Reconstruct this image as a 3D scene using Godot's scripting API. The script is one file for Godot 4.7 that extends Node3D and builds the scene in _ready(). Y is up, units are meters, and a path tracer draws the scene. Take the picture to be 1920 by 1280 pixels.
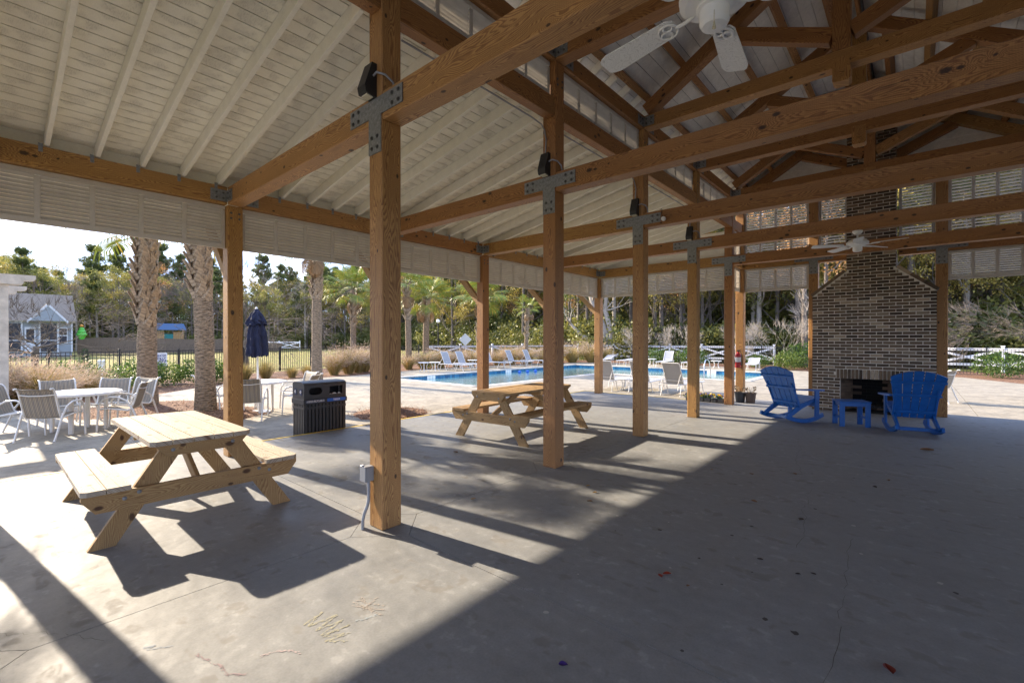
extends Node3D
# An open timber pavilion beside a swimming pool, low winter sun from the left.
const BAY := 2.4384
const DECK := -0.12
var M := {}
var counts := {}
var rng := RandomNumberGenerator.new()

# ---------------------------------------------------------------- mesh builder
class MB:
	var v := PackedVector3Array()
	var n := PackedVector3Array()
	var t := PackedVector2Array()
	var c := PackedColorArray()
	var col := Color(1, 1, 1)
	var use_col := false
	var uo := Vector2.ZERO

	func put(p: Vector3, nn: Vector3, uv: Vector2) -> void:
		v.append(p); n.append(nn); t.append(uv + uo)
		if use_col:
			c.append(col)

	# convex planar polygon, turned so that it faces `out`
	func facet(x: Transform3D, pts: Array, out: Vector3, lax: int) -> void:
		var a: Vector3 = pts[0]
		var nn: Vector3 = (pts[1] - a).cross(pts[2] - a)
		if nn.length_squared() < 1e-16:
			return
		nn = nn.normalized()
		var order: Array = pts
		if nn.dot(out) < 0:
			nn = -nn
			order = pts.duplicate(); order.reverse()
		var wn := (x.basis * nn).normalized()
		for k in range(1, order.size() - 1):
			for q in [0, k + 1, k]:
				var p: Vector3 = order[q]
				put(x * p, wn, Vector2(p[lax], p[(lax + 1) % 3] + p[(lax + 2) % 3]))

	func box(x: Transform3D, s: Vector3, b := 0.0) -> void:
		var h := s * 0.5
		var lax := 0
		if s.y > s.x and s.y >= s.z: lax = 1
		elif s.z > s.x and s.z > s.y: lax = 2
		for k in 3:
			var i := (k + 1) % 3
			var j := (k + 2) % 3
			for sg in [-1.0, 1.0]:
				var pts := []
				for q in [[-1, -1], [1, -1], [1, 1], [-1, 1]]:
					var p := Vector3.ZERO
					p[k] = sg * h[k]; p[i] = q[0] * (h[i] - b); p[j] = q[1] * (h[j] - b)
					pts.append(p)
				var o := Vector3.ZERO
				o[k] = sg
				facet(x, pts, o, lax)
				if b > 0.0:
					for tg in [-1.0, 1.0]:
						var e := []
						for q in [-1, 1]:
							var p := Vector3.ZERO
							p[k] = sg * h[k]; p[i] = tg * (h[i] - b); p[j] = q * (h[j] - b)
							e.append(p)
						for q in [1, -1]:
							var p := Vector3.ZERO
							p[k] = sg * (h[k] - b); p[i] = tg * h[i]; p[j] = q * (h[j] - b)
							e.append(p)
						var o2 := Vector3.ZERO
						o2[k] = sg; o2[i] = tg
						facet(x, e, o2, lax)
		if b > 0.0:
			for sx in [-1.0, 1.0]:
				for sy in [-1.0, 1.0]:
					for sz in [-1.0, 1.0]:
						facet(x, [Vector3(sx * h.x, sy * (h.y - b), sz * (h.z - b)), Vector3(sx * (h.x - b), sy * h.y, sz * (h.z - b)), Vector3(sx * (h.x - b), sy * (h.y - b), sz * h.z)], Vector3(sx, sy, sz), lax)

	func tube(path: Array, r, sides := 6, caps := true) -> void:
		var cnt := path.size()
		var d0: Vector3 = (path[1] - path[0]).normalized()
		var u := d0.cross(Vector3.UP)
		if u.length() < 0.1: u = d0.cross(Vector3.RIGHT)
		u = u.normalized()
		var rings := []
		var norms := []
		var run := 0.0
		var runs := []
		for k in cnt:
			var d: Vector3
			if k == 0: d = d0
			elif k == cnt - 1: d = (path[k] - path[k - 1]).normalized()
			else: d = ((path[k + 1] - path[k]).normalized() + (path[k] - path[k - 1]).normalized()).normalized()
			u = (u - d * u.dot(d)).normalized()
			var w := d.cross(u)
			var rad: float = r[k] if r is Array else r
			var ring := []
			var nr := []
			for q in sides + 1:
				var a := TAU * q / sides
				var dir := u * cos(a) + w * sin(a)
				ring.append(path[k] + dir * rad); nr.append(dir)
			rings.append(ring); norms.append(nr)
			if k > 0: run += (path[k] - path[k - 1]).length()
			runs.append(run)
		for k in cnt - 1:
			for q in sides:
				var v0 := float(q) / sides
				var v1 := float(q + 1) / sides
				var A = rings[k][q]; var B = rings[k][q + 1]; var Cc = rings[k + 1][q + 1]; var D = rings[k + 1][q]
				put(A, norms[k][q], Vector2(runs[k], v0)); put(Cc, norms[k + 1][q + 1], Vector2(runs[k + 1], v1)); put(B, norms[k][q + 1], Vector2(runs[k], v1))
				put(A, norms[k][q], Vector2(runs[k], v0)); put(D, norms[k + 1][q], Vector2(runs[k + 1], v0)); put(Cc, norms[k + 1][q + 1], Vector2(runs[k + 1], v1))
		if caps:
			for e in [0, cnt - 1]:
				var dn: Vector3 = (path[0] - path[1]).normalized() if e == 0 else (path[cnt - 1] - path[cnt - 2]).normalized()
				for q in sides:
					var A = path[e]; var B = rings[e][q]; var Cc = rings[e][q + 1]
					if e == 0:
						put(A, dn, Vector2.ZERO); put(B, dn, Vector2.ZERO); put(Cc, dn, Vector2.ZERO)
					else:
						put(A, dn, Vector2.ZERO); put(Cc, dn, Vector2.ZERO); put(B, dn, Vector2.ZERO)

	func lathe(x: Transform3D, prof: Array, sides := 16) -> void:
		var run := 0.0
		var ring: Array = prof.duplicate()
		ring.append(Vector2(0, prof[prof.size() - 1].y)); ring.append(Vector2(0, prof[0].y))
		var area := 0.0
		for k in ring.size():
			var s0: Vector2 = ring[k]
			area += s0.cross(ring[(k + 1) % ring.size()])
		var sg := 1.0 if area >= 0.0 else -1.0
		for k in prof.size() - 1:
			var p0: Vector2 = prof[k]
			var p1: Vector2 = prof[k + 1]
			var d := (p1 - p0)
			var l := d.length()
			if l < 1e-6: continue
			var nn := Vector2(d.y, -d.x) / l * sg
			for q in sides:
				var a0 := TAU * q / sides
				var a1 := TAU * (q + 1) / sides
				var P := []
				var N := []
				for a in [a0, a1]:
					for p in [p0, p1]:
						P.append(x * Vector3(p.x * cos(a), p.y, p.x * sin(a)))
						N.append((x.basis * Vector3(nn.x * cos(a), nn.y, nn.x * sin(a))).normalized())
				var uv := [Vector2(a0 * p0.x, run), Vector2(a0 * p1.x, run + l), Vector2(a1 * p0.x, run), Vector2(a1 * p1.x, run + l)]
				for q2 in ([0, 3, 1, 0, 2, 3] if lathe_flip(P, N) else [0, 1, 3, 0, 3, 2]):
					put(P[q2], N[q2], uv[q2])
			run += l

	func lathe_flip(P: Array, N: Array) -> bool:
		var g: Vector3 = (P[1] - P[0]).cross(P[3] - P[0]) + (P[3] - P[0]).cross(P[2] - P[0])
		return g.dot(N[0] + N[2]) > 0.0

	# polygon in local XY, extruded along Z (centred)
	func slab(x: Transform3D, poly: PackedVector2Array, depth: float, lax := 0) -> void:
		var idx := Geometry2D.triangulate_polygon(poly)
		var hd := depth * 0.5
		for sg in [-1.0, 1.0]:
			for k in range(0, idx.size(), 3):
				facet(x, [Vector3(poly[idx[k]].x, poly[idx[k]].y, sg * hd), Vector3(poly[idx[k + 1]].x, poly[idx[k + 1]].y, sg * hd), Vector3(poly[idx[k + 2]].x, poly[idx[k + 2]].y, sg * hd)], Vector3(0, 0, sg), lax)
		var cw := Geometry2D.is_polygon_clockwise(poly)
		for k in poly.size():
			var a := poly[k]
			var b := poly[(k + 1) % poly.size()]
			var e := b - a
			var o := Vector3(e.y, -e.x, 0) * (-1.0 if cw else 1.0)
			facet(x, [Vector3(a.x, a.y, -hd), Vector3(b.x, b.y, -hd), Vector3(b.x, b.y, hd), Vector3(a.x, a.y, hd)], o, lax)

	# double-sided leaf card
	func leaf(p: Vector3, along: Vector3, side: Vector3, len: float, wid: float) -> void:
		var nn := along.cross(side).normalized()
		var a := p
		var b := p + along * len * 0.45 + side * wid * 0.5
		var d := p + along * len * 0.45 - side * wid * 0.5
		var e := p + along * len
		put(a, nn, Vector2(0, 0)); put(b, nn, Vector2(0.5, 1)); put(e, nn, Vector2(1, 0))
		put(a, nn, Vector2(0, 0)); put(e, nn, Vector2(1, 0)); put(d, nn, Vector2(0.5, -1))

	func tri(a: Vector3, b: Vector3, cc: Vector3) -> void:
		var nn := (b - a).cross(cc - a).normalized()
		put(a, nn, Vector2(a.x, a.z)); put(cc, nn, Vector2(cc.x, cc.z)); put(b, nn, Vector2(b.x, b.z))

	func mesh() -> ArrayMesh:
		var arr := []
		arr.resize(Mesh.ARRAY_MAX)
		arr[Mesh.ARRAY_VERTEX] = v
		arr[Mesh.ARRAY_NORMAL] = n
		arr[Mesh.ARRAY_TEX_UV] = t
		if use_col:
			arr[Mesh.ARRAY_COLOR] = c
		var m := ArrayMesh.new()
		m.add_surface_from_arrays(Mesh.PRIMITIVE_TRIANGLES, arr)
		return m

# ---------------------------------------------------------------- scene helpers
func numbered(parent: Node, called: String) -> String:
	var k := str(parent.get_instance_id()) + called
	var i: int = counts.get(k, 0)
	counts[k] = i + 1
	return called if i == 0 else "%s_%03d" % [called, i]

func obj(called: String, mesh: Mesh, m: Material, parent: Node = self, x := Transform3D()) -> MeshInstance3D:
	var o := MeshInstance3D.new()
	o.mesh = mesh
	o.material_override = m
	o.transform = x
	o.name = numbered(parent, called)
	parent.add_child(o)
	return o

func node(called: String, parent: Node, x := Transform3D()) -> Node3D:
	var o := Node3D.new()
	o.transform = x
	o.name = numbered(parent, called)
	parent.add_child(o)
	return o

func tag(o: Node, label: String, category: String, group := "") -> Node:
	o.set_meta("label", label); o.set_meta("category", category)
	if group != "": o.set_meta("group", group)
	return o

func thing(called: String, label: String, category: String, at := Vector3.ZERO, turn := 0.0, group := "") -> Node3D:
	var o := node(called, self, Transform3D(Basis(Vector3.UP, turn), at))
	tag(o, label, category, group)
	return o

func copy(o: Node3D, at: Vector3, turn: float, label: String, scl := 1.0) -> Node3D:
	var c: Node3D = o.duplicate()
	var base := str(o.name).rstrip("0123456789").trim_suffix("_")
	c.name = numbered(self, base)
	c.transform = Transform3D(Basis(Vector3.UP, turn).scaled(Vector3.ONE * scl), at)
	c.set_meta("label", label)
	add_child(c)
	return c

func structure(called: String, mesh: Mesh, m: Material) -> MeshInstance3D:
	var o := obj(called, mesh, m)
	o.set_meta("kind", "structure")
	return o

func at(x: float, y: float, z: float) -> Transform3D:
	return Transform3D(Basis(), Vector3(x, y, z))

# box between two points: local X along a->b, `up` roughly local Y; s.y height, s.z width
func along(a: Vector3, b: Vector3, up := Vector3.UP) -> Transform3D:
	var xx := (b - a).normalized()
	var zz := xx.cross(up).normalized()
	var yy := zz.cross(xx)
	return Transform3D(Basis(xx, yy, zz), (a + b) * 0.5)

func beam_mesh(l: float, hh: float, w: float, bev := 0.006) -> ArrayMesh:
	var b := MB.new()
	b.uo = Vector2(rng.randf() * 3.0, rng.randf() * 1.0)
	b.box(Transform3D(), Vector3(l, hh, w), bev)
	return b.mesh()

func beam(called: String, a: Vector3, b: Vector3, hh: float, w: float, m: Material, parent: Node, up := Vector3.UP, bev := 0.006) -> MeshInstance3D:
	if m == M.timber: m = M.timbers[rng.randi() % 5]
	return obj(called, beam_mesh((b - a).length(), hh, w, bev), m, parent, along(a, b, up))

# ---------------------------------------------------------------- materials
func lin(r: float, g: float, b: float) -> Color:
	return Color(r, g, b).linear_to_srgb()

func mat(c: Color, rough := 0.7, metal := 0.0) -> StandardMaterial3D:
	var m := StandardMaterial3D.new()
	m.albedo_color = c.linear_to_srgb()
	m.roughness = rough
	m.metallic = metal
	m.cull_mode = BaseMaterial3D.CULL_DISABLED
	return m

func noise(sd: int, freq: float, oct := 3, kind := FastNoiseLite.TYPE_SIMPLEX_SMOOTH) -> FastNoiseLite:
	var f := FastNoiseLite.new()
	f.seed = sd; f.frequency = freq; f.noise_type = kind; f.fractal_octaves = oct
	if oct <= 1: f.fractal_type = FastNoiseLite.FRACTAL_NONE
	return f

func tex(img: Image) -> ImageTexture:
	img.generate_mipmaps()
	return ImageTexture.create_from_image(img)

func noise_bytes(sd: int, freq: float, w: int, h: int, oct := 3) -> PackedByteArray:
	var img := noise(sd, freq, oct).get_seamless_image(w, h)
	img.convert(Image.FORMAT_L8)
	return img.get_data()

func normal_tex(sd: int, freq: float, size: int, strength: float, oct := 4) -> ImageTexture:
	var img := noise(sd, freq, oct).get_seamless_image(size, size)
	img.convert(Image.FORMAT_RGBA8)
	img.bump_map_to_normal_map(strength)
	return tex(img)

# colour picture mixed out of noise layers; f(list of 0..1 values) -> Color (linear)
func layered(w: int, h: int, layers: Array, f: Callable) -> ImageTexture:
	var data := PackedByteArray()
	data.resize(w * h * 3)
	var vals := []
	vals.resize(layers.size())
	var k := 0
	for i in w * h:
		for q in layers.size():
			vals[q] = layers[q][i] / 255.0
		var c: Color = f.call(vals)
		c = c.linear_to_srgb()
		data[k] = int(clampf(c.r, 0, 1) * 255.0); data[k + 1] = int(clampf(c.g, 0, 1) * 255.0); data[k + 2] = int(clampf(c.b, 0, 1) * 255.0)
		k += 3
	return tex(Image.create_from_data(w, h, false, Image.FORMAT_RGB8, data))

# plain-sawn softwood, grain along u; lu x lv metres
func wood(sd: int, w: int, h: int, lu: float, lv: float, early: Color, late: Color, dark: Color, knots: int, sawn := 0.06) -> ImageTexture:
	var r := RandomNumberGenerator.new()
	r.seed = sd
	var slow := noise(sd, 1.0, 2)
	var fine := noise(sd + 1, 1.0, 2)
	var big := noise(sd + 2, 1.0, 2)
	var kn := []
	for i in knots:
		kn.append([r.randf() * lu, r.randf() * lv, r.randf_range(0.008, 0.026)])
	var splits := []
	for i in knots / 2:
		splits.append([r.randf() * lu, r.randf_range(0.2, 0.75), r.randf() * lv, r.randf_range(-0.02, 0.02), r.randf_range(0.0009, 0.0022)])
	var data := PackedByteArray()
	data.resize(w * h * 3)
	var R := lu / TAU
	var k := 0
	for y in h:
		var vv := lv * float(y) / h
		var vm := absf(2.0 * vv / lv - 1.0) * lv      # mirrored so that it wraps
		for x in w:
			var a := TAU * x / w
			var u := lu * float(x) / w
			var cx := cos(a) * R
			var cy := sin(a) * R
			var s1 := slow.get_noise_3d(cx * 0.9, cy * 0.9, vm * 1.6)
			var dist := vm * 42.0 + s1 * 9.0 + slow.get_noise_3d(cx * 3.0, cy * 3.0, vm * 9.0) * 1.6
			var kd := 0.0
			var core := 0.0
			for q in kn:
				var du: float = absf(u - q[0])
				if du > lu * 0.5: du = lu - du
				if du > 0.2: continue
				var dv: float = absf(vv - q[1])
				if dv > 0.1: continue
				var rr: float = q[2]
				var e := sqrt(du * du * 0.35 + dv * dv) / rr
				kd += exp(-e * e * 0.12) * 5.0 * signf(vv - q[1])
				if e < 1.15: core = maxf(core, 1.0 - smoothstep(0.55, 1.15, e))
			var crack := 0.0
			for q in splits:
				var du: float = u - q[0]
				if du < 0.0: du += lu
				if du > q[1]: continue
				var f: float = du / q[1]
				var off: float = absf(vv - (q[2] + q[3] * f + s1 * 0.004))
				var wd: float = q[4] * sin(PI * f) + 0.0004
				if off < wd * 1.6: crack = maxf(crack, 1.0 - smoothstep(wd * 0.6, wd * 1.6, off))
			var ph := dist + kd
			var s := ph - floorf(ph)
			var lt := smoothstep(0.2, 0.8, s) * (1.0 - smoothstep(0.88, 1.0, s))
			var fi := fine.get_noise_3d(cx * 6.0, cy * 6.0, vm * 320.0)
			var bg := big.get_noise_3d(cx * 1.3, cy * 1.3, vm * 3.5)
			var c := early.lerp(late, clampf(lt * 0.95 + fi * 0.26, 0.0, 1.0))
			c = c.lerp(dark, clampf(core * 0.92 + crack * 0.85 + maxf(0.0, bg - 0.35) * 0.8, 0.0, 1.0))
			var g := 1.0 + bg * 0.16 + fi * 0.10 + (sawn * sin(u * 420.0 + s1 * 9.0) if sawn > 0.0 else 0.0)
			c = (c * g).linear_to_srgb()
			data[k] = int(clampf(c.r, 0, 1) * 255.0); data[k + 1] = int(clampf(c.g, 0, 1) * 255.0); data[k + 2] = int(clampf(c.b, 0, 1) * 255.0)
			k += 3
	return tex(Image.create_from_data(w, h, false, Image.FORMAT_RGB8, data))

func textured(t: Texture2D, rough: float, su: float, sv: float, nt: Texture2D = null, ns := 0.5) -> StandardMaterial3D:
	var m := mat(Color(1, 1, 1), rough)
	m.albedo_texture = t
	m.uv1_scale = Vector3(1.0 / su, 1.0 / sv, 1)
	if nt:
		m.normal_enabled = true
		m.normal_texture = nt
		m.normal_scale = ns
	return m

func world_mat(t: Texture2D, rough: float, size: float, nt: Texture2D = null, ns := 0.5) -> StandardMaterial3D:
	var m := textured(t, rough, size, size, nt, ns)
	m.uv1_triplanar = true
	m.uv1_world_triplanar = true
	m.uv1_scale = Vector3.ONE / size
	return m

func leafy(c: Color, back := 0.5, rough := 0.55) -> StandardMaterial3D:
	var m := mat(Color(1, 1, 1), rough)
	m.vertex_color_use_as_albedo = true
	m.albedo_color = c.linear_to_srgb()
	m.backlight_enabled = true
	m.backlight = Color(c.r * back * 3.0, c.g * back * 3.0, c.b * back * 3.0)
	return m

func make_materials() -> void:
	print("materials")
	var tw := wood(11, 1024, 384, 3.0, 0.9, Color(0.48, 0.262, 0.09), Color(0.23, 0.1, 0.031), Color(0.035, 0.016, 0.008), 13, 0.05)
	var tw2 := wood(17, 1024, 384, 3.0, 0.9, Color(0.42, 0.205, 0.066), Color(0.2, 0.08, 0.025), Color(0.035, 0.016, 0.008), 11, 0.07)
	M.timber = textured(tw, 0.55, 3.0, 0.9)
	M.timbers = []
	for q in [[tw, Color(1, 1, 1)], [tw2, Color(1, 1, 1)], [tw, Color(0.8, 0.72, 0.66)], [tw2, Color(1.0, 0.97, 0.9)], [tw, Color(0.97, 1.0, 0.86)]]:
		var tm := textured(q[0], 0.55, 3.0, 0.9)
		tm.albedo_color = q[1].linear_to_srgb()
		M.timbers.append(tm)
	var tp := wood(23, 1024, 384, 2.4, 0.8, Color(0.42, 0.275, 0.12), Color(0.26, 0.145, 0.055), Color(0.07, 0.03, 0.012), 18, 0.02)
	M.post = textured(tw, 0.6, 3.0, 0.9)
	M.pine = textured(tp, 0.7, 2.4, 0.8)
	var tt := wood(31, 768, 256, 2.0, 0.7, Color(0.49, 0.435, 0.35), Color(0.31, 0.245, 0.175), Color(0.16, 0.09, 0.05), 16, 0.02)
	M.bleached = textured(tt, 0.75, 2.0, 0.7)
	var tg := wood(41, 512, 256, 2.0, 0.8, Color(0.2, 0.15, 0.11), Color(0.11, 0.08, 0.06), Color(0.04, 0.03, 0.02), 12, 0.0)
	M.fence_wood = textured(tg, 0.85, 2.0, 0.8)
	print("wood done")
	# painted rough-sawn ceiling boards, mildew speckled across the board
	var w := 512
	var h := 256
	var st := noise(51, 1.0, 2)
	var blot := noise_bytes(52, 0.012, w, h, 3)
	var spk := noise_bytes(53, 0.2, w, h, 2)
	var data := PackedByteArray()
	data.resize(w * h * 3)
	for i in w * h:
		var x := i % w
		var y := i / w
		var streak := st.get_noise_2d(x * 0.55, y * 0.06)
		var b := blot[i] / 255.0
		var s := spk[i] / 255.0
		var d := clampf(smoothstep(0.38, 0.75, b) * (0.35 + maxf(0.0, streak) * 1.4) + maxf(0.0, s - 0.66) * 0.9, 0.0, 0.85)
		var c := Color(0.9, 0.87, 0.74).lerp(Color(0.33, 0.31, 0.25), d * 0.5)
		c = (c * (1.0 + streak * 0.05)).linear_to_srgb()
		data[i * 3] = int(c.r * 255.0); data[i * 3 + 1] = int(c.g * 255.0); data[i * 3 + 2] = int(c.b * 255.0)
	M.ceiling = textured(tex(Image.create_from_data(w, h, false, Image.FORMAT_RGB8, data)), 0.75, 1.9, 0.95)
	var paint := layered(256, 256, [noise_bytes(61, 0.02, 256, 256, 3), noise_bytes(62, 0.15, 256, 256, 2)], func(a): return Color(0.9, 0.875, 0.75) * (0.9 + a[0] * 0.1 + (a[1] - 0.5) * 0.08))
	M.rafter = textured(paint, 0.6, 1.0, 1.0)
	var taupe := layered(256, 256, [noise_bytes(63, 0.02, 256, 256, 3), noise_bytes(64, 0.15, 256, 256, 2)], func(a): return Color(0.58, 0.545, 0.49) * (0.88 + a[0] * 0.15 + (a[1] - 0.5) * 0.08))
	M.louver = textured(taupe, 0.55, 1.0, 1.0)
	M.siding = textured(paint, 0.6, 1.3, 1.3)
	var hall := layered(256, 256, [noise_bytes(65, 0.015, 256, 256, 3), noise_bytes(66, 0.12, 256, 256, 2)], func(a): return Color(0.88, 0.865, 0.8) * (0.8 + a[0] * 0.25 + (a[1] - 0.5) * 0.12))
	M.hall_board = textured(hall, 0.6, 1.6, 1.6)
	var galv := layered(256, 256, [noise_bytes(67, 0.03, 256, 256, 3), noise_bytes(68, 0.12, 256, 256, 2)], func(a): return Color(0.3, 0.315, 0.325) * (0.6 + a[0] * 0.5 + (a[1] - 0.5) * 0.35))
	M.galvanized = textured(galv, 0.48, 0.35, 0.35)
	M.galvanized.metallic = 0.55
	M.bolt = mat(Color(0.12, 0.12, 0.12), 0.45, 0.7)
	# concrete: the sealed slab and the paler pool deck
	var cs := 1024
	var c1 := noise_bytes(71, 0.006, cs, cs, 4)
	var c2 := noise_bytes(72, 0.05, cs, cs, 4)
	var c3 := noise_bytes(73, 0.3, cs, cs, 2)
	var c4 := noise_bytes(74, 0.02, cs, cs, 5)
	# trowel and drag marks: noise stretched one way
	var simg := noise(70, 0.035, 4).get_seamless_image(256, 1024)
	simg.convert(Image.FORMAT_L8)
	simg.resize(cs, cs, Image.INTERPOLATE_CUBIC)
	var c5 := simg.get_data()
	var cdat := PackedByteArray(); cdat.resize(cs * cs * 3)
	var rdat := PackedByteArray(); rdat.resize(cs * cs * 3)
	for i in cs * cs:
		var a := c1[i] / 255.0
		var b := c2[i] / 255.0
		var s := c3[i] / 255.0
		var e := c4[i] / 255.0
		var t := c5[i] / 255.0
		var g := 0.86 + (a - 0.5) * 0.1 + (b - 0.5) * 0.12 + (s - 0.5) * 0.2 + (t - 0.5) * 0.14
		var pale := smoothstep(0.6, 0.7, b) * smoothstep(0.55, 0.7, t)
		var dirt := smoothstep(0.6, 0.72, e) * smoothstep(0.5, 0.66, t) * (0.4 + s)
		var r := 0.284 * g + pale * 0.04; var gg := 0.29 * g + pale * 0.04; var bb := 0.292 * g + pale * 0.04
		r = lerpf(r, 0.17, dirt * 0.4); gg = lerpf(gg, 0.15, dirt * 0.4); bb = lerpf(bb, 0.125, dirt * 0.4)
		var k := i * 3
		cdat[k] = int(pow(clampf(r, 0, 1), 0.4545) * 255.0); cdat[k + 1] = int(pow(clampf(gg, 0, 1), 0.4545) * 255.0); cdat[k + 2] = int(pow(clampf(bb, 0, 1), 0.4545) * 255.0)
		var ro := int(clampf(0.56 + (a - 0.5) * 0.12 + (t - 0.5) * 0.14 + (s - 0.5) * 0.1 + dirt * 0.12, 0.26, 0.85) * 255.0)
		rdat[k] = ro; rdat[k + 1] = ro; rdat[k + 2] = ro
	M.concrete = world_mat(tex(Image.create_from_data(cs, cs, false, Image.FORMAT_RGB8, cdat)), 1.0, 5.2, normal_tex(75, 0.02, 512, 3.0), 0.25)
	M.concrete.metallic_specular = 0.35
	M.concrete.roughness_texture = tex(Image.create_from_data(cs, cs, false, Image.FORMAT_RGB8, rdat))
	M.concrete.roughness_texture_channel = BaseMaterial3D.TEXTURE_CHANNEL_GREEN
	var dk := layered(512, 512, [noise_bytes(76, 0.01, 512, 512, 4), noise_bytes(77, 0.06, 512, 512, 3), noise_bytes(78, 0.3, 512, 512, 1)], func(a):
		return Color(0.325, 0.288, 0.225) * (0.66 + a[0] * 0.4 + (a[1] - 0.5) * 0.34 + (a[2] - 0.5) * 0.2))
	M.deck = world_mat(dk, 0.8, 4.3, normal_tex(79, 0.05, 256, 3.0), 0.3)
	M.joint = mat(Color(0.09, 0.085, 0.075), 0.9)
	M.yellow_paint = mat(Color(0.62, 0.43, 0.04), 0.6)
	# planting
	var straw := layered(512, 512, [noise_bytes(81, 0.02, 512, 512, 3), noise_bytes(82, 0.16, 512, 512, 3), noise_bytes(83, 0.4, 512, 512, 1)], func(a):
		return Color(0.17, 0.075, 0.04).lerp(Color(0.36, 0.21, 0.12), clampf((a[1] - 0.35) * 2.2, 0, 1)) * (0.6 + a[0] * 0.5 + (a[2] - 0.5) * 0.7))
	M.mulch = world_mat(straw, 0.95, 2.1, normal_tex(84, 0.12, 256, 8.0), 1.0)
	var lawn := layered(512, 512, [noise_bytes(85, 0.012, 512, 512, 4), noise_bytes(86, 0.08, 512, 512, 3), noise_bytes(87, 0.4, 512, 512, 2)], func(a):
		return Color(0.25, 0.26, 0.04).lerp(Color(0.44, 0.32, 0.11), clampf((a[0] - 0.42) * 3.0 + (a[1] - 0.5), 0, 1)) * (0.62 + a[1] * 0.4 + (a[2] - 0.5) * 0.9))
	M.lawn = world_mat(lawn, 0.95, 5.0, normal_tex(88, 0.2, 256, 8.0), 1.0)
	M.soil = mat(Color(0.12, 0.085, 0.05), 0.95)
	# bricks: colour comes with the brick, the texture adds grain and lime smears
	var br := layered(512, 512, [noise_bytes(91, 0.02, 512, 512, 4), noise_bytes(92, 0.15, 512, 512, 2), noise_bytes(93, 0.045, 512, 512, 3)], func(a):
		var c: Color = Color(1, 1, 1) * (0.7 + a[1] * 0.5)
		return c.lerp(Color(2.2, 2.1, 2.0) * 0.45, smoothstep(0.62, 0.74, a[2]) * smoothstep(0.5, 0.62, a[0]) * 0.8))
	M.brick = textured(br, 0.9, 0.55, 0.55, normal_tex(94, 0.08, 256, 6.0), 0.8)
	M.brick.vertex_color_use_as_albedo = true
	var mo := layered(256, 256, [noise_bytes(95, 0.03, 256, 256, 3), noise_bytes(96, 0.3, 256, 256, 1)], func(a): return Color(0.78, 0.72, 0.61) * (0.82 + a[0] * 0.3 + (a[1] - 0.5) * 0.3))
	M.mortar = world_mat(mo, 0.95, 0.8)
	M.firebrick = textured(br, 0.95, 0.55, 0.55)
	M.firebrick.vertex_color_use_as_albedo = true
	M.soot = mat(Color(0.012, 0.011, 0.01), 0.95)
	M.blue_plastic = textured(layered(256, 256, [noise_bytes(97, 0.02, 256, 256, 3), noise_bytes(98, 0.2, 256, 256, 2)], func(a): return Color(0.008, 0.105, 0.37) * (0.85 + a[0] * 0.25 + (a[1] - 0.5) * 0.14)), 0.42, 0.6, 0.6)
	M.white_paint = mat(Color(0.8, 0.8, 0.79), 0.4)
	M.white_frame = mat(Color(0.7, 0.69, 0.66), 0.35)
	var fb := layered(256, 512, [noise_bytes(99, 0.012, 256, 512, 3), noise_bytes(100, 0.25, 256, 512, 2)], func(a):
		var g: float = a[0] * 9.0
		g -= floorf(g)
		return Color(0.78, 0.78, 0.765).lerp(Color(0.5, 0.5, 0.49), smoothstep(0.75, 0.95, g) * 0.7) * (0.93 + a[1] * 0.12))
	M.fan_blade = textured(fb, 0.5, 0.5, 1.2)
	M.black_plastic = mat(Color(0.018, 0.018, 0.019), 0.45)
	M.black_metal = mat(Color(0.014, 0.014, 0.016), 0.4)
	M.bin = mat(Color(0.035, 0.035, 0.037), 0.42)
	M.bin_dark = mat(Color(0.006, 0.006, 0.007), 0.7)
	M.sticker_blue = mat(Color(0.01, 0.12, 0.5), 0.4)
	M.sticker_navy = mat(Color(0.012, 0.022, 0.07), 0.4)
	M.white_ink = mat(Color(0.78, 0.78, 0.78), 0.5)
	M.navy_ink = mat(Color(0.03, 0.045, 0.2), 0.5)
	M.grey_pvc = mat(Color(0.3, 0.31, 0.33), 0.45)
	M.lens = mat(Color(0.55, 0.5, 0.36), 0.2)
	M.navy_cloth = textured(layered(256, 256, [noise_bytes(101, 0.03, 256, 256, 3), noise_bytes(102, 0.4, 256, 256, 1)], func(a): return Color(0.012, 0.017, 0.05) * (0.7 + a[0] * 0.5 + (a[1] - 0.5) * 0.4)), 0.85, 0.6, 0.6)
	# woven sling with brown, beige and slate stripes
	var sl := Image.create(256, 64, false, Image.FORMAT_RGB8)
	var cols := [Color(0.42, 0.37, 0.28), Color(0.15, 0.12, 0.095), Color(0.3, 0.265, 0.2), Color(0.1, 0.1, 0.115), Color(0.36, 0.31, 0.23), Color(0.19, 0.155, 0.12)]
	var r2 := RandomNumberGenerator.new(); r2.seed = 5
	for x in 256:
		var c: Color = cols[(x / 8) % 6].lerp(cols[(x / 3) % 6], 0.25)
		for y in 64:
			var q: Color = c * (0.86 + r2.randf() * 0.28)
			sl.set_pixel(x, y, q.linear_to_srgb())
	M.sling = textured(tex(sl), 0.7, 0.36, 0.36)
	var s2 := Image.create(64, 64, false, Image.FORMAT_RGB8)
	for x in 64:
		for y in 64:
			var q: Color = Color(0.4, 0.4, 0.41).lerp(Color(0.27, 0.265, 0.265), 1.0 if (x / 4) % 2 == 0 else 0.0) * (0.88 + r2.randf() * 0.24)
			s2.set_pixel(x, y, q.linear_to_srgb())
	M.lounge_sling = textured(tex(s2), 0.7, 0.2, 0.2)
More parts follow.
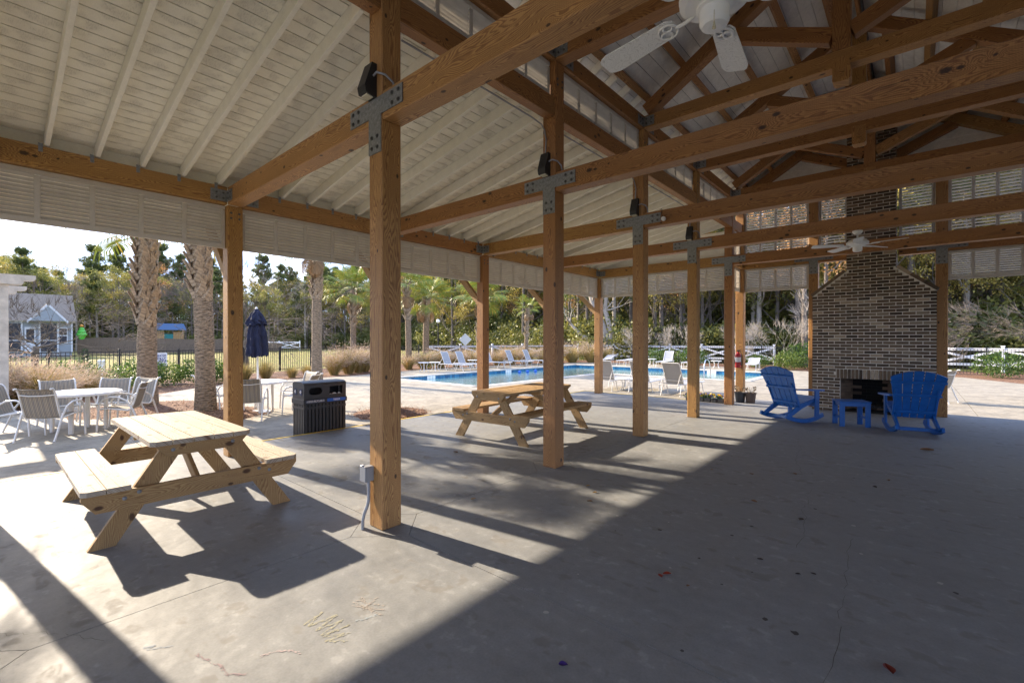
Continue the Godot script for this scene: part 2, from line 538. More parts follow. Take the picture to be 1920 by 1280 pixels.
	M.pool_plaster = world_mat(layered(256, 256, [noise_bytes(103, 0.02, 256, 256, 3)], func(a): return Color(0.48, 0.68, 0.62) * (0.85 + a[0] * 0.25)), 0.8, 4.0)
	M.pool_tile = mat(Color(1, 1, 1), 0.25)
	M.pool_tile.vertex_color_use_as_albedo = true
	var wt := mat(Color(0.05, 0.24, 0.28), 0.02)
	wt.transparency = BaseMaterial3D.TRANSPARENCY_ALPHA
	wt.albedo_color.a = 0.2
	wt.metallic_specular = 0.5
	wt.normal_enabled = true
	wt.normal_texture = normal_tex(104, 0.02, 512, 6.0, 3)
	wt.normal_scale = 0.12
	wt.uv1_scale = Vector3(0.3, 0.3, 1)
	M.water = wt
	M.grass_blade = leafy(Color(1, 1, 1), 0.25, 0.8)
	M.leaf = leafy(Color(1, 1, 1), 0.3, 0.5)
	M.frond = leafy(Color(1, 1, 1), 0.22, 0.42)
	var bk := layered(256, 256, [noise_bytes(105, 0.03, 256, 256, 4), noise_bytes(106, 0.2, 256, 256, 2)], func(a): return Color(0.2, 0.165, 0.135) * (0.4 + a[0] * 0.8 + (a[1] - 0.5) * 0.8))
	M.bark = world_mat(bk, 0.95, 1.1, normal_tex(107, 0.08, 256, 10.0), 1.0)
	var bp := layered(256, 256, [noise_bytes(108, 0.03, 256, 256, 4), noise_bytes(109, 0.2, 256, 256, 2)], func(a): return Color(0.46, 0.4, 0.33) * (0.5 + a[0] * 0.6 + (a[1] - 0.5) * 0.5))
	M.pale_bark = world_mat(bp, 0.9, 0.8)
	# palm trunk: rings across the stem
	var pw := 256
	var pn := noise(110, 1.0, 3)
	var pd := PackedByteArray(); pd.resize(pw * pw * 3)
	for i in pw * pw:
		var x := i % pw
		var y := i / pw
		var a := TAU * y / pw
		var ring := pn.get_noise_3d(x * 0.16, cos(a) * 1.5, sin(a) * 1.5)
		var fi := pn.get_noise_3d(x * 1.1, cos(a) * 14.0, sin(a) * 14.0)
		var c := Color(0.4, 0.29, 0.185) * (0.68 + ring * 0.55 + fi * 0.35)
		if ring < -0.18: c = c * 0.6
		c = c.linear_to_srgb()
		pd[i * 3] = int(clampf(c.r, 0, 1) * 255.0); pd[i * 3 + 1] = int(clampf(c.g, 0, 1) * 255.0); pd[i * 3 + 2] = int(clampf(c.b, 0, 1) * 255.0)
	M.palm_trunk = textured(tex(Image.create_from_data(pw, pw, false, Image.FORMAT_RGB8, pd)), 0.9, 0.9, 1.0, normal_tex(111, 0.08, 256, 8.0), 0.8)
	M.palm_boot = textured(layered(256, 256, [noise_bytes(112, 0.03, 256, 256, 3), noise_bytes(113, 0.3, 256, 256, 2)], func(a): return Color(0.43, 0.315, 0.2) * (0.42 + a[0] * 0.7 + (a[1] - 0.5) * 0.5)), 0.9, 0.5, 0.5)
	print("materials done")

# ---------------------------------------------------------------- light and camera
func make_view() -> void:
	var cam := Camera3D.new()
	cam.name = "camera"
	cam.position = Vector3(3.3087, 1.5825, 2.1645)
	cam.rotation = Vector3(deg_to_rad(-0.217), 0.7167, 0)
	cam.fov = 72.99
	cam.near = 0.05
	cam.far = 600.0
	add_child(cam)
	cam.current = true
	var sun := DirectionalLight3D.new()
	sun.name = "sun"
	sun.look_at_from_position(Vector3.ZERO, Vector3(2.1, -1.0, -0.30), Vector3.UP)
	sun.light_energy = 1.5
	sun.light_color = Color(1.0, 0.93, 0.83)
	sun.light_angular_distance = 0.55
	sun.shadow_enabled = true
	add_child(sun)
	var env := Environment.new()
	env.background_mode = Environment.BG_SKY
	var sky := Sky.new()
	var sm := ProceduralSkyMaterial.new()
	sm.sky_top_color = Color(0.38, 0.47, 0.64)
	sm.sky_horizon_color = Color(0.58, 0.655, 0.79)
	sm.sky_curve = 0.2
	sm.ground_bottom_color = Color(0.30, 0.28, 0.24)
	sm.ground_horizon_color = Color(0.50, 0.50, 0.48)
	sm.sun_angle_max = 80.0
	sm.sun_curve = 0.12
	sm.sky_cover = cloud_tex()
	sm.energy_multiplier = 1.75
	sky.sky_material = sm
	env.sky = sky
	env.tonemap_mode = Environment.TONE_MAPPER_LINEAR
	env.tonemap_exposure = 2.95
	env.sdfgi_enabled = true
	env.ssao_enabled = true
	env.ssil_enabled = true
	var we := WorldEnvironment.new()
	we.name = "world"
	we.environment = env
	add_child(we)

# thin streaky cirrus all round, thickest in the lower half of the sky
func cloud_tex() -> ImageTexture:
	var w := 1024
	var h := 512
	var img := Image.create(w, h, false, Image.FORMAT_RGBA8)
	var f := noise(7, 1.0, 5)
	var g := noise(8, 1.0, 3)
	for y in h / 2:
		var el := (0.5 - (y + 0.5) / h) * PI
		for x in w:
			var a := TAU * x / w
			var d := Vector3(cos(a) * cos(el), sin(el), sin(a) * cos(el))
			var q := d / (d.y + 0.22)
			var s := f.get_noise_3d(q.x * 0.55 + q.z * 0.9, q.z * 2.4 - q.x * 1.2, 3.0 + g.get_noise_2d(q.x, q.z) * 0.6)
			var b := g.get_noise_2d(q.x * 0.7 + 9.0, q.z * 0.7)
			var al := clampf(smoothstep(-0.12, 0.45, s + b * 0.5) * 0.75, 0.0, 1.0)
			img.set_pixel(x, y, Color(0.69, 0.68, 0.66, al))
	return ImageTexture.create_from_image(img)

# ---------------------------------------------------------------- ground
func make_ground() -> void:
	var b := MB.new()
	# one sheet with the pool left open
	for q in [[-450, -14.3, -510, 390], [-1.9, 450, -510, 390], [-14.3, -1.9, -9.65, 390], [-14.3, -1.9, -510, -24.7], [-8.65, -1.9, -18.4, -9.65]]:
		b.box(at((q[0] + q[1]) * 0.5, -0.3, (q[2] + q[3]) * 0.5), Vector3(q[1] - q[0], 0.1, q[3] - q[2]))
	structure("ground", b.mesh(), M.lawn)
	# pool deck: concrete sheet round the pool, with saw-cut joints between its panels
	var deck := node("pool_deck", self)
	deck.set_meta("kind", "structure")
	var pool := PackedVector2Array([Vector2(-14.2, -9.75), Vector2(-8.75, -9.75), Vector2(-8.75, -18.5), Vector2(-2.0, -18.5), Vector2(-2.0, -24.6), Vector2(-14.2, -24.6)])
	var edge := PackedVector2Array([Vector2(-12.5, 9), Vector2(-12.5, 1.5), Vector2(-13.6, -0.6), Vector2(-15.6, -2.6), Vector2(-17.0, -5.0), Vector2(-16.6, -9.0), Vector2(-17.6, -13.0), Vector2(-17.8, -16.0), Vector2(-17.2, -22.0), Vector2(-15.6, -27.0), Vector2(-13.2, -28.4), Vector2(-7.0, -28.6), Vector2(-3.2, -27.6), Vector2(-0.6, -26.9), Vector2(2.5, -27.6), Vector2(5.0, -26.9), Vector2(7.0, -23.2), Vector2(14, -21), Vector2(20, -14), Vector2(20, 14), Vector2(-12.5, 14)])
	var step := 3.05
	var px := -20.0
	while px < 22.0:
		var pz := -30.0
		while pz < 15.0:
			var cell := PackedVector2Array([Vector2(px + 0.005, pz + 0.005), Vector2(px + step - 0.005, pz + 0.005), Vector2(px + step - 0.005, pz + step - 0.005), Vector2(px + 0.005, pz + step - 0.005)])
			for p1 in Geometry2D.intersect_polygons(cell, edge):
				for p2 in Geometry2D.clip_polygons(p1, Geometry2D.offset_polygon(pool, 0.3)[0]):
					if Geometry2D.is_polygon_clockwise(p2): continue
					flat_piece("slab_panel", p2, DECK, 0.05, M.deck, deck)
			pz += step
		px += step
	var base := MB.new()
	for tri_i in [0]:
		var holed := Geometry2D.clip_polygons(edge, pool)
		# the bed under the joints, cut in two strips so that the pool stays open
		for strip in [Rect2(-20, -30, 5.8, 45), Rect2(-14.2, -9.75, 40, 25), Rect2(-8.75, -18.5, 6.75, 8.75), Rect2(-2.0, -30, 25, 20.25), Rect2(-14.2, -30, 12.2, 5.4)]:
			var rp := PackedVector2Array([strip.position, Vector2(strip.end.x, strip.position.y), strip.end, Vector2(strip.position.x, strip.end.y)])
			for p1 in Geometry2D.intersect_polygons(rp, edge):
				base.slab(Transform3D(Basis(Vector3.RIGHT, PI / 2), Vector3(0, DECK - 0.08, 0)), p1, 0.12)
	obj("joint_bed", base.mesh(), M.joint, deck)
	# coping round the pool: a row of pale cast stones
	var cs := MB.new()
	for s in 4: pass
	var np := pool.size()
	for i in np:
		var a := pool[i]
		var e := pool[(i + 1) % np]
		var l := (e - a).length()
		var dir := (e - a) / l
		var out := Vector2(dir.y, -dir.x)
		if Geometry2D.is_point_in_polygon((a + e) * 0.5 + out * 0.1, pool): out = -out
		var cnt := int(round(l / 0.61))
		for k in cnt:
			var m := a + dir * (l * (k + 0.5) / cnt) + out * 0.13
			obj("coping_stone", coping(l / cnt - 0.008), M.coping, deck, Transform3D(Basis(Vector3(dir.x, 0, dir.y), Vector3.UP, Vector3(dir.x, 0, dir.y).cross(Vector3.UP)), Vector3(m.x, DECK - 0.012, m.y)))
	make_pool(pool)
	make_floor()
	# planting beds
	bed([Vector2(-12.6, 9), Vector2(-12.6, 1.4), Vector2(-13.7, -0.7), Vector2(-15.8, -2.7), Vector2(-17.1, -5.0), Vector2(-16.7, -9.0), Vector2(-17.7, -13.0), Vector2(-17.9, -16.0), Vector2(-17.3, -22.0), Vector2(-15.7, -27.1), Vector2(-13.3, -28.5), Vector2(-7.0, -28.7), Vector2(-3.2, -27.7), Vector2(-0.6, -27.0), Vector2(2.5, -27.7), Vector2(5.0, -27.0), Vector2(7.0, -23.3), Vector2(14, -21.1), Vector2(14, -33), Vector2(-2, -33), Vector2(-16, -33.5), Vector2(-23.5, -27), Vector2(-24.5, -14), Vector2(-22.4, -5.5), Vector2(-20.6, -1.6), Vector2(-17.5, 2.0), Vector2(-17.5, 9)], DECK - 0.05)
	for p in [[-10.8, -0.5, 1.5], [-8.7, -1.2, 1.2], [-5.75, -4.0, 0.85]]:
		mound(Vector3(p[0], DECK, p[1]), p[2])

func coping(l: float) -> ArrayMesh:
	var k := "cop%.3f" % l
	if not M.has(k):
		var b := MB.new()
		b.box(Transform3D(), Vector3(l, 0.06, 0.32), 0.015)
		M[k] = b.mesh()
	return M[k]

func flat_piece(called: String, poly: PackedVector2Array, top: float, thick: float, m: Material, parent: Node) -> void:
	var b := MB.new()
	b.slab(Transform3D(Basis(Vector3.RIGHT, PI / 2), Vector3(0, top - thick * 0.5, 0)), poly, thick)
	obj(called, b.mesh(), m, parent)

func bed(pts: Array, top: float) -> void:
	var b := MB.new()
	b.slab(Transform3D(Basis(Vector3.RIGHT, PI / 2), Vector3(0, top - 0.1, 0)), PackedVector2Array(pts), 0.2)
	structure("planting_bed", b.mesh(), M.mulch)

func mound(p: Vector3, r: float) -> void:
	var b := MB.new()
	var f := noise(int(p.x * 10), 2.2, 3)
	var rings := 10
	var seg := 36
	var P := []
	for i in rings + 1:
		var row := []
		for k in seg + 1:
			var a := TAU * (k % seg) / seg
			var rr := r * float(i) / rings * (1.0 + 0.16 * f.get_noise_2d(cos(a) * 0.6, sin(a) * 0.6))
			var x := cos(a) * rr
			var z := sin(a) * rr
			var hh := 0.1 * (1.0 - pow(float(i) / rings, 2.0)) + 0.035 * f.get_noise_2d(x * 2.0, z * 2.0) * (1.0 - pow(float(i) / rings, 4.0))
			row.append(p + Vector3(x, hh - 0.004 if i == rings else hh + 0.012, z))
		P.append(row)
	for i in rings:
		for k in seg:
			b.tri(P[i][k], P[i][k + 1], P[i + 1][k + 1]); b.tri(P[i][k], P[i + 1][k + 1], P[i + 1][k])
	# loose needles
	var g := MB.new()
	g.use_col = true
	var r2 := RandomNumberGenerator.new(); r2.seed = int(p.z * 100) + 3
	for k in int(900 * r):
		var a := r2.randf() * TAU
		var rr := sqrt(r2.randf()) * r * 1.12
		var q := p + Vector3(cos(a) * rr, 0.02 + 0.09 * maxf(0.0, 1.0 - pow(rr / r, 2.0)), sin(a) * rr)
		var d := Vector3(r2.randf_range(-1, 1), r2.randf_range(-0.2, 0.35), r2.randf_range(-1, 1)).normalized()
		g.col = Color(0.3, 0.15, 0.08).lerp(Color(0.42, 0.27, 0.16), r2.randf()) * r2.randf_range(0.6, 1.1)
		g.leaf(q, d, d.cross(Vector3.UP).normalized(), r2.randf_range(0.08, 0.2), 0.012)
	var o := structure("mulch_bed", b.mesh(), M.mulch)
	var s := obj("pine_straw", g.mesh(), M.grass_blade, o)
	s.set_meta("kind", "stuff")

func make_pool(pool: PackedVector2Array) -> void:
	var root := node("pool", self)
	root.set_meta("kind", "structure")
	var b := MB.new()
	var np := pool.size()
	for i in np:
		var a := pool[i]
		var e := pool[(i + 1) % np]
		b.facet(Transform3D(), [Vector3(a.x, DECK - 0.05, a.y), Vector3(e.x, DECK - 0.05, e.y), Vector3(e.x, -1.5, e.y), Vector3(a.x, -1.5, a.y)], Vector3(0, 0, 1), 0)
	b.slab(Transform3D(Basis(Vector3.RIGHT, PI / 2), Vector3(0, -1.3, 0)), pool, 0.1)
	obj("basin", b.mesh(), M.pool_plaster, root)
	var w := MB.new()
	var idx := Geometry2D.triangulate_polygon(pool)
	for k in range(0, idx.size(), 3):
		w.facet(Transform3D(), [Vector3(pool[idx[k]].x, DECK - 0.17, pool[idx[k]].y), Vector3(pool[idx[k + 1]].x, DECK - 0.17, pool[idx[k + 1]].y), Vector3(pool[idx[k + 2]].x, DECK - 0.17, pool[idx[k + 2]].y)], Vector3.UP, 0)
	for i in w.t.size(): w.t[i] = Vector2(w.v[i].x, w.v[i].z)
	var wo := obj("water", w.mesh(), M.water, root)
	wo.set_meta("label", "calm clear turquoise pool water")
	# waterline tiles
	var tl := MB.new()
	tl.use_col = true
	var r2 := RandomNumberGenerator.new(); r2.seed = 77
	for i in np:
		var a := pool[i]
		var e := pool[(i + 1) % np]
		var l := (e - a).length()
		var dir := (e - a) / l
		var inn := Vector2(-dir.y, dir.x)
		if not Geometry2D.is_point_in_polygon((a + e) * 0.5 + inn * 0.1, pool): inn = -inn
		var cnt := int(l / 0.155)
		for k in cnt:
			var m := a + dir * (l * (k + 0.5) / cnt) + inn * 0.006
			tl.col = Color(0.015, 0.09, 0.2).lerp(Color(0.04, 0.2, 0.36), r2.randf())
			tl.box(Transform3D(Basis(Vector3(dir.x, 0, dir.y), Vector3.UP, Vector3(dir.x, 0, dir.y).cross(Vector3.UP)), Vector3(m.x, DECK - 0.125, m.y)), Vector3(0.147, 0.145, 0.012))
	var to := obj("waterline_tiles", tl.mesh(), M.pool_tile, root)
	to.set_meta("kind", "stuff")
	to.set_meta("label", "band of dark blue tiles at the waterline")
	# depth markers: white tiles with a dark border in the tile band
	for p in [[-14.18, -12.0, 0], [-14.18, -17.6, 0], [-9.5, -24.58, 1], [-5.2, -24.58, 1]]:
		var mk := MB.new()
		for q in [-1, 0, 1]:
			mk.box(at(q * 0.17, 0, 0), Vector3(0.15, 0.14, 0.014))
		var o := obj("depth_marker", mk.mesh(), M.white_paint, root, Transform3D(Basis(Vector3.UP, PI / 2 if p[2] == 0 else 0.0), Vector3(p[0], DECK - 0.1, p[1] + 0.012)))
		if p[2] == 0: o.position.x += 0.012

func make_floor() -> void:
	var root := node("pavilion_floor", self)
	root.set_meta("kind", "structure")
	var outline := PackedVector2Array([Vector2(-4.4, 8.6), Vector2(-4.4, -10.1), Vector2(-0.85, -10.1), Vector2(-0.85, -11.3), Vector2(6.1, -11.3), Vector2(6.1, -10.1), Vector2(9.6, -10.1), Vector2(9.6, 8.6)])
	var xs := [-4.4, -0.095, 5.335, 9.6]
	var zs := [-11.3, -4.972, -0.095, 4.782, 8.6]
	var posts := []
	for i in range(-3, 5):
		posts.append(Vector2(-0.095, -BAY * i - 0.095))
		posts.append(Vector2(5.335, -BAY * i - 0.095))
	var g := 0.0028
	for i in xs.size() - 1:
		for k in zs.size() - 1:
			var cell := PackedVector2Array([Vector2(xs[i] + g, zs[k] + g), Vector2(xs[i + 1] - g, zs[k] + g), Vector2(xs[i + 1] - g, zs[k + 1] - g), Vector2(xs[i] + g, zs[k + 1] - g)])
			for p1 in Geometry2D.intersect_polygons(cell, outline):
				var list := [p1]
				for q in posts:
					var dm := PackedVector2Array()
					for a in 4: dm.append(q + Vector2(cos(a * PI / 2), sin(a * PI / 2)) * (0.325 + 0.006))
					var nl := []
					for p2 in list:
						for p3 in Geometry2D.clip_polygons(p2, dm): nl.append(p3)
					list = nl
				for p2 in list:
					flat_piece("slab_panel", p2, 0.0, 0.04, M.concrete, root)
	for q in posts:
		var dm := PackedVector2Array()
		for a in 4: dm.append(q + Vector2(cos(a * PI / 2), sin(a * PI / 2)) * 0.325)
		flat_piece("post_footing", dm, 0.0, 0.04, M.concrete, root)
	var b := MB.new()
	b.slab(Transform3D(Basis(Vector3.RIGHT, PI / 2), Vector3(0, -0.095, 0)), outline, 0.16)
	obj("slab_core", b.mesh(), M.joint, root)
	var r := RandomNumberGenerator.new(); r.seed = 717
	for q in [[Vector2(2.95, -2.4), Vector2(3.05, 0.35)], [Vector2(2.5, -3.6), Vector2(2.62, -1.9)], [Vector2(0.1, 1.75), Vector2(-0.7, 2.35)], [Vector2(1.9, -6.6), Vector2(2.2, -4.2)], [Vector2(-2.2, -6.3), Vector2(-1.2, -5.1)]]:
		var cm := MB.new()
		var n := 34
		var drift := 0.0
		var prev: Vector2 = q[0]
		var pw := 0.0006
		var d: Vector2 = (q[1] - q[0]).normalized()
		var side := Vector2(-d.y, d.x)
		for k in n:
			drift += r.randf_range(-0.022, 0.022)
			var p: Vector2 = q[0].lerp(q[1], float(k + 1) / n) + side * drift
			var w := r.randf_range(0.0005, 0.0016)
			if r.randf() < 0.85:
				cm.facet(Transform3D(), [Vector3(prev.x - side.x * pw, 0.0012, prev.y - side.y * pw), Vector3(prev.x + side.x * pw, 0.0012, prev.y + side.y * pw), Vector3(p.x + side.x * w, 0.0012, p.y + side.y * w), Vector3(p.x - side.x * w, 0.0012, p.y - side.y * w)], Vector3.UP, 0)
			prev = p
			pw = w
		obj("hairline_crack", cm.mesh(), M.joint, root)
	# old gum and paint spots
	for k in 34:
		var sm := MB.new()
		var rad := r.randf_range(0.006, 0.02)
		var c := Vector3(r.randf_range(1.2, 3.6), 0.0016, r.randf_range(-5.5, 0.4))
		var seg := 9
		var ring := []
		for i in seg: ring.append(c + Vector3(cos(TAU * i / seg), 0, sin(TAU * i / seg)) * rad * r.randf_range(0.7, 1.2))
		sm.facet(Transform3D(), ring, Vector3.UP, 0)
		obj("gum_spot", sm.mesh(), M.gum_pale if k % 3 == 0 else M.gum_dark, root)
	# yellow painted nosing along the step down to the deck
	for s in [[Vector3(-4.37, 0.003, 8.5), Vector3(-4.37, 0.003, -10.06)], [Vector3(-4.39, 0.003, -10.07), Vector3(-0.9, 0.003, -10.07)], [Vector3(9.57, 0.003, 8.5), Vector3(9.57, 0.003, -10.06)]]:
		beam("painted_edge", s[0], s[1], 0.004, 0.055, M.yellow_paint, root, Vector3.UP, 0.0)
	for s in [[Vector3(-4.403, -0.05, 8.6), Vector3(-4.403, -0.05, -10.1)], [Vector3(-4.4, -0.05, -10.103), Vector3(-0.85, -0.05, -10.103)]]:
		beam("painted_riser", s[0], s[1], 0.1, 0.004, M.yellow_paint, root, Vector3.UP, 0.0)

# ---------------------------------------------------------------- pavilion
const TB := 3.395      # underside of tie and eave beams
const TT := 3.63
const XC := 2.62       # ridge line
const ZF := -10.815    # centre line of the fireplace wall

func make_pavilion() -> void:
	var P := thing("pavilion", "open timber pavilion with cream plank ceiling and taupe louvered eaves", "pavilion")
	var zrow := []
	for i in range(-3, 5): zrow.append(-BAY * i - 0.095)
	var post_mesh := []
	for i in 4: post_mesh.append(beam_mesh(5.0, 0.19, 0.19, 0.008))
	var outer_mesh := []
	for i in 3: outer_mesh.append(beam_mesh(TB, 0.19, 0.19, 0.008))
	var stand := Basis(Vector3.UP, Vector3.RIGHT, Vector3(0, 0, -1))
	var q := 0
	for sx in [-1, 1]:
		var xi: float = XC + sx * 2.715
		var xo: float = XC + sx * 6.365
		for z in zrow:
			obj("post", post_mesh[q % 4], M.timbers[[0, 4, 3, 0, 1][q % 5]], P, Transform3D(stand.rotated(Vector3.UP, PI * (q % 2)), Vector3(xi, 2.5, z)))
			obj("outer_post", outer_mesh[q % 3], M.timbers[[4, 0, 3][q % 3]], P, Transform3D(stand.rotated(Vector3.UP, PI * (q % 2)), Vector3(xo, TB * 0.5, z)))
			# tie from the outer post through to the inner one
			beam("tie_beam", Vector3(xo - sx * 0.095, (TB + TT) * 0.5, z), Vector3(xi + sx * 0.095, (TB + TT) * 0.5, z), TT - TB, 0.185, M.timber, P)
			# eave brace outside
			beam("brace", Vector3(xo + sx * 0.09, 2.38, z), Vector3(xo + sx * 1.0, 3.29, z), 0.13, 0.085, M.pine, P)
			q += 1
		# plates and clerestory beams along the hall
		for i in zrow.size() - 1:
			var z0: float = zrow[i]
			var z1: float = zrow[i + 1]
			beam("eave_beam", Vector3(xo, (TB + TT) * 0.5 + 0.002, z0 - 0.0945), Vector3(xo, (TB + TT) * 0.5 + 0.002, z1 + 0.0945), TT - TB, 0.18, M.timber, P)
			beam("clerestory_beam", Vector3(xi - sx * 0.02, 4.43, z0 - 0.095), Vector3(xi - sx * 0.02, 4.43, z1 + 0.095), 0.24, 0.13, M.timber, P)
			beam("wall_plate", Vector3(xi, 5.11, z0 - 0.0), Vector3(xi, 5.11, z1 + 0.004), 0.22, 0.186, M.timber, P)
			louver(P, Vector3(xi, 5.0, z0 - 0.1), Vector3(0, 0, -1), z0 - z1 - 0.2, 0.448, 5, false, 0.0416, 0.7)
			if sx < 0 or true:
				louver(P, Vector3(xo, TB - 0.004, z0 - 0.1), Vector3(0, 0, -1), z0 - z1 - 0.2, 0.575, 5, sx < 0 and i >= 2 and i < 5)
		beam("wall_plate", Vector3(xi, 5.11, zrow[7]), Vector3(xi, 5.11, ZF - 0.1), 0.22, 0.186, M.timber, P)
		beam("clerestory_beam", Vector3(xi, 4.43, zrow[7] - 0.095), Vector3(xi, 4.43, ZF + 0.095), 0.24, 0.13, M.timber, P)
		beam("eave_beam", Vector3(xi, (TB + TT) * 0.5, zrow[7] - 0.095), Vector3(xi, (TB + TT) * 0.5, ZF + 0.095), TT - TB, 0.18, M.timber, P)
		louver(P, Vector3(xi, TB - 0.004, zrow[7] - 0.1), Vector3(0, 0, -1), 0.77, 0.575, 2, false)
		louver(P, Vector3(xi, 4.3, zrow[7] - 0.1), Vector3(0, 0, -1), 0.77, 0.66, 2, false)
	# ties across the hall
	for z in zrow:
		beam("hall_tie", Vector3(XC - 2.615, (TB + TT) * 0.5, z), Vector3(XC + 2.615, (TB + TT) * 0.5, z), TT - TB, 0.185, M.timber, P)
		truss(P, z)
	truss(P, ZF)
	print("frame done")
	skirt(P, -1)
	skirt(P, 1)
	hall_roof(P)
	end_wall(P)
	steel(P, zrow)
	print("pavilion done")

# one framed louver, hung under `origin`, running along `dir`
func louver(parent: Node, origin: Vector3, dir: Vector3, w: float, h: float, cols: int, split: bool, pitch := 0.0415, tilt := 1.1) -> void:
	var nrm := dir.cross(Vector3.UP)
	var L := node("louver_panel", parent, Transform3D(Basis(dir, Vector3.UP, nrm), origin))
	var k := "lv%.3f_%.3f_%d_%.3f" % [w, h, cols, pitch]
	var st := 0.05
	var cw := (w - st * (cols + 1)) / cols
	var rows := int((h - 0.11) / pitch)
	if not M.has(k):
		var b := MB.new()
		b.box(at(w * 0.5, -0.025, 0), Vector3(w, 0.05, 0.035), 0.003)
		b.box(at(w * 0.5, -h + 0.03, 0), Vector3(w, 0.06, 0.035), 0.003)
		for i in cols + 1:
			b.box(at(st * 0.5 + i * (cw + st), -h * 0.5 - 0.005, 0.001), Vector3(st, h - 0.112, 0.031), 0.003)
		M[k] = b.mesh()
		var s := MB.new()
		s.box(Transform3D(), Vector3(cw + 0.008, 0.05, 0.007))
		M[k + "s"] = s.mesh()
		var all := MB.new()
		var rr := RandomNumberGenerator.new(); rr.seed = 9
		for i in cols:
			for j in rows:
				all.uo = Vector2(rr.randf(), rr.randf())
				all.box(slat_at(st + cw * 0.5 + i * (cw + st), -0.05 - (h - 0.11) * (j + 0.5) / rows, tilt + rr.randf_range(-0.05, 0.05)), Vector3(cw + 0.008, 0.05, 0.007))
		M[k + "a"] = all.mesh()
	obj("frame", M[k], M.louver, L)
	if split:
		var r := RandomNumberGenerator.new(); r.seed = int(origin.z * 100)
		for i in cols:
			for j in rows:
				obj("slat", M[k + "s"], M.louver, L, slat_at(st + cw * 0.5 + i * (cw + st), -0.05 - (h - 0.11) * (j + 0.5) / rows, tilt + r.randf_range(-0.09, 0.09)))
	else:
		var o := obj("slats", M[k + "a"], M.louver, L)
		o.set_meta("kind", "stuff")

func slat_at(x: float, y: float, jit: float) -> Transform3D:
	return Transform3D(Basis(Vector3.RIGHT, jit), Vector3(x, y, 0))

func truss(P: Node, z: float) -> void:
	beam("truss_chord", Vector3(XC - 2.62, 5.1, z), Vector3(XC + 2.62, 5.1, z), 0.2, 0.184, M.timber, P)
	beam("king_post", Vector3(XC, 5.202, z), Vector3(XC, 6.86, z), 0.188, 0.188, M.timber, P, Vector3.RIGHT)
	# carved pendant under the chord
	var b := MB.new()
	b.uo = Vector2(rng.randf() * 3.0, rng.randf())
	b.slab(Transform3D(), PackedVector2Array([Vector2(-0.094, 0.198), Vector2(-0.094, -0.075), Vector2(-0.07, -0.1), Vector2(0.07, -0.1), Vector2(0.094, -0.075), Vector2(0.094, 0.198)]), 0.194, 1)
	b.box(at(0, -0.03, 0.1), Vector3(0.05, 0.045, 0.04), 0.004)
	b.box(at(0, 0.02, 0.1), Vector3(0.07, 0.03, 0.03), 0.004)
	obj("pendant", b.mesh(), M.timber, P, at(XC, 4.91, z))
	for s in [-1, 1]:
		var x0: float = XC + s * 2.62
		beam("principal_rafter", Vector3(x0 - s * 0.02, 5.30, z), Vector3(XC + s * 0.094, 6.80, z), 0.19, 0.18, M.timber, P)
		beam("strut", Vector3(XC + s * 0.095, 5.43, z), Vector3(XC + s * 1.33, 5.98, z), 0.19, 0.14, M.timber, P)

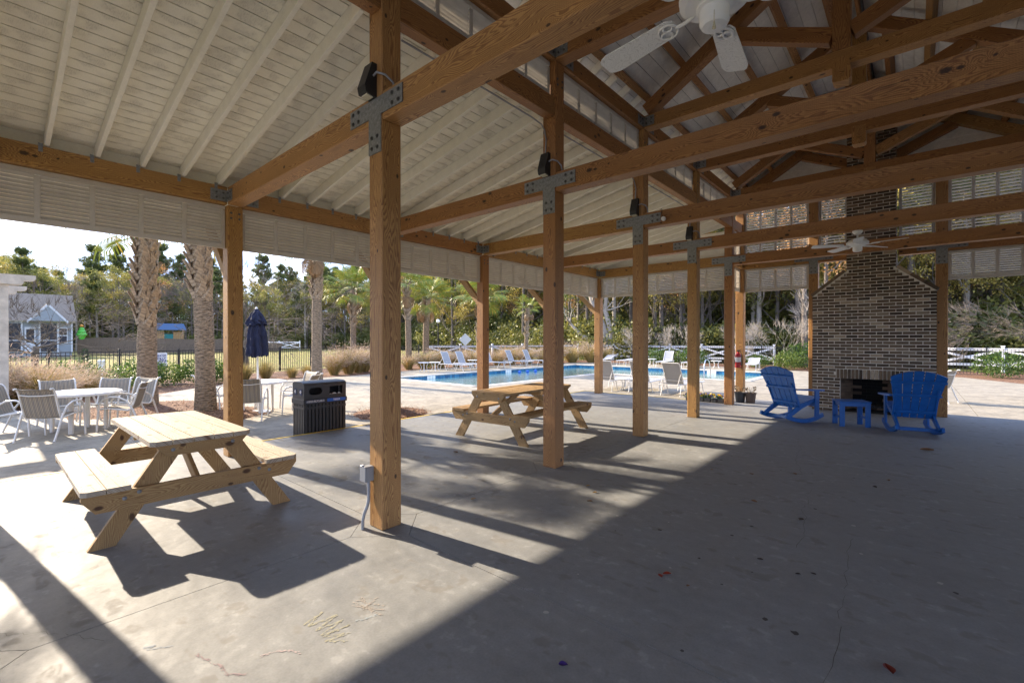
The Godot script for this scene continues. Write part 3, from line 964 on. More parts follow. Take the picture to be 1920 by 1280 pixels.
func skirt(P: Node, sx: int) -> void:
	var xi := XC + sx * 2.715
	var xe := XC + sx * 7.98          # eave edge
	var sl := 0.19
	var y_of := func(x: float) -> float: return 3.655 + sl * (6.27 - absf(x - XC))
	var z0 := 8.3
	var z1 := -9.86
	# rafters, 16 inches apart
	var xa := xi + sx * 0.07
	var ra := Vector3(xa, y_of.call(xa), 0)
	var re := Vector3(xe, y_of.call(xe), 0)
	var up := Vector3(-sx * -sl, 1, 0).normalized()
	var rm := []
	for i in 3: rm.append(beam_mesh((re - ra).length(), 0.14, 0.042, 0.003))
	var z := 0.083 - 0.4064 * 24
	var q := 0
	while z < z0:
		if z > z1:
			var t := along(ra + Vector3(0, 0.07, z), re + Vector3(0, 0.07, z))
			obj("rafter", rm[q % 3], M.rafter, P, t)
			var tie := 0.0
			q += 1
			# hurricane clip where the rafter sits on the eave beam
			if sx < 0:
				obj("rafter_clip", clip_mesh(), M.galvanized, P, at(xi - 3.56, 3.645, z + 0.05))
		z += 0.4064
	# boards above the rafters, parallel to the eave
	var run := (re - ra).length()
	var bw := 0.142
	var n := int(run / bw)
	var dir := (re - ra).normalized()
	var nrm := Vector3(-dir.y, dir.x, 0) * (-1.0 if dir.x < 0 else 1.0)
	var bm := []
	for i in 5: bm.append([beam_mesh(4.55, bw - 0.008, 0.02, 0.002), beam_mesh(4.55, bw - 0.008, 0.02, 0.002)])
	for i in n:
		var off := fmod(i * 1.63, 4.0) * 0.4064
		var zz := z0 + off * 0.0
		var c := ra + dir * (bw * (i + 0.5)) + nrm * (0.14 + 0.0115)
		if sx < 0:
			var k := 0
			while zz > z1 + 0.05:
				var l := minf(4.55, zz - z1)
				if k == 0: l = 4.55 - off
				if l > 0.2:
					var mesh: Mesh = bm[(i * 7 + k * 3) % 5][0] if absf(l - 4.55) < 0.001 else beam_mesh(l - 0.004, bw - 0.008, 0.02, 0.002)
					obj("soffit_board", mesh, M.ceiling, P, Transform3D(Basis(Vector3(0, 0, 1), dir, Vector3(0, 0, 1).cross(dir)), Vector3(c.x, c.y, zz - l * 0.5)))
				zz -= l
				k += 1
		else:
			if i % 2 == 0:
				obj("soffit_board", beam_mesh(z0 - z1, bw * 2 - 0.006, 0.02, 0.002), M.ceiling, P, Transform3D(Basis(Vector3(0, 0, 1), dir, Vector3(0, 0, 1).cross(dir)), Vector3(c.x + dir.x * bw * 0.5, c.y + dir.y * bw * 0.5, (z0 + z1) * 0.5)))
	# roof deck over the boards and the fascia
	var rb := ra + nrm * 0.19 - dir * 0.02
	var rc := re + nrm * 0.19 + dir * 0.05
	beam("roof_sheet", rb + Vector3(0, 0, (z0 + z1) * 0.5), rc + Vector3(0, 0, (z0 + z1) * 0.5), 0.04, z0 - z1 + 0.1, M.roof_metal, P)
	beam("fascia", Vector3(xe + sx * 0.02, re.y + 0.02, z0), Vector3(xe + sx * 0.02, re.y + 0.02, z1), 0.36, 0.03, M.rafter, P)
	# filler between rafters over the eave beam and the closing gable at the far end
	beam("frieze_board", Vector3(xi + sx * 3.68, 3.71, z0), Vector3(xi + sx * 3.68, 3.71, z1), 0.155, 0.02, M.rafter, P)
	for i in 5:
		var ya := 3.632 + i * 0.155
		var xlim := XC + sx * (6.27 - (ya + 0.14 - 3.80) / sl)
		if sx * (xlim - XC) < 2.9: continue
		var xs := xi + sx * 0.1
		var xend: float = xi + sx * 3.74 if i == 0 else xlim
		if i < 4:
			var pb := MB.new()
			pb.uo = Vector2(rng.randf(), rng.randf())
			var ytop := ya + 0.15
			var x1: float = XC + sx * minf(6.35, 6.27 - (ya + 0.15 - 3.80) / sl)
			var x2: float = XC + sx * minf(6.35, 6.27 - (ya - 3.80) / sl)
			pb.slab(at(0, 0, -9.87), PackedVector2Array([Vector2(xs, ya), Vector2(x2, ya), Vector2(x1, ytop), Vector2(xs, ytop)]), 0.02)
			obj("siding_board", pb.mesh(), M.siding, P)

func clip_mesh() -> ArrayMesh:
	if not M.has("clip"):
		var b := MB.new()
		b.box(at(0, -0.03, 0), Vector3(0.004, 0.09, 0.035))
		b.box(at(0.006, -0.045, 0.0), Vector3(0.012, 0.02, 0.02))
		M.clip = b.mesh()
	return M.clip

func hall_roof(P: Node) -> void:
	var z0 := 8.3
	var z1 := -11.2
	for s in [-1, 1]:
		var a := Vector3(XC + s * 3.5, 5.30 - 0.56 + 0.118, 0)
		var e := Vector3(XC, 7.05, 0)
		# line of the purlin undersides: top of the principal rafters
		var dir := (Vector3(XC + s * 0.094, 6.80, 0) - Vector3(XC + s * 2.60, 5.30, 0)).normalized()
		var nrm := Vector3(-dir.y, dir.x, 0)
		if nrm.y < 0: nrm = -nrm
		var base := Vector3(XC + s * 2.60, 5.30, 0) + nrm * 0.097
		for d in [0.12, 0.78, 1.44, 2.10, 2.74]:
			var c: Vector3 = base + dir * d + nrm * 0.07
			for seg in 4:
				var za := z0 - seg * 4.8768
				var zb := maxf(z1, za - 4.8728)
				beam("purlin", c + Vector3(0, 0, za), c + Vector3(0, 0, zb), 0.14, 0.09, M.timber, P, nrm)
		# painted rafter tails between plate and first purlin
		var z := -10.9
		while z < 8.2:
			beam("rafter_tail", base - dir * 0.75 + nrm * 0.075 + Vector3(0, 0, z), base + dir * 0.06 + nrm * 0.075 + Vector3(0, 0, z), 0.125, 0.042, M.rafter, P, nrm)
			z += 0.4064
		# boards, parallel to the ridge
		var bw := 0.184
		var n := 21
		for i in n:
			var c := base + dir * (-0.75 + bw * (i + 0.5)) + nrm * 0.152
			for seg in 4:
				var za := z0 - seg * 4.8768
				var zb := maxf(z1, za - 4.8768)
				var key := "hb%d_%.2f" % [(i + seg) % 4, za - zb]
				if not M.has(key): M[key] = beam_mesh(za - zb - 0.004, bw - 0.006, 0.02, 0.002)
				obj("ceiling_board", M[key], M.hall_board, P, Transform3D(Basis(Vector3(0, 0, 1), dir, Vector3(0, 0, 1).cross(dir)), Vector3(c.x, c.y, (za + zb) * 0.5)))
		beam("roof_sheet", base - dir * 0.85 + nrm * 0.2 + Vector3(0, 0, (z0 + z1) * 0.5), base + dir * 3.22 + nrm * 0.2 + Vector3(0, 0, (z0 + z1) * 0.5), 0.04, z0 - z1 + 0.4, M.roof_metal, P)
	beam("ridge_board", Vector3(XC, 6.96, z0), Vector3(XC, 6.96, z1), 0.2, 0.05, M.timber, P)
	# gable siding behind the end truss
	var i := 0
	var y := 5.22
	while y < 7.0:
		var hw0 := (7.135 - y) / 0.5986
		var hw1 := maxf(0.02, (7.135 - y - 0.165) / 0.5986)
		var pb := MB.new()
		pb.uo = Vector2(rng.randf(), rng.randf())
		pb.slab(at(0, 0, ZF - 0.125), PackedVector2Array([Vector2(XC - hw0, y), Vector2(XC + hw0, y), Vector2(XC + hw1, y + 0.163), Vector2(XC - hw1, y + 0.163)]), 0.02)
		obj("siding_board", pb.mesh(), M.hall_board, P)
		y += 0.167
		i += 1

func end_wall(P: Node) -> void:
	# posts of the fireplace wall
	var stand := Basis(Vector3.UP, Vector3.RIGHT, Vector3(0, 0, -1))
	for x in [XC - 2.715, XC - 1.1, XC + 1.12, XC + 2.715]:
		obj("post", beam_mesh(5.0, 0.19, 0.19, 0.008), M.post, P, Transform3D(stand, Vector3(x, 2.5, ZF)))
	var ym := (TB + TT) * 0.5
	for s in [[XC - 2.62, XC - 1.195], [XC - 1.005, XC - 0.44], [XC + 0.44, XC + 1.025], [XC + 1.215, XC + 2.62]]:
		beam("eave_beam", Vector3(s[0], ym, ZF), Vector3(s[1], ym, ZF), TT - TB, 0.18, M.timber, P)
		beam("wall_plate", Vector3(s[0], 5.11 - 0.0, ZF - 0.19), Vector3(s[1], 5.11, ZF - 0.19), 0.22, 0.12, M.timber, P)
		var w: float = s[1] - s[0] - 0.01
		var cols := 4 if w > 1.0 else 1
		louver(P, Vector3(s[0] + 0.005, 4.995, ZF), Vector3(1, 0, 0), w, 1.36, cols, false, 0.06, 1.12)
		if cols > 1:
			louver(P, Vector3(s[0] + 0.005, TB - 0.004, ZF), Vector3(1, 0, 0), w, 0.585, 4, false)
	# louvers under the tie that closes the side aisle
	for sx in [-1, 1]:
		var a: float = XC + sx * 6.27
		var b: float = XC + sx * 2.81
		louver(P, Vector3(minf(a, b) + 0.004, TB - 0.004, -4 * BAY - 0.095), Vector3(1, 0, 0), absf(a - b) - 0.008, 0.575, 8, false)

# galvanised plates and angles
func steel(P: Node, zrow: Array) -> void:
	var tp := PackedVector2Array([Vector2(-0.386, 0.2), Vector2(0.386, 0.2), Vector2(0.386, 0.05), Vector2(0.09, 0.05), Vector2(0.09, -0.258), Vector2(-0.09, -0.258), Vector2(-0.09, 0.05), Vector2(-0.386, 0.05)])
	var tb := MB.new()
	tb.slab(Transform3D(), tp, 0.007)
	var tm := tb.mesh()
	var bb := MB.new()
	for p in [[-0.335, 0.165], [-0.335, 0.085], [-0.25, 0.165], [-0.25, 0.085], [0.335, 0.165], [0.335, 0.085], [0.25, 0.165], [0.25, 0.085], [-0.04, -0.12], [0.04, -0.12], [-0.04, -0.21], [0.04, -0.21]]:
		bb.lathe(Transform3D(Basis(Vector3.RIGHT, PI / 2), Vector3(p[0], p[1], 0.0035)), [Vector2(0.019, 0), Vector2(0.019, 0.003), Vector2(0.012, 0.0035), Vector2(0.011, 0.011), Vector2(0, 0.012)], 6)
	var bm := bb.mesh()
	var spots := []
	for z in zrow: spots.append(Vector3(XC - 2.715, TB, z + 0.0995))
	for x in [XC - 1.1, XC + 1.12]: spots.append(Vector3(x, TB, ZF + 0.0995))
	for s in spots:
		var o := obj("steel_plate", tm, M.galvanized, P, Transform3D(Basis(), s))
		var bo := obj("bolts", bm, M.bolt, o)
		bo.set_meta("kind", "stuff")
	# angles where ties meet the eave beams and where chords meet the plates
	var an := MB.new()
	an.box(at(0.09, 0, 0.003), Vector3(0.18, 0.15, 0.006))
	an.box(at(0.003, 0, 0.1), Vector3(0.006, 0.15, 0.2))
	var am := an.mesh()
	var ab := MB.new()
	for p in [[0.05, 0.035], [0.05, -0.035], [0.13, 0.035], [0.13, -0.035]]:
		ab.lathe(Transform3D(Basis(Vector3.RIGHT, PI / 2), Vector3(p[0], p[1], 0.006)), [Vector2(0.014, 0), Vector2(0.012, 0.01), Vector2(0, 0.011)], 6)
		ab.lathe(Transform3D(Basis(Vector3.BACK, -PI / 2), Vector3(0.006, p[1], p[0])), [Vector2(0.014, 0), Vector2(0.012, 0.01), Vector2(0, 0.011)], 6)
	var abm := ab.mesh()
	var hm := MB.new()
	for p in [[0, 0.035], [0, -0.035]]:
		for w in [-0.05, 0.05]:
			hm.lathe(Transform3D(Basis(Vector3.BACK, -PI / 2), Vector3(0, p[1], w)), [Vector2(0.016, 0), Vector2(0.014, 0.008), Vector2(0, 0.009)], 6)
	var hmm := hm.mesh()
	for z in zrow:
		for f in [1.0, -1.0]:
			var o := obj("steel_angle", am, M.galvanized, P, Transform3D(Basis(Vector3(1, 0, 0), Vector3(0, f, 0), Vector3(0, 0, f)), Vector3(XC - 6.27, 3.505, z + f * 0.0945)))
			obj("bolts", abm, M.bolt, o).set_meta("kind", "stuff")
			var o2 := obj("steel_angle", am, M.galvanized, P, Transform3D(Basis(Vector3(1, 0, 0), Vector3(0, f, 0), Vector3(0, 0, f)), Vector3(XC - 2.62, 5.1, z + f * 0.0945)))
			obj("bolts", abm, M.bolt, o2).set_meta("kind", "stuff")
		obj("bolts", hmm, M.bolt, P, at(XC - 6.27, 3.26, z)).set_meta("kind", "stuff")
		obj("bolts", hmm, M.bolt, P, at(XC - 2.62, 4.75, z)).set_meta("kind", "stuff")

# ---------------------------------------------------------------- fireplace
func brick_color(r: RandomNumberGenerator) -> Color:
	var k := r.randf()
	var c := Color(0.085, 0.064, 0.048)
	if k < 0.3: c = Color(0.055, 0.043, 0.034)
	elif k < 0.55: c = Color(0.12, 0.09, 0.066)
	elif k < 0.68: c = Color(0.17, 0.132, 0.098)
	elif k < 0.76: c = Color(0.28, 0.24, 0.195)
	return Color(c.r * 1.08, c.g, c.b * 0.86) * r.randf_range(1.0, 1.75)

func brick_mesh(l: float, h: float, d: float, seed_i: int) -> ArrayMesh:
	var k := "bk%.3f_%.3f_%.3f_%d" % [l, h, d, seed_i]
	if not M.has(k):
		var r := RandomNumberGenerator.new(); r.seed = seed_i * 31 + 7
		var b := MB.new()
		b.use_col = true
		b.col = brick_color(r)
		b.uo = Vector2(r.randf(), r.randf())
		b.box(Transform3D(), Vector3(l, h, d), 0.004)
		M[k] = b.mesh()
	return M[k]

func make_fireplace() -> void:
	var F := thing("brick_fireplace", "tall dark brown brick fireplace and chimney between two timber posts", "fireplace")
	var zf := -10.3
	var x0 := 1.56
	var x1 := 3.66
	var ox0 := 2.085
	var ox1 := 3.135
	var oh := 0.735
	var ch0 := 2.19
	var ch1 := 3.03
	var cy := 0.0677
	var sh0 := 2.56
	var sh1 := 3.08
	# mortar core
	var b := MB.new()
	var zc := zf - 0.0025
	var body := PackedVector2Array([Vector2(x0 + 0.008, 0), Vector2(ox0, 0), Vector2(ox0, oh), Vector2(ox1, oh), Vector2(ox1, 0), Vector2(x1 - 0.008, 0), Vector2(x1 - 0.008, sh0 - 0.02), Vector2(ch1 - 0.008, sh1 - 0.02), Vector2(ch0 + 0.008, sh1 - 0.02), Vector2(x0 + 0.008, sh0 - 0.02)])
	b.slab(at(0, 0, zc - 0.205), body, 0.39)
	b.box(at((ch0 + ch1) * 0.5, 5.5, zc - 0.3), Vector3(ch1 - ch0 - 0.016, 4.9, 0.58))
	obj("mortar", b.mesh(), M.mortar, F)
	var r := RandomNumberGenerator.new(); r.seed = 404
	var rest := MB.new()
	rest.use_col = true
	var made := 0
	var rows := 110
	for k in rows:
		var y0 := k * cy
		var y1 := y0 + cy - 0.0145
		# span of this course
		var a := x0
		var e := x1
		if y0 > sh0:
			if y0 < sh1:
				var f := (y1 - sh0) / (sh1 - sh0)
				a = lerpf(x0, ch0, f) + 0.02; e = lerpf(x1, ch1, f) - 0.02
			else:
				a = ch0; e = ch1
		var spans := [[a, e]]
		if y0 < oh + 0.21 - 0.02:
			var l0 := ox0 if y0 < oh - 0.02 else ox0 - 0.075
			var l1 := ox1 if y0 < oh - 0.02 else ox1 + 0.075
			spans = [[a, l0 - 0.005], [l1 + 0.005, e]]
		for sp in spans:
			# running bond on one grid for the whole stack, clipped to this course's span
			var gx := x0 - (0.1055 if k % 2 == 1 else 0.0)
			while gx < sp[1] - 0.02:
				var x: float = maxf(gx, sp[0])
				var xe: float = minf(gx + 0.1965, sp[1])
				gx += 0.211
				var l := xe - x
				if l < 0.025: continue
				var depth := 0.09
				var proud := r.randf_range(-0.0025, 0.0025)
				var c := Vector3(x + l * 0.5, (y0 + y1) * 0.5, zf - depth * 0.5 + proud)
				if made < 292 and absf(l - 0.1965) < 0.03 and y0 < 3.0:
					obj("brick", brick_mesh(l, cy - 0.0145, depth, r.randi() % 14), M.brick, F, Transform3D(Basis(Vector3.UP, r.randf_range(-0.006, 0.006)), c))
					made += 1
				else:
					rest.col = brick_color(r)
					rest.uo = Vector2(r.randf(), r.randf())
					rest.box(Transform3D(Basis(), c), Vector3(l, cy - 0.0145, depth), 0.004)
		# returns on the sides
		for sx in [a, e]:
			var zz := zf - 0.1
			var dd := 0.4 if y0 < sh1 else 0.6
			while zz > zf - dd:
				rest.col = brick_color(r)
				rest.box(at(sx + (0.045 if sx == a else -0.045), (y0 + y1) * 0.5, zz - 0.1), Vector3(0.09, cy - 0.0145, 0.195), 0.004)
				zz -= 0.2055
	# soldier course over the opening
	var xs := ox0 - 0.07
	while xs < ox1 + 0.05:
		obj("soldier_brick", brick_mesh(0.053, 0.196, 0.095, r.randi() % 9), M.brick, F, at(xs + 0.03, oh + 0.1, zf - 0.044))
		xs += 0.0675
	# rowlock bricks capping the sloped shoulders
	for s in [-1, 1]:
		var p0 := Vector3(x0 + 0.0 if s < 0 else x1, sh0, 0)
		var p1 := Vector3(ch0 if s < 0 else ch1, sh1, 0)
		var d := (p1 - p0).normalized()
		var n := Vector3(-d.y, d.x, 0)
		if n.y < 0: n = -n
		var cnt := int((p1 - p0).length() / 0.208)
		for k in cnt:
			var c := p0 + d * ((p1 - p0).length() * (k + 0.5) / cnt) + n * 0.035
			obj("cap_brick", brick_mesh((p1 - p0).length() / cnt - 0.009, 0.06, 0.42, r.randi() % 9), M.brick, F, Transform3D(Basis(d, n, d.cross(n)), Vector3(c.x, c.y, zf - 0.2)))
		var sl := MB.new()
		sl.slab(Transform3D(), PackedVector2Array([Vector2(p0.x, p0.y - 0.03), Vector2(p1.x, p1.y - 0.03), Vector2(p1.x, p1.y), Vector2(p0.x, p0.y)]), 0.4)
		obj("mortar_bed", sl.mesh(), M.mortar, F, at(0, 0, zf - 0.206))
	var ro := obj("brick_courses", rest.mesh(), M.brick, F)
	ro.set_meta("kind", "stuff")
	# firebox: splayed sides and back of pale firebrick, sooted where the fire burnt
	var fb := MB.new()
	fb.use_col = true
	var zb := zf - 0.62
	for k in 11:
		var yy := 0.034 + k * 0.068
		for w in 3:
			var A := Vector3(ox0 - 0.02, yy, zf - 0.1)
			var B := Vector3(ox0 + 0.16, yy, zb)
			if w == 1: A = Vector3(ox0 + 0.16, yy, zb); B = Vector3(ox1 - 0.16, yy, zb)
			if w == 2: A = Vector3(ox1 - 0.16, yy, zb); B = Vector3(ox1 + 0.02, yy, zf - 0.1)
			var L := (B - A).length()
			var n := int(ceil(L / 0.205))
			for i in n:
				var s0 := L * i / n + (0.09 if k % 2 == 0 and i > 0 else 0.0)
				var s1 := minf(L, L * (i + 1) / n + (0.09 if k % 2 == 0 else 0.0))
				var pa := A + (B - A).normalized() * s0
				var pb := A + (B - A).normalized() * (s1 - 0.006)
				var soot := 0.0
				if w == 1:
					var cx := (pa.x + pb.x) * 0.5
					soot = 1.0 if absf(cx - 2.62) < 0.26 + r.randf_range(-0.07, 0.12) and yy > 0.12 else (0.55 if r.randf() < 0.25 else 0.0)
				elif r.randf() < 0.2: soot = 0.4
				fb.col = Color(0.22, 0.15, 0.1).lerp(Color(0.012, 0.011, 0.01), soot) * r.randf_range(0.75, 1.15)
				fb.uo = Vector2(r.randf(), r.randf())
				fb.box(along(pa, pb), Vector3((pb - pa).length(), 0.062, 0.05), 0.003)
	var fo := obj("firebox_bricks", fb.mesh(), M.firebrick, F)
	fo.set_meta("kind", "stuff")
	fo.set_meta("label", "pale firebrick lining blackened by soot")
	var sb := MB.new()
	sb.box(at(2.61, 0.45, zb - 0.06), Vector3(1.3, 0.95, 0.06))
	sb.box(at(ox0 - 0.03, 0.45, zf - 0.42), Vector3(0.06, 0.95, 0.66))
	sb.box(at(ox1 + 0.03, 0.45, zf - 0.42), Vector3(0.06, 0.95, 0.66))
	sb.box(at(2.61, 0.77, zf - 0.43), Vector3(1.2, 0.06, 0.64))
	sb.box(at(2.61, 0.012, zf - 0.36), Vector3(1.03, 0.02, 0.6))
	obj("firebox_shell", sb.mesh(), M.soot, F)
	# outer breast behind the wall
	var ob := MB.new()
	ob.box(at(2.61, 1.3, zf - 0.98), Vector3(1.5, 2.6, 0.5))
	obj("chimney_breast", ob.mesh(), M.mortar, F)
	# iron grate with ash
	var gr := MB.new()
	for i in 6:
		gr.box(at(2.36 + i * 0.1, 0.13, zf - 0.36), Vector3(0.018, 0.018, 0.34))
	for i in 2:
		gr.box(at(2.61, 0.115, zf - 0.24 - i * 0.24), Vector3(0.56, 0.018, 0.018))
		for s in [-0.24, 0.24]: gr.box(at(2.61 + s, 0.06, zf - 0.24 - i * 0.24), Vector3(0.018, 0.1, 0.018))
	var gt := thing("fire_grate", "black iron fire grate inside the brick fireplace", "grate")
	obj("bars", gr.mesh(), M.black_metal, gt)

# ---------------------------------------------------------------- ceiling fans and fittings
func make_fans() -> void:
	var f := thing("ceiling_fan", "white five-blade ceiling fan hanging closest overhead", "ceiling fan", Vector3(2.6, 3.395, -0.095), 0.0, "ceiling fans")
	var b := MB.new()
	b.lathe(Transform3D(), [Vector2(0.0, 0), Vector2(0.07, 0), Vector2(0.072, -0.02), Vector2(0.05, -0.055), Vector2(0.02, -0.065)], 20)
	obj("canopy", b.mesh(), M.white_paint, f)
	b = MB.new()
	b.tube([Vector3(0, -0.05, 0), Vector3(0, -0.17, 0)], 0.014, 10)
	obj("down_rod", b.mesh(), M.white_paint, f)
	b = MB.new()
	b.lathe(Transform3D(), [Vector2(0.02, -0.13), Vector2(0.06, -0.135), Vector2(0.12, -0.155), Vector2(0.15, -0.185), Vector2(0.158, -0.2), Vector2(0.15, -0.215), Vector2(0.155, -0.225), Vector2(0.13, -0.24), Vector2(0.08, -0.247), Vector2(0.0, -0.248)], 28)
	obj("motor_housing", b.mesh(), M.white_paint, f)
	b = MB.new()
	b.lathe(Transform3D(), [Vector2(0.0, -0.245), Vector2(0.078, -0.246), Vector2(0.08, -0.262), Vector2(0.066, -0.268), Vector2(0.066, -0.325), Vector2(0.055, -0.345), Vector2(0.03, -0.352), Vector2(0.0, -0.353)], 24)
	obj("switch_housing", b.mesh(), M.white_paint, f)
	b = MB.new()
	b.tube([Vector3(0.02, -0.31, 0.066), Vector3(0.02, -0.36, 0.068)], 0.0015, 5)
	b.lathe(at(0.02, -0.36, 0.068), [Vector2(0.002, 0), Vector2(0.006, -0.02), Vector2(0.009, -0.035), Vector2(0.0, -0.042)], 8)
	obj("pull_chain", b.mesh(), M.lens, f)
	# blade outline
	var poly := PackedVector2Array()
	for p in [[0.2, -0.035], [0.23, -0.055], [0.6, -0.071], [0.64, -0.06], [0.66, -0.045], [0.66, 0.045], [0.64, 0.06], [0.6, 0.071], [0.23, 0.055], [0.2, 0.035]]:
		poly.append(Vector2(p[0], p[1]))
	var bl := MB.new()
	bl.slab(Transform3D(Basis(Vector3.RIGHT, PI / 2 + 0.2), Vector3(0, 0, 0)), poly, 0.008)
	var bm := bl.mesh()
	var ir := MB.new()
	ir.tube([Vector3(0.1, -0.006, 0), Vector3(0.15, -0.016, 0), Vector3(0.2, -0.012, 0)], 0.009, 8)
	for ring in [[0.245, 0.0, 0.05, 0.042], [0.262, 0.018, 0.028, 0.024], [0.235, -0.022, 0.024, 0.018]]:
		var path := []
		for k in 17:
			var a := TAU * k / 16
			var xx: float = ring[0] + cos(a) * ring[2]
			var zz: float = ring[1] + sin(a) * ring[3]
			path.append(Vector3(xx, -0.011 - zz * tan(0.2), zz))
		ir.tube(path, 0.0065, 6, false)
	var im := ir.mesh()
	for k in 5:
		var a := deg_to_rad(-169.0 + 72.0 * k)
		var o := obj("blade", bm, M.fan_blade, f, Transform3D(Basis(Vector3.UP, -a), Vector3(0, -0.232, 0)))
		obj("blade_iron", im, M.white_paint, o)
	var g := copy(f, Vector3(2.6, 3.395, -3 * BAY - 0.095), 0.6, "white ceiling fan hanging in front of the brick chimney")
	# wall packs above the steel plates
	var w := thing("wall_light", "black wedge wall light on the nearest timber post", "wall light", Vector3(XC - 2.75, 3.6, 0.0), 0.0, "wall lights on the posts")
	var wb := MB.new()
	wb.slab(Transform3D(Basis(Vector3.UP, -PI / 2), Vector3(0, 0, 0)), PackedVector2Array([Vector2(0, 0), Vector2(0.1, 0.015), Vector2(0.112, 0.07), Vector2(0.045, 0.28), Vector2(0, 0.28)]), 0.115)
	obj("housing", wb.mesh(), M.black_plastic, w)
	wb = MB.new()
	wb.box(Transform3D(Basis(Vector3.RIGHT, -0.16), Vector3(0, 0.004, 0.055)), Vector3(0.085, 0.012, 0.06), 0.003)
	obj("lens", wb.mesh(), M.lens, w)
	wb = MB.new()
	wb.tube([Vector3(0.055, 0.17, 0.03), Vector3(0.11, 0.178, 0.035), Vector3(0.15, 0.165, -0.02), Vector3(0.155, 0.13, -0.09), Vector3(0.152, 0.06, -0.12)], 0.0095, 8)
	obj("conduit", wb.mesh(), M.grey_pvc, w)
	var names := ["black wedge wall light on the second timber post from the camera", "black wedge wall light on the third timber post from the camera", "black wedge wall light on the fourth timber post from the camera"]
	for i in 3:
		var c := copy(w, Vector3(XC - 2.75, 3.6, -BAY * (i + 1)), 0.0, names[i])
		var cb := MB.new()
		cb.tube([Vector3(0.0, 0.27, 0.03), Vector3(0.01, 0.45, 0.025), Vector3(-0.02, 0.58, 0.02), Vector3(-0.06, 0.66, 0.03), Vector3(-0.075, 0.69, 0.2), Vector3(-0.07, 0.695, 0.9), Vector3(-0.07, 0.695, 2.1)], 0.0095, 7)
		obj("feed_conduit", cb.mesh(), M.grey_pvc, c)
	# small camera on the third tie
	var sc := thing("security_camera", "small white and black camera clipped to a tie beam", "camera", Vector3(0.36, 3.47, -2 * BAY + 0.01))
	wb = MB.new()
	wb.lathe(Transform3D(Basis(Vector3(0.3, -0.2, 1).normalized().cross(Vector3.UP).normalized(), PI / 2 * 0.9), Vector3(0, 0, 0.05)), [Vector2(0, -0.06), Vector2(0.03, -0.055), Vector2(0.035, 0), Vector2(0.035, 0.05)], 14)
	obj("housing", wb.mesh(), M.white_paint, sc)
	wb = MB.new()
	wb.lathe(Transform3D(Basis(Vector3(0.3, -0.2, 1).normalized().cross(Vector3.UP).normalized(), PI / 2 * 0.9), Vector3(0, 0, 0.05)), [Vector2(0.036, 0.03), Vector2(0.036, 0.062), Vector2(0, 0.066)], 14)
	obj("lens", wb.mesh(), M.black_plastic, sc)
	wb = MB.new()
	wb.tube([Vector3(-0.02, 0.02, 0.03), Vector3(-0.04, 0.1, 0.02), Vector3(-0.045, 0.17, 0.0), Vector3(-0.1, 0.18, -0.05)], 0.005, 6)
	obj("cable", wb.mesh(), M.black_plastic, sc)
	# outlet box with two conduits at the foot of the nearest post
	var ob := thing("outlet_box", "grey weatherproof outlet box with twin conduits on the nearest post", "outlet box", Vector3(-0.155, 0, 0.0))
	wb = MB.new()
	wb.box(at(0, 0.46, 0.04), Vector3(0.075, 0.125, 0.08), 0.006)
	obj("box", wb.mesh(), M.grey_pvc, ob)
	wb = MB.new()
	wb.box(at(0, 0.465, 0.084), Vector3(0.085, 0.13, 0.01), 0.003)
	wb.box(at(0.0, 0.535, 0.084), Vector3(0.03, 0.012, 0.014), 0.002)
	obj("cover", wb.mesh(), M.grey_pvc, ob)
	for s in [-1, 1]:
		wb = MB.new()
		wb.tube([Vector3(s * 0.016, 0.4, 0.03 + 0.01 * s), Vector3(s * 0.016, 0.24, 0.03 + 0.01 * s), Vector3(s * 0.016 - 0.005, 0.19, 0.04 + 0.01 * s), Vector3(s * 0.016 - 0.015, 0.12, 0.065 + 0.01 * s), Vector3(s * 0.016 - 0.018, 0.07, 0.075 + 0.01 * s), Vector3(s * 0.016 - 0.018, 0.0, 0.076 + 0.01 * s)], 0.0135, 10)
		obj("conduit", wb.mesh(), M.grey_pvc, ob)

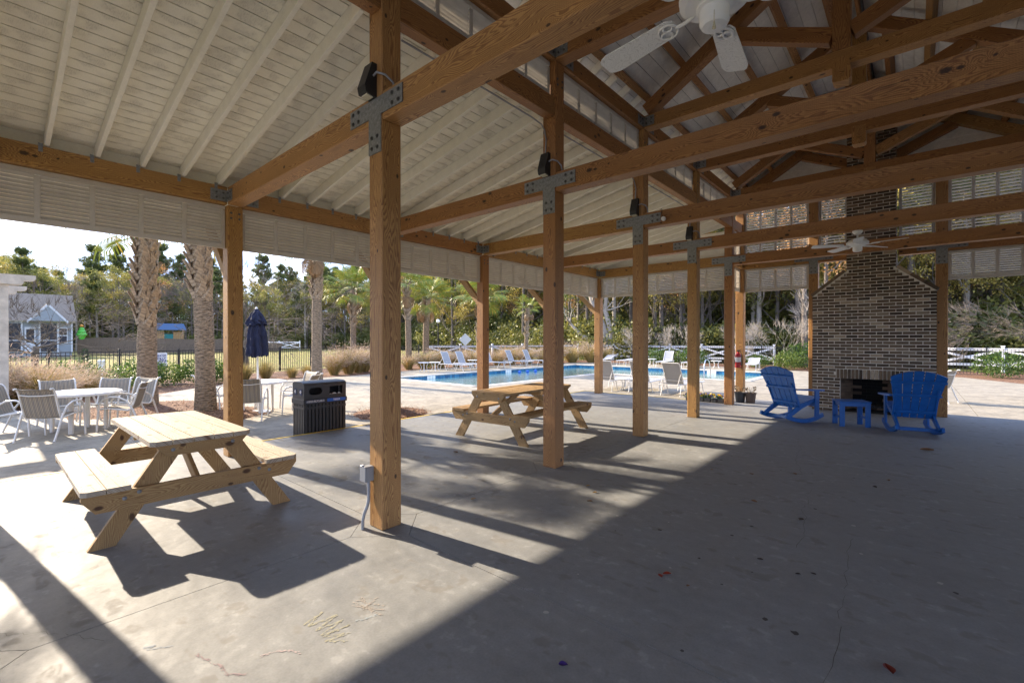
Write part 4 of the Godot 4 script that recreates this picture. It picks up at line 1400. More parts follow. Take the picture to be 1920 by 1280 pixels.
# ---------------------------------------------------------------- picnic tables
func picnic_table(L: float, label: String, p: Vector3, turn: float, top: Material, leg: Material) -> void:
	var T := thing("picnic_table", label, "picnic table", p, turn, "picnic tables")
	var h := L * 0.5
	var r := RandomNumberGenerator.new(); r.seed = int(L * 100)
	for i in 5:
		var z := (i - 2) * 0.149
		var b := MB.new()
		b.uo = Vector2(r.randf() * 2, r.randf())
		var a := h - 0.02
		# clipped corners on the two edge boards
		var poly := PackedVector2Array([Vector2(-a, -0.0715), Vector2(a, -0.0715), Vector2(a, 0.0715), Vector2(-a, 0.0715)])
		if i == 0: poly = PackedVector2Array([Vector2(-a + 0.035, -0.0715), Vector2(a - 0.035, -0.0715), Vector2(a, -0.0365), Vector2(a, 0.0715), Vector2(-a, 0.0715), Vector2(-a, -0.0365)])
		if i == 4: poly = PackedVector2Array([Vector2(-a, -0.0715), Vector2(a, -0.0715), Vector2(a, 0.0365), Vector2(a - 0.035, 0.0715), Vector2(-a + 0.035, 0.0715), Vector2(-a, 0.0365)])
		b.slab(Transform3D(Basis(Vector3.RIGHT, PI / 2), Vector3.ZERO), poly, 0.038)
		obj("top_board", b.mesh(), top, T, Transform3D(Basis(Vector3.RIGHT, r.randf_range(-0.01, 0.01)), Vector3(r.randf_range(-0.004, 0.004), 0.741 + r.randf_range(-0.0015, 0.0015), z)))
	for s in [-1, 1]:
		for i in 2:
			var b := MB.new()
			b.uo = Vector2(r.randf() * 2, r.randf())
			var a := h
			var o := 0.0715
			var c := 0.035
			var poly := PackedVector2Array([Vector2(-a, -o), Vector2(a, -o), Vector2(a, o - c), Vector2(a - c, o), Vector2(-a + c, o), Vector2(-a, o - c)]) if (i == 1) else PackedVector2Array([Vector2(-a, -o), Vector2(a, -o), Vector2(a, o), Vector2(-a, o)])
			b.slab(Transform3D(Basis(Vector3.RIGHT, PI / 2), Vector3.ZERO), poly, 0.038)
			obj("bench_board", b.mesh(), top, T, Transform3D(Basis(Vector3.UP, 0.0 if s > 0 else PI), Vector3(0, 0.443 + r.randf_range(-0.001, 0.001), s * (0.565 + i * 0.148))))
	for e in [-1, 1]:
		var xs: float = e * (h - 0.045)          # bench bearer, outside
		var xl: float = e * (h - 0.085)          # legs, inside it
		var b := MB.new()
		b.uo = Vector2(r.randf() * 2, r.randf())
		b.slab(Transform3D(Basis(Vector3.UP, PI / 2), Vector3.ZERO), PackedVector2Array([Vector2(-0.7, -0.07), Vector2(0.7, -0.07), Vector2(0.78, 0.035), Vector2(0.78, 0.07), Vector2(-0.78, 0.07), Vector2(-0.78, 0.035)].map(func(q): return Vector2(q.x, q.y))), 0.038)
		obj("bench_bearer", b.mesh(), leg, T, Transform3D(Basis(), Vector3(xs, 0.353, 0)))
		b = MB.new()
		b.uo = Vector2(r.randf() * 2, r.randf())
		b.slab(Transform3D(Basis(Vector3.UP, PI / 2), Vector3.ZERO), PackedVector2Array([Vector2(-0.26, -0.045), Vector2(0.26, -0.045), Vector2(0.34, 0.045), Vector2(-0.34, 0.045)]), 0.038)
		obj("top_bearer", b.mesh(), leg, T, Transform3D(Basis(), Vector3(xs, 0.676, 0)))
		for s in [-1, 1]:
			var p0 := Vector2(s * 0.66, 0.0)
			var p1 := Vector2(s * 0.20, 0.715)
			var w := 0.082
			var lb := MB.new()
			lb.uo = Vector2(r.randf() * 2, r.randf())
			lb.slab(Transform3D(Basis(Vector3.UP, PI / 2), Vector3.ZERO), PackedVector2Array([p0 + Vector2(-w, 0), p0 + Vector2(w, 0), p1 + Vector2(w, 0), p1 + Vector2(-w, 0)]), 0.038, 1)
			obj("leg", lb.mesh(), leg, T, at(xl, 0, 0))
		var bo := MB.new()
		for q in [[-0.53, 0.36], [-0.44, 0.39], [0.53, 0.36], [0.44, 0.39], [-0.22, 0.68], [0.22, 0.68]]:
			bo.lathe(Transform3D(Basis(Vector3.BACK, -PI / 2 * e), Vector3(xs + e * 0.019, q[1], q[0])), [Vector2(0.016, 0), Vector2(0.015, 0.003), Vector2(0.008, 0.007), Vector2(0, 0.008)], 10)
		obj("bolts", bo.mesh(), M.galvanized, T).set_meta("kind", "stuff")
		# diagonal brace from the bearer to the middle of the top
		beam("brace", Vector3(e * (h - 0.11), 0.345, 0.02 * e), Vector3(e * 0.12, 0.7, 0.02 * e), 0.088, 0.038, leg, T)
	beam("middle_cleat", Vector3(0, 0.685, -0.33), Vector3(0, 0.685, 0.33), 0.07, 0.038, leg, T)

# ---------------------------------------------------------------- rocking chairs and stool (forward is -Z)
func rocking_chair() -> Node3D:
	var C := thing("rocking_chair", "", "rocking chair", Vector3.ZERO, 0.0, "blue rocking chairs")
	var m: Material = M.blue_plastic
	for s in [-1, 1]:
		var x: float = s * 0.29
		# rocker: a long sledge whose underside is an arc
		var poly := PackedVector2Array()
		var R := 1.15
		for k in 15:
			var a := lerpf(-0.44, 0.42, k / 14.0)
			poly.append(Vector2(R * sin(a), R - R * cos(a)))
		for k in 15:
			var a := lerpf(0.42, -0.44, k / 14.0)
			poly.append(Vector2((R - 0.07) * sin(a) * 1.0, R - (R - 0.075) * cos(a)))
		var b := MB.new()
		b.slab(Transform3D(Basis(Vector3.UP, PI / 2), Vector3.ZERO), poly, 0.038)
		obj("rocker", b.mesh(), m, C, at(x, 0, 0))
		# sloping side stringer from the front leg down to the rocker's tail
		b = MB.new()
		b.slab(Transform3D(Basis(Vector3.UP, PI / 2), Vector3.ZERO), PackedVector2Array([Vector2(-0.46, 0.13), Vector2(-0.38, 0.1), Vector2(-0.05, 0.27), Vector2(0.2, 0.36), Vector2(0.36, 0.38), Vector2(0.38, 0.43), Vector2(0.3, 0.46), Vector2(0.1, 0.42), Vector2(-0.15, 0.33)]), 0.03)
		obj("side_rail", b.mesh(), m, C, at(s * 0.258, 0, 0))
		# front leg
		b = MB.new()
		b.box(at(x, 0.335, -0.3), Vector3(0.035, 0.56, 0.1), 0.006)
		obj("leg", b.mesh(), m, C)
		# arm
		b = MB.new()
		b.slab(Transform3D(Basis(Vector3.RIGHT, PI / 2), Vector3.ZERO), PackedVector2Array([Vector2(-0.07, -0.4), Vector2(-0.05, -0.43), Vector2(0.05, -0.43), Vector2(0.07, -0.4), Vector2(0.07, -0.1), Vector2(0.03, 0.22), Vector2(-0.03, 0.22), Vector2(-0.07, -0.1)]), 0.026)
		obj("arm", b.mesh(), m, C, Transform3D(Basis(Vector3.RIGHT, -0.05), Vector3(s * 0.315, 0.63, 0.02)))
		# back post
		beam("back_post", Vector3(s * 0.275, 0.3, 0.12), Vector3(s * 0.275, 0.76, 0.33), 0.05, 0.03, m, C, Vector3.BACK)
	# seat slats
	for i in 6:
		var z := -0.36 + i * 0.088
		beam("seat_slat", Vector3(-0.29, 0.47 - i * 0.022 - (0.012 if i == 0 else 0.0), z), Vector3(0.29, 0.47 - i * 0.022 - (0.012 if i == 0 else 0.0), z), 0.022, 0.08, m, C, Vector3(0, 1, 0.26).normalized(), 0.005)
	# fan of five back slats whose tops follow one arc
	var tilt := Basis(Vector3.RIGHT, 0.42)
	for i in 5:
		var f := float(i - 2)
		var lo0 := (f - 0.5) * 0.098 + 0.006
		var lo1 := (f + 0.5) * 0.098 - 0.006
		var hi0 := (f - 0.5) * 0.142 + 0.0075
		var hi1 := (f + 0.5) * 0.142 - 0.0075
		if i == 0: hi0 -= 0.015
		if i == 4: hi1 += 0.015
		var poly := PackedVector2Array([Vector2(lo0, 0.0), Vector2(lo1, 0.0)])
		for k in 5:
			var x := lerpf(hi1, hi0, k / 4.0)
			poly.append(Vector2(x, 0.875 - x * x * 0.85))
		var b := MB.new()
		b.slab(Transform3D(), poly, 0.022, 1)
		obj("back_slat", b.mesh(), m, C, Transform3D(tilt, Vector3(0, 0.27, 0.1)))
	for q in [[0.12, 0.26], [0.44, 0.31], [0.68, 0.36]]:
		var p: Vector3 = Vector3(0, 0.27, 0.1) + tilt * Vector3(0, q[0], 0.03)
		beam("back_rail", p - Vector3(q[1], 0, 0), p + Vector3(q[1], 0, 0), 0.05, 0.026, m, C, tilt.y)
	beam("stretcher", Vector3(-0.27, 0.33, -0.29), Vector3(0.27, 0.33, -0.29), 0.08, 0.026, m, C)
	beam("stretcher", Vector3(-0.27, 0.1, 0.3), Vector3(0.27, 0.1, 0.3), 0.06, 0.026, m, C)
	return C

func make_seats() -> void:
	var c := rocking_chair()
	c.transform = Transform3D(Basis(Vector3.UP, -0.53), Vector3(1.5, 0, -8.3))
	c.set_meta("label", "blue slatted rocking chair turned sideways left of the small blue table")
	var d := copy(c, Vector3(3.28, 0, -8.28), 0.23, "blue slatted rocking chair facing the firebox, right of the blue table")
	var T := thing("side_table", "small blue slatted side table between the two rocking chairs", "side table", Vector3(2.44, 0, -8.38), 0.42)
	var m: Material = M.blue_plastic
	for i in 4:
		beam("top_slat", Vector3(-0.25, 0.452, -0.15 + i * 0.1), Vector3(0.25, 0.452, -0.15 + i * 0.1), 0.022, 0.093, m, T, Vector3.UP, 0.005)
	for s in [-1, 1]:
		beam("apron", Vector3(-0.2, 0.405, s * 0.16), Vector3(0.2, 0.405, s * 0.16), 0.07, 0.022, m, T)
		beam("end_rail", Vector3(s * 0.2, 0.405, -0.14), Vector3(s * 0.2, 0.405, 0.14), 0.07, 0.022, m, T)
		beam("stretcher", Vector3(s * 0.2, 0.16, -0.15), Vector3(s * 0.2, 0.16, 0.15), 0.045, 0.022, m, T)
		for e in [-1, 1]:
			beam("leg", Vector3(s * 0.2, 0, e * 0.17), Vector3(s * 0.2, 0.44, e * 0.17), 0.085, 0.03, m, T, Vector3.RIGHT)

# ---------------------------------------------------------------- bin
func make_bin() -> void:
	var B := thing("recycling_bin", "charcoal two-opening recycling and trash bin at the slab edge", "bin", Vector3(-4.655, DECK, -1.77), PI / 2)
	# local: +Z faces the hall, X along the front
	var W := 0.76
	var D := 0.44
	var b := MB.new()
	b.box(at(0, 0.32, 0), Vector3(W - 0.05, 0.6, D - 0.05))
	obj("liner", b.mesh(), M.bin_dark, B)
	b = MB.new()
	b.box(at(0, 0.03, 0), Vector3(W, 0.06, D), 0.006)
	obj("base", b.mesh(), M.bin, B)
	b = MB.new()
	b.box(at(0, 0.535, 0), Vector3(W, 0.04, D), 0.004)
	obj("band", b.mesh(), M.bin, B)
	b = MB.new()
	b.box(at(0, 0.645, 0), Vector3(W + 0.03, 0.085, D + 0.03), 0.008)
	obj("collar", b.mesh(), M.bin, B)
	for s in [-1, 1]:
		for i in 12:
			var x := -W * 0.5 + 0.035 + i * (W - 0.07) / 11.0
			b = MB.new()
			b.box(Transform3D(), Vector3(0.044, 0.58, 0.012), 0.002)
			if not M.has("binslat"): M.binslat = b.mesh()
			obj("slat", M.binslat, M.bin, B, at(x, 0.33, s * (D * 0.5 - 0.007)))
		for i in 7:
			var z := -D * 0.5 + 0.035 + i * (D - 0.07) / 6.0
			obj("slat", M.binslat, M.bin, B, Transform3D(Basis(Vector3.UP, PI / 2), Vector3(s * (W * 0.5 - 0.007), 0.33, z)))
	# hood: a shell with an oval and a square opening
	var hood := PackedVector2Array([Vector2(-W * 0.5, 0), Vector2(W * 0.5, 0), Vector2(W * 0.5, 0.24), Vector2(-W * 0.5, 0.24)])
	var ov := PackedVector2Array()
	for k in 20:
		var a := TAU * k / 20
		ov.append(Vector2(-0.18 + cos(a) * 0.06 + (0.055 if cos(a) > 0 else -0.055), 0.13 + sin(a) * 0.062))
	var sq := PackedVector2Array([Vector2(0.07, 0.06), Vector2(0.31, 0.06), Vector2(0.31, 0.2), Vector2(0.07, 0.2)])
	for s in [-1, 1]:
		b = MB.new()
		# cut each half so that the holes are plain notches of two polygons
		for half in [[-W * 0.5, -0.18], [-0.18, 0.0], [0.0, 0.19], [0.19, W * 0.5]]:
			var piece := PackedVector2Array([Vector2(half[0], 0), Vector2(half[1], 0), Vector2(half[1], 0.24), Vector2(half[0], 0.24)])
			for p1 in Geometry2D.clip_polygons(piece, ov):
				for p2 in Geometry2D.clip_polygons(p1, sq):
					b.slab(Transform3D(), p2, 0.012)
		obj("hood_face", b.mesh(), M.bin, B, at(0, 0.688, s * (D * 0.5 - 0.008)))
		b = MB.new()
		b.box(at(s * (W * 0.5 - 0.008), 0.808, 0), Vector3(0.012, 0.24, D - 0.03))
		obj("hood_end", b.mesh(), M.bin, B)
	b = MB.new()
	b.slab(Transform3D(Basis(Vector3.UP, PI / 2), Vector3.ZERO), PackedVector2Array([Vector2(-D * 0.5, 0), Vector2(D * 0.5, 0), Vector2(D * 0.5 - 0.03, 0.03), Vector2(D * 0.3, 0.05), Vector2(-D * 0.3, 0.05), Vector2(-D * 0.5 + 0.03, 0.03)]), W + 0.01)
	obj("lid", b.mesh(), M.bin, B, at(0, 0.928, 0))
	b = MB.new()
	b.box(at(0, 0.8, 0), Vector3(W - 0.06, 0.2, 0.03))
	obj("divider", b.mesh(), M.bin_dark, B)
	# white liner bag showing in the square opening
	b = MB.new()
	var r := RandomNumberGenerator.new(); r.seed = 3
	var prev := Vector3(0.075, 0.755, D * 0.5 - 0.03)
	for k in 9:
		var nx := Vector3(0.075 + (k + 1) * 0.026, 0.748 + r.randf_range(-0.008, 0.022), D * 0.5 - 0.03 - r.randf() * 0.02)
		b.tri(prev, nx, nx - Vector3(0, 0.03, 0.0)); b.tri(prev, nx - Vector3(0, 0.03, 0), prev - Vector3(0, 0.03, 0))
		prev = nx
	obj("bag_edge", b.mesh(), M.white_paint, B)
	# stickers
	b = MB.new()
	b.box(at(-0.19, 0.65, D * 0.5 + 0.0165), Vector3(0.34, 0.055, 0.002))
	var s1 := obj("sticker", b.mesh(), M.sticker_navy, B)
	text("A MIXED RECYCLABLES", 0.036, M.white_ink, s1, Vector3(-0.19, 0.65, D * 0.5 + 0.019), Basis(), 0.31)
	b = MB.new()
	b.box(at(0.19, 0.65, D * 0.5 + 0.0165), Vector3(0.34, 0.055, 0.002))
	var s2 := obj("sticker", b.mesh(), M.sticker_blue, B)
	text("TRASH", 0.036, M.white_ink, s2, Vector3(0.19, 0.65, D * 0.5 + 0.019), Basis(), 0.12)
	for q in [-0.1, 0.1]:
		b = MB.new()
		b.box(at(-W * 0.5 + 0.0, 0.81, q), Vector3(0.004, 0.11, 0.09))
		var st := obj("recycling_sign", b.mesh(), M.sticker_navy, B, at(-0.003, 0, 0))
		b = MB.new()
		for k in 3:
			var a := TAU * k / 3 + PI / 2
			var bs := Basis(Vector3.RIGHT, 0)
			var c1 := Vector2(cos(a), sin(a)) * 0.034
			var c2 := Vector2(cos(a + TAU / 3), sin(a + TAU / 3)) * 0.034
			var d := (c2 - c1)
			var e := c1 + d * 0.22
			var g := c1 + d * 0.62
			var w := Vector2(-d.y, d.x).normalized() * 0.007
			var tipp := c1 + d * 0.86
			var pts := [e + w, g + w, g - w, e - w]
			b.facet(Transform3D(), pts.map(func(v): return Vector3(-W * 0.5 - 0.0055, 0.81 + v.y, q + v.x)), Vector3(-1, 0, 0), 1)
			var hp := [g + w * 2.2, tipp, g - w * 2.2]
			b.facet(Transform3D(), hp.map(func(v): return Vector3(-W * 0.5 - 0.0055, 0.81 + v.y, q + v.x)), Vector3(-1, 0, 0), 1)
		obj("arrows", b.mesh(), M.white_ink, st, at(-0.001, 0, 0))

func text(s: String, size: float, m: Material, parent: Node, p: Vector3, b: Basis, width := 0.0, called := "lettering") -> void:
	var f := SystemFont.new()
	f.font_names = PackedStringArray(["Droid Sans"])
	f.font_weight = 700
	var t := TextMesh.new()
	t.text = s
	t.font = f
	t.font_size = 32
	t.depth = 0.05
	t.pixel_size = size / 24.0
	var w := t.get_aabb().size.x
	var sx := 1.0
	if width > 0.0 and w > 0.001: sx = width / w
	obj(called, t, m, parent, Transform3D(b * Basis.from_scale(Vector3(sx, 1, 0.02)), p))

# ---------------------------------------------------------------- patio chairs, tables, loungers (forward is -Z)
# sling sheet with a little thickness, swept along a side profile (z, y)
func sling_mesh(prof: Array, w: float, uvs := 1.0) -> ArrayMesh:
	var b := MB.new()
	var run := 0.0
	var seg := 6
	for k in prof.size() - 1:
		var p0: Vector2 = prof[k]
		var p1: Vector2 = prof[k + 1]
		var l := (p1 - p0).length()
		for i in seg:
			var f0 := float(i) / seg
			var f1 := float(i + 1) / seg
			var pts := []
			for q in [[f0, p0, k], [f1, p0, k], [f1, p1, k + 1], [f0, p1, k + 1]]:
				var sag: float = -0.018 * (1.0 - pow(2.0 * q[0] - 1.0, 2.0))
				var dn: Vector2 = Vector2(-(p1 - p0).y, (p1 - p0).x).normalized()
				var p: Vector2 = q[1]
				pts.append(Vector3((q[0] - 0.5) * w, p.y + sag * 0.7, p.x))
			var nn: Vector3 = (pts[1] - pts[0]).cross(pts[3] - pts[0]).normalized()
			var us := [f0 * w, f1 * w, f1 * w, f0 * w]
			var vs := [run, run, run + l, run + l]
			for side in [1.0, -1.0]:
				var o: Vector3 = nn * 0.0015 * side
				for q in ([0, 2, 1, 0, 3, 2] if side > 0 else [0, 1, 2, 0, 2, 3]):
					b.put(pts[q] + o, nn * side, Vector2(us[q], vs[q]))
		run += l
	return b.mesh()

func patio_chair() -> Node3D:
	var C := thing("patio_chair", "", "chair", Vector3.ZERO, 0.0, "striped sling patio chairs")
	var prof := [Vector2(-0.26, 0.40), Vector2(-0.22, 0.425), Vector2(-0.1, 0.415), Vector2(0.08, 0.385), Vector2(0.17, 0.37), Vector2(0.225, 0.4), Vector2(0.26, 0.5), Vector2(0.3, 0.64), Vector2(0.335, 0.78), Vector2(0.36, 0.85), Vector2(0.395, 0.885), Vector2(0.44, 0.885)]
	obj("sling", sling_mesh(prof, 0.5), M.sling, C)
	for s in [-1, 1]:
		var x: float = s * 0.262
		var path := []
		for p in prof: path.append(Vector3(x, p.y, p.x))
		var b := MB.new()
		b.tube(path, 0.0155, 8)
		obj("side_rail", b.mesh(), M.white_frame, C)
		# arm hoop: up from the front foot, over, and down to the rear foot
		b = MB.new()
		b.tube([Vector3(s * 0.31, 0, -0.27), Vector3(s * 0.31, 0.3, -0.255), Vector3(s * 0.312, 0.5, -0.235), Vector3(s * 0.315, 0.6, -0.18), Vector3(s * 0.316, 0.64, -0.08), Vector3(s * 0.315, 0.63, 0.04), Vector3(s * 0.31, 0.56, 0.16), Vector3(s * 0.3, 0.42, 0.24), Vector3(s * 0.295, 0.2, 0.32), Vector3(s * 0.29, 0, 0.4)], 0.0165, 8)
		obj("arm", b.mesh(), M.white_frame, C)
		b = MB.new()
		b.tube([Vector3(s * 0.26, 0.41, -0.2), Vector3(s * 0.31, 0.41, -0.245)], 0.011, 6)
		b.tube([Vector3(s * 0.265, 0.45, 0.24), Vector3(s * 0.3, 0.45, 0.225)], 0.011, 6)
		obj("bracket", b.mesh(), M.white_frame, C)
	var b2 := MB.new()
	b2.tube([Vector3(-0.262, 0.37, 0.18), Vector3(0.262, 0.37, 0.18)], 0.012, 6)
	b2.tube([Vector3(-0.262, 0.405, -0.24), Vector3(0.262, 0.405, -0.24)], 0.012, 6)
	b2.tube([Vector3(-0.262, 0.78, 0.345), Vector3(-0.1, 0.765, 0.375), Vector3(0.1, 0.765, 0.375), Vector3(0.262, 0.78, 0.345)], 0.011, 6)
	obj("cross_bar", b2.mesh(), M.white_frame, C)
	return C

func round_table(p: Vector3, label: String, r := 0.6, hole := true) -> Node3D:
	var T := thing("patio_table", label, "table", p)
	var b := MB.new()
	b.lathe(Transform3D(), [Vector2(0.0, 0.735), Vector2(r - 0.02, 0.735), Vector2(r, 0.725), Vector2(r, 0.69), Vector2(r - 0.02, 0.685), Vector2(r - 0.03, 0.7), Vector2(0.0, 0.7)].map(func(q): return q), 48)
	obj("tabletop", b.mesh(), M.white_paint, T)
	for k in 4:
		var a := TAU * k / 4 + 0.4
		b = MB.new()
		b.box(Transform3D(Basis(Vector3.UP, -a), Vector3(cos(a) * r * 0.62, 0.345, sin(a) * r * 0.62)), Vector3(0.05, 0.69, 0.07), 0.01)
		obj("leg", b.mesh(), M.white_frame, T)
	b = MB.new()
	for k in 4:
		var a := TAU * k / 4 + 0.4
		var c := TAU * (k + 1) / 4 + 0.4
		b.tube([Vector3(cos(a) * r * 0.6, 0.66, sin(a) * r * 0.6), Vector3(cos(c) * r * 0.6, 0.66, sin(c) * r * 0.6)], 0.012, 6)
	obj("apron", b.mesh(), M.white_frame, T)
	return T

func lounger(up: float, label: String, at_p: Vector3, turn: float) -> Node3D:
	var C := thing("lounge_chair", label, "lounge chair", at_p, turn, "white pool loungers")
	# local: head at +Z, feet at -Z
	var sa := sin(up)
	var ca := cos(up)
	var hz := 0.28
	var flat := [Vector2(-1.22, 0.34), Vector2(-0.9, 0.345), Vector2(-0.4, 0.345), Vector2(hz, 0.345)]
	var back := []
	for k in 7:
		var f := 0.74 * k / 6.0
		var bend := 0.03 if k == 6 else 0.0
		back.append(Vector2(hz + 0.01 + ca * f + bend, 0.35 + sa * f - bend * 0.3))
	obj("seat_sling", sling_mesh(flat, 0.56), M.lounge_sling, C)
	obj("back_sling", sling_mesh(back, 0.52), M.lounge_sling, C)
	for s in [-1, 1]:
		var b := MB.new()
		b.tube([Vector3(s * 0.3, 0.34, -1.24), Vector3(s * 0.3, 0.345, -0.4), Vector3(s * 0.3, 0.345, 0.75)], 0.017, 7)
		obj("side_rail", b.mesh(), M.white_frame, C)
		var path := []
		for p in back: path.append(Vector3(s * 0.272, p.y, p.x))
		b = MB.new()
		b.tube(path, 0.015, 7)
		obj("back_rail", b.mesh(), M.white_frame, C)
		b = MB.new()
		b.tube([Vector3(s * 0.3, 0.34, -1.0), Vector3(s * 0.305, 0.0, -1.13)], 0.015, 6)
		b.tube([Vector3(s * 0.3, 0.34, -0.7), Vector3(s * 0.305, 0.0, -0.57)], 0.015, 6)
		b.tube([Vector3(s * 0.3, 0.34, 0.25), Vector3(s * 0.305, 0.0, 0.12)], 0.015, 6)
		b.tube([Vector3(s * 0.3, 0.34, 0.5), Vector3(s * 0.305, 0.0, 0.63)], 0.015, 6)
		obj("leg", b.mesh(), M.white_frame, C)
		b = MB.new()
		var p2: Vector2 = back[3]
		b.tube([Vector3(s * 0.26, p2.y, p2.x + 0.01), Vector3(s * 0.27, 0.35, 0.7)], 0.01, 6)
		obj("back_strut", b.mesh(), M.white_frame, C)
	var b2 := MB.new()
	for q in [[-1.24, 0.34, 0.3], [0.75, 0.345, 0.3], [0.27, 0.33, 0.3]]:
		b2.tube([Vector3(-q[2], q[1], q[0]), Vector3(q[2], q[1], q[0])], 0.015, 6)
	var tp: Vector2 = back[6]
	b2.tube([Vector3(-0.272, tp.y, tp.x), Vector3(0.272, tp.y, tp.x)], 0.015, 6)
	var mp: Vector2 = back[1]
	b2.tube([Vector3(-0.272, mp.y - 0.01, mp.x + 0.01), Vector3(0.272, mp.y - 0.01, mp.x + 0.01)], 0.013, 6)
	obj("cross_bar", b2.mesh(), M.white_frame, C)
	return C

func small_table(p: Vector3, label: String, r := 0.25, h := 0.45) -> void:
	var T := thing("cocktail_table", label, "table", p, 0.0, "low white poolside tables")
	var b := MB.new()
	b.lathe(Transform3D(), [Vector2(0, h), Vector2(r - 0.01, h), Vector2(r, h - 0.01), Vector2(r, h - 0.03), Vector2(0, h - 0.03)], 24)
	obj("tabletop", b.mesh(), M.white_paint, T)
	for k in 4:
		var a := TAU * k / 4 + 0.6
		b = MB.new()
		b.tube([Vector3(cos(a) * r * 0.75, h - 0.03, sin(a) * r * 0.75), Vector3(cos(a) * r * 0.45, h * 0.55, sin(a) * r * 0.45), Vector3(cos(a) * r * 0.5, h * 0.3, sin(a) * r * 0.5), Vector3(cos(a) * r * 0.8, 0, sin(a) * r * 0.8)], 0.016, 6)
		obj("leg", b.mesh(), M.white_frame, T)

func make_patio() -> void:
	round_table(Vector3(-8.45, DECK, 0.98), "white round patio table ringed by striped sling chairs at left", 0.62)
	var c := patio_chair()
	# each chair: where it stands, the point it looks at, and its label
	var t1 := Vector3(-8.45, DECK, 0.98)
	var spots := [
		[Vector3(-7.98, DECK, 1.36), "striped sling chair nearest the camera, back towards it, left table"],
		[Vector3(-8.2, DECK, 0.42), "striped sling chair on the right side of the left patio table"],
		[Vector3(-8.85, DECK, 1.72), "striped sling chair half hidden behind the front-left patio chair"],
		[Vector3(-9.42, DECK, 1.12), "striped sling chair behind the left table, beside the tan grasses"],
		[Vector3(-9.2, DECK, 0.5), "striped sling chair behind the left table with its back to the shrubs"],
		[Vector3(-8.95, DECK, 0.16), "sling chair behind the right-hand chair of the left table"]]
	var used := false
	for s in spots:
		var d: Vector3 = t1 - s[0]
		var turn := atan2(-d.x, -d.z)
		if not used:
			c.transform = Transform3D(Basis(Vector3.UP, turn), s[0])
			c.set_meta("label", s[1])
			used = true
		else:
			copy(c, s[0], turn, s[1])
	# second table with the closed navy umbrella
	var T := thing("patio_table", "white round patio table under the closed navy umbrella", "table", Vector3(-8.25, DECK, -2.06))
	var b := MB.new()
	b.lathe(Transform3D(), [Vector2(0.03, 0.735), Vector2(0.58, 0.735), Vector2(0.6, 0.725), Vector2(0.6, 0.69), Vector2(0.57, 0.7), Vector2(0.03, 0.7)], 48)
	obj("tabletop", b.mesh(), M.white_paint, T)
	for k in 4:
		var a := TAU * k / 4 + 0.2
		b = MB.new()
		b.box(Transform3D(Basis(Vector3.UP, -a), Vector3(cos(a) * 0.3, 0.345, sin(a) * 0.3)), Vector3(0.05, 0.69, 0.075), 0.01)
		obj("leg", b.mesh(), M.white_frame, T)
	var U := thing("patio_umbrella", "closed navy blue patio umbrella standing through the white table", "umbrella", Vector3(-8.25, DECK, -2.06), 0.0)
	b = MB.new()
	b.lathe(Transform3D(), [Vector2(0, 0.06), Vector2(0.1, 0.06), Vector2(0.26, 0.035), Vector2(0.28, 0.0), Vector2(0, 0)], 28)
	obj("base", b.mesh(), M.white_paint, U)
	b = MB.new()
	b.tube([Vector3(0, 0.03, 0), Vector3(-0.03, 1.4, 0.0), Vector3(-0.06, 2.42, 0.01)], 0.021, 12)
	obj("pole", b.mesh(), M.white_frame, U)
	b = MB.new()
	b.lathe(at(-0.06, 2.4, 0.01), [Vector2(0.03, 0.0), Vector2(0.032, 0.03), Vector2(0.02, 0.06), Vector2(0, 0.075)], 10)
	obj("finial", b.mesh(), M.white_paint, U)
	obj("canopy", folded_canopy(1.32, 2.42, [[0.0, 0.21], [0.12, 0.205], [0.35, 0.19], [0.6, 0.165], [0.82, 0.115], [0.94, 0.05], [1.0, 0.018]], 1), M.navy_cloth, U, at(-0.045, 0, 0.005))
	obj("vent", folded_canopy(2.04, 2.45, [[0.0, 0.205], [0.3, 0.18], [0.7, 0.1], [0.92, 0.035], [1.0, 0.018]], 2), M.navy_cloth, U, at(-0.06, 0, 0.01))
	var t2 := Vector3(-8.25, DECK, -2.06)
	for s in [[Vector3(-7.55, DECK, -2.72), "striped sling chair right of the umbrella table, behind the bin"],
			[Vector3(-8.3, DECK, -2.98), "sling chair with sunlit rolled top behind the charcoal bin"],
			[Vector3(-7.45, DECK, -1.6), "sling chair in front of the umbrella table beside the timber post"],
			[Vector3(-9.0, DECK, -1.45), "sling chair on the far left of the umbrella table, behind the post"]]:
		var d: Vector3 = t2 - s[0]
		copy(c, s[0], atan2(-d.x, -d.z), s[1])
	# near loungers beside the pavilion's far corner, seen from behind
	lounger(1.1, "reclined lounger seen from behind at the pavilion's corner post", Vector3(-4.55, DECK, -12.0), 0.12)
	lounger(1.12, "reclined lounger seen from behind, half hidden by the third post", Vector3(-3.4, DECK, -12.2), 0.1)
	lounger(1.1, "reclined lounger seen from behind between the third and fourth posts", Vector3(-2.2, DECK, -12.1), -0.05)
	small_table(Vector3(-3.95, DECK, -12.0), "low white table between the near loungers", 0.27, 0.42)
	# loungers along the left side of the pool, facing it
	var ll := [[-16.1, -15.0, "leftmost of the grey loungers lined up along the pool's left side"], [-16.1, -16.1, "second grey lounger along the pool's left side, left of the post"], [-16.05, -18.3, "grey lounger just right of the post along the pool's left side"], [-16.0, -20.3, "fourth grey lounger along the pool's left side"], [-15.95, -22.0, "last grey lounger along the pool's left side, next to the grasses"]]
	for s in ll: lounger(1.15, s[2], Vector3(s[0], DECK, s[1]), -PI / 2 + 0.1)
	small_table(Vector3(-16.4, DECK, -13.3), "low white table at the left end of the lounger row", 0.3, 0.5)
	small_table(Vector3(-16.2, DECK, -13.9), "low white table next to the leftmost lounger", 0.3, 0.5)
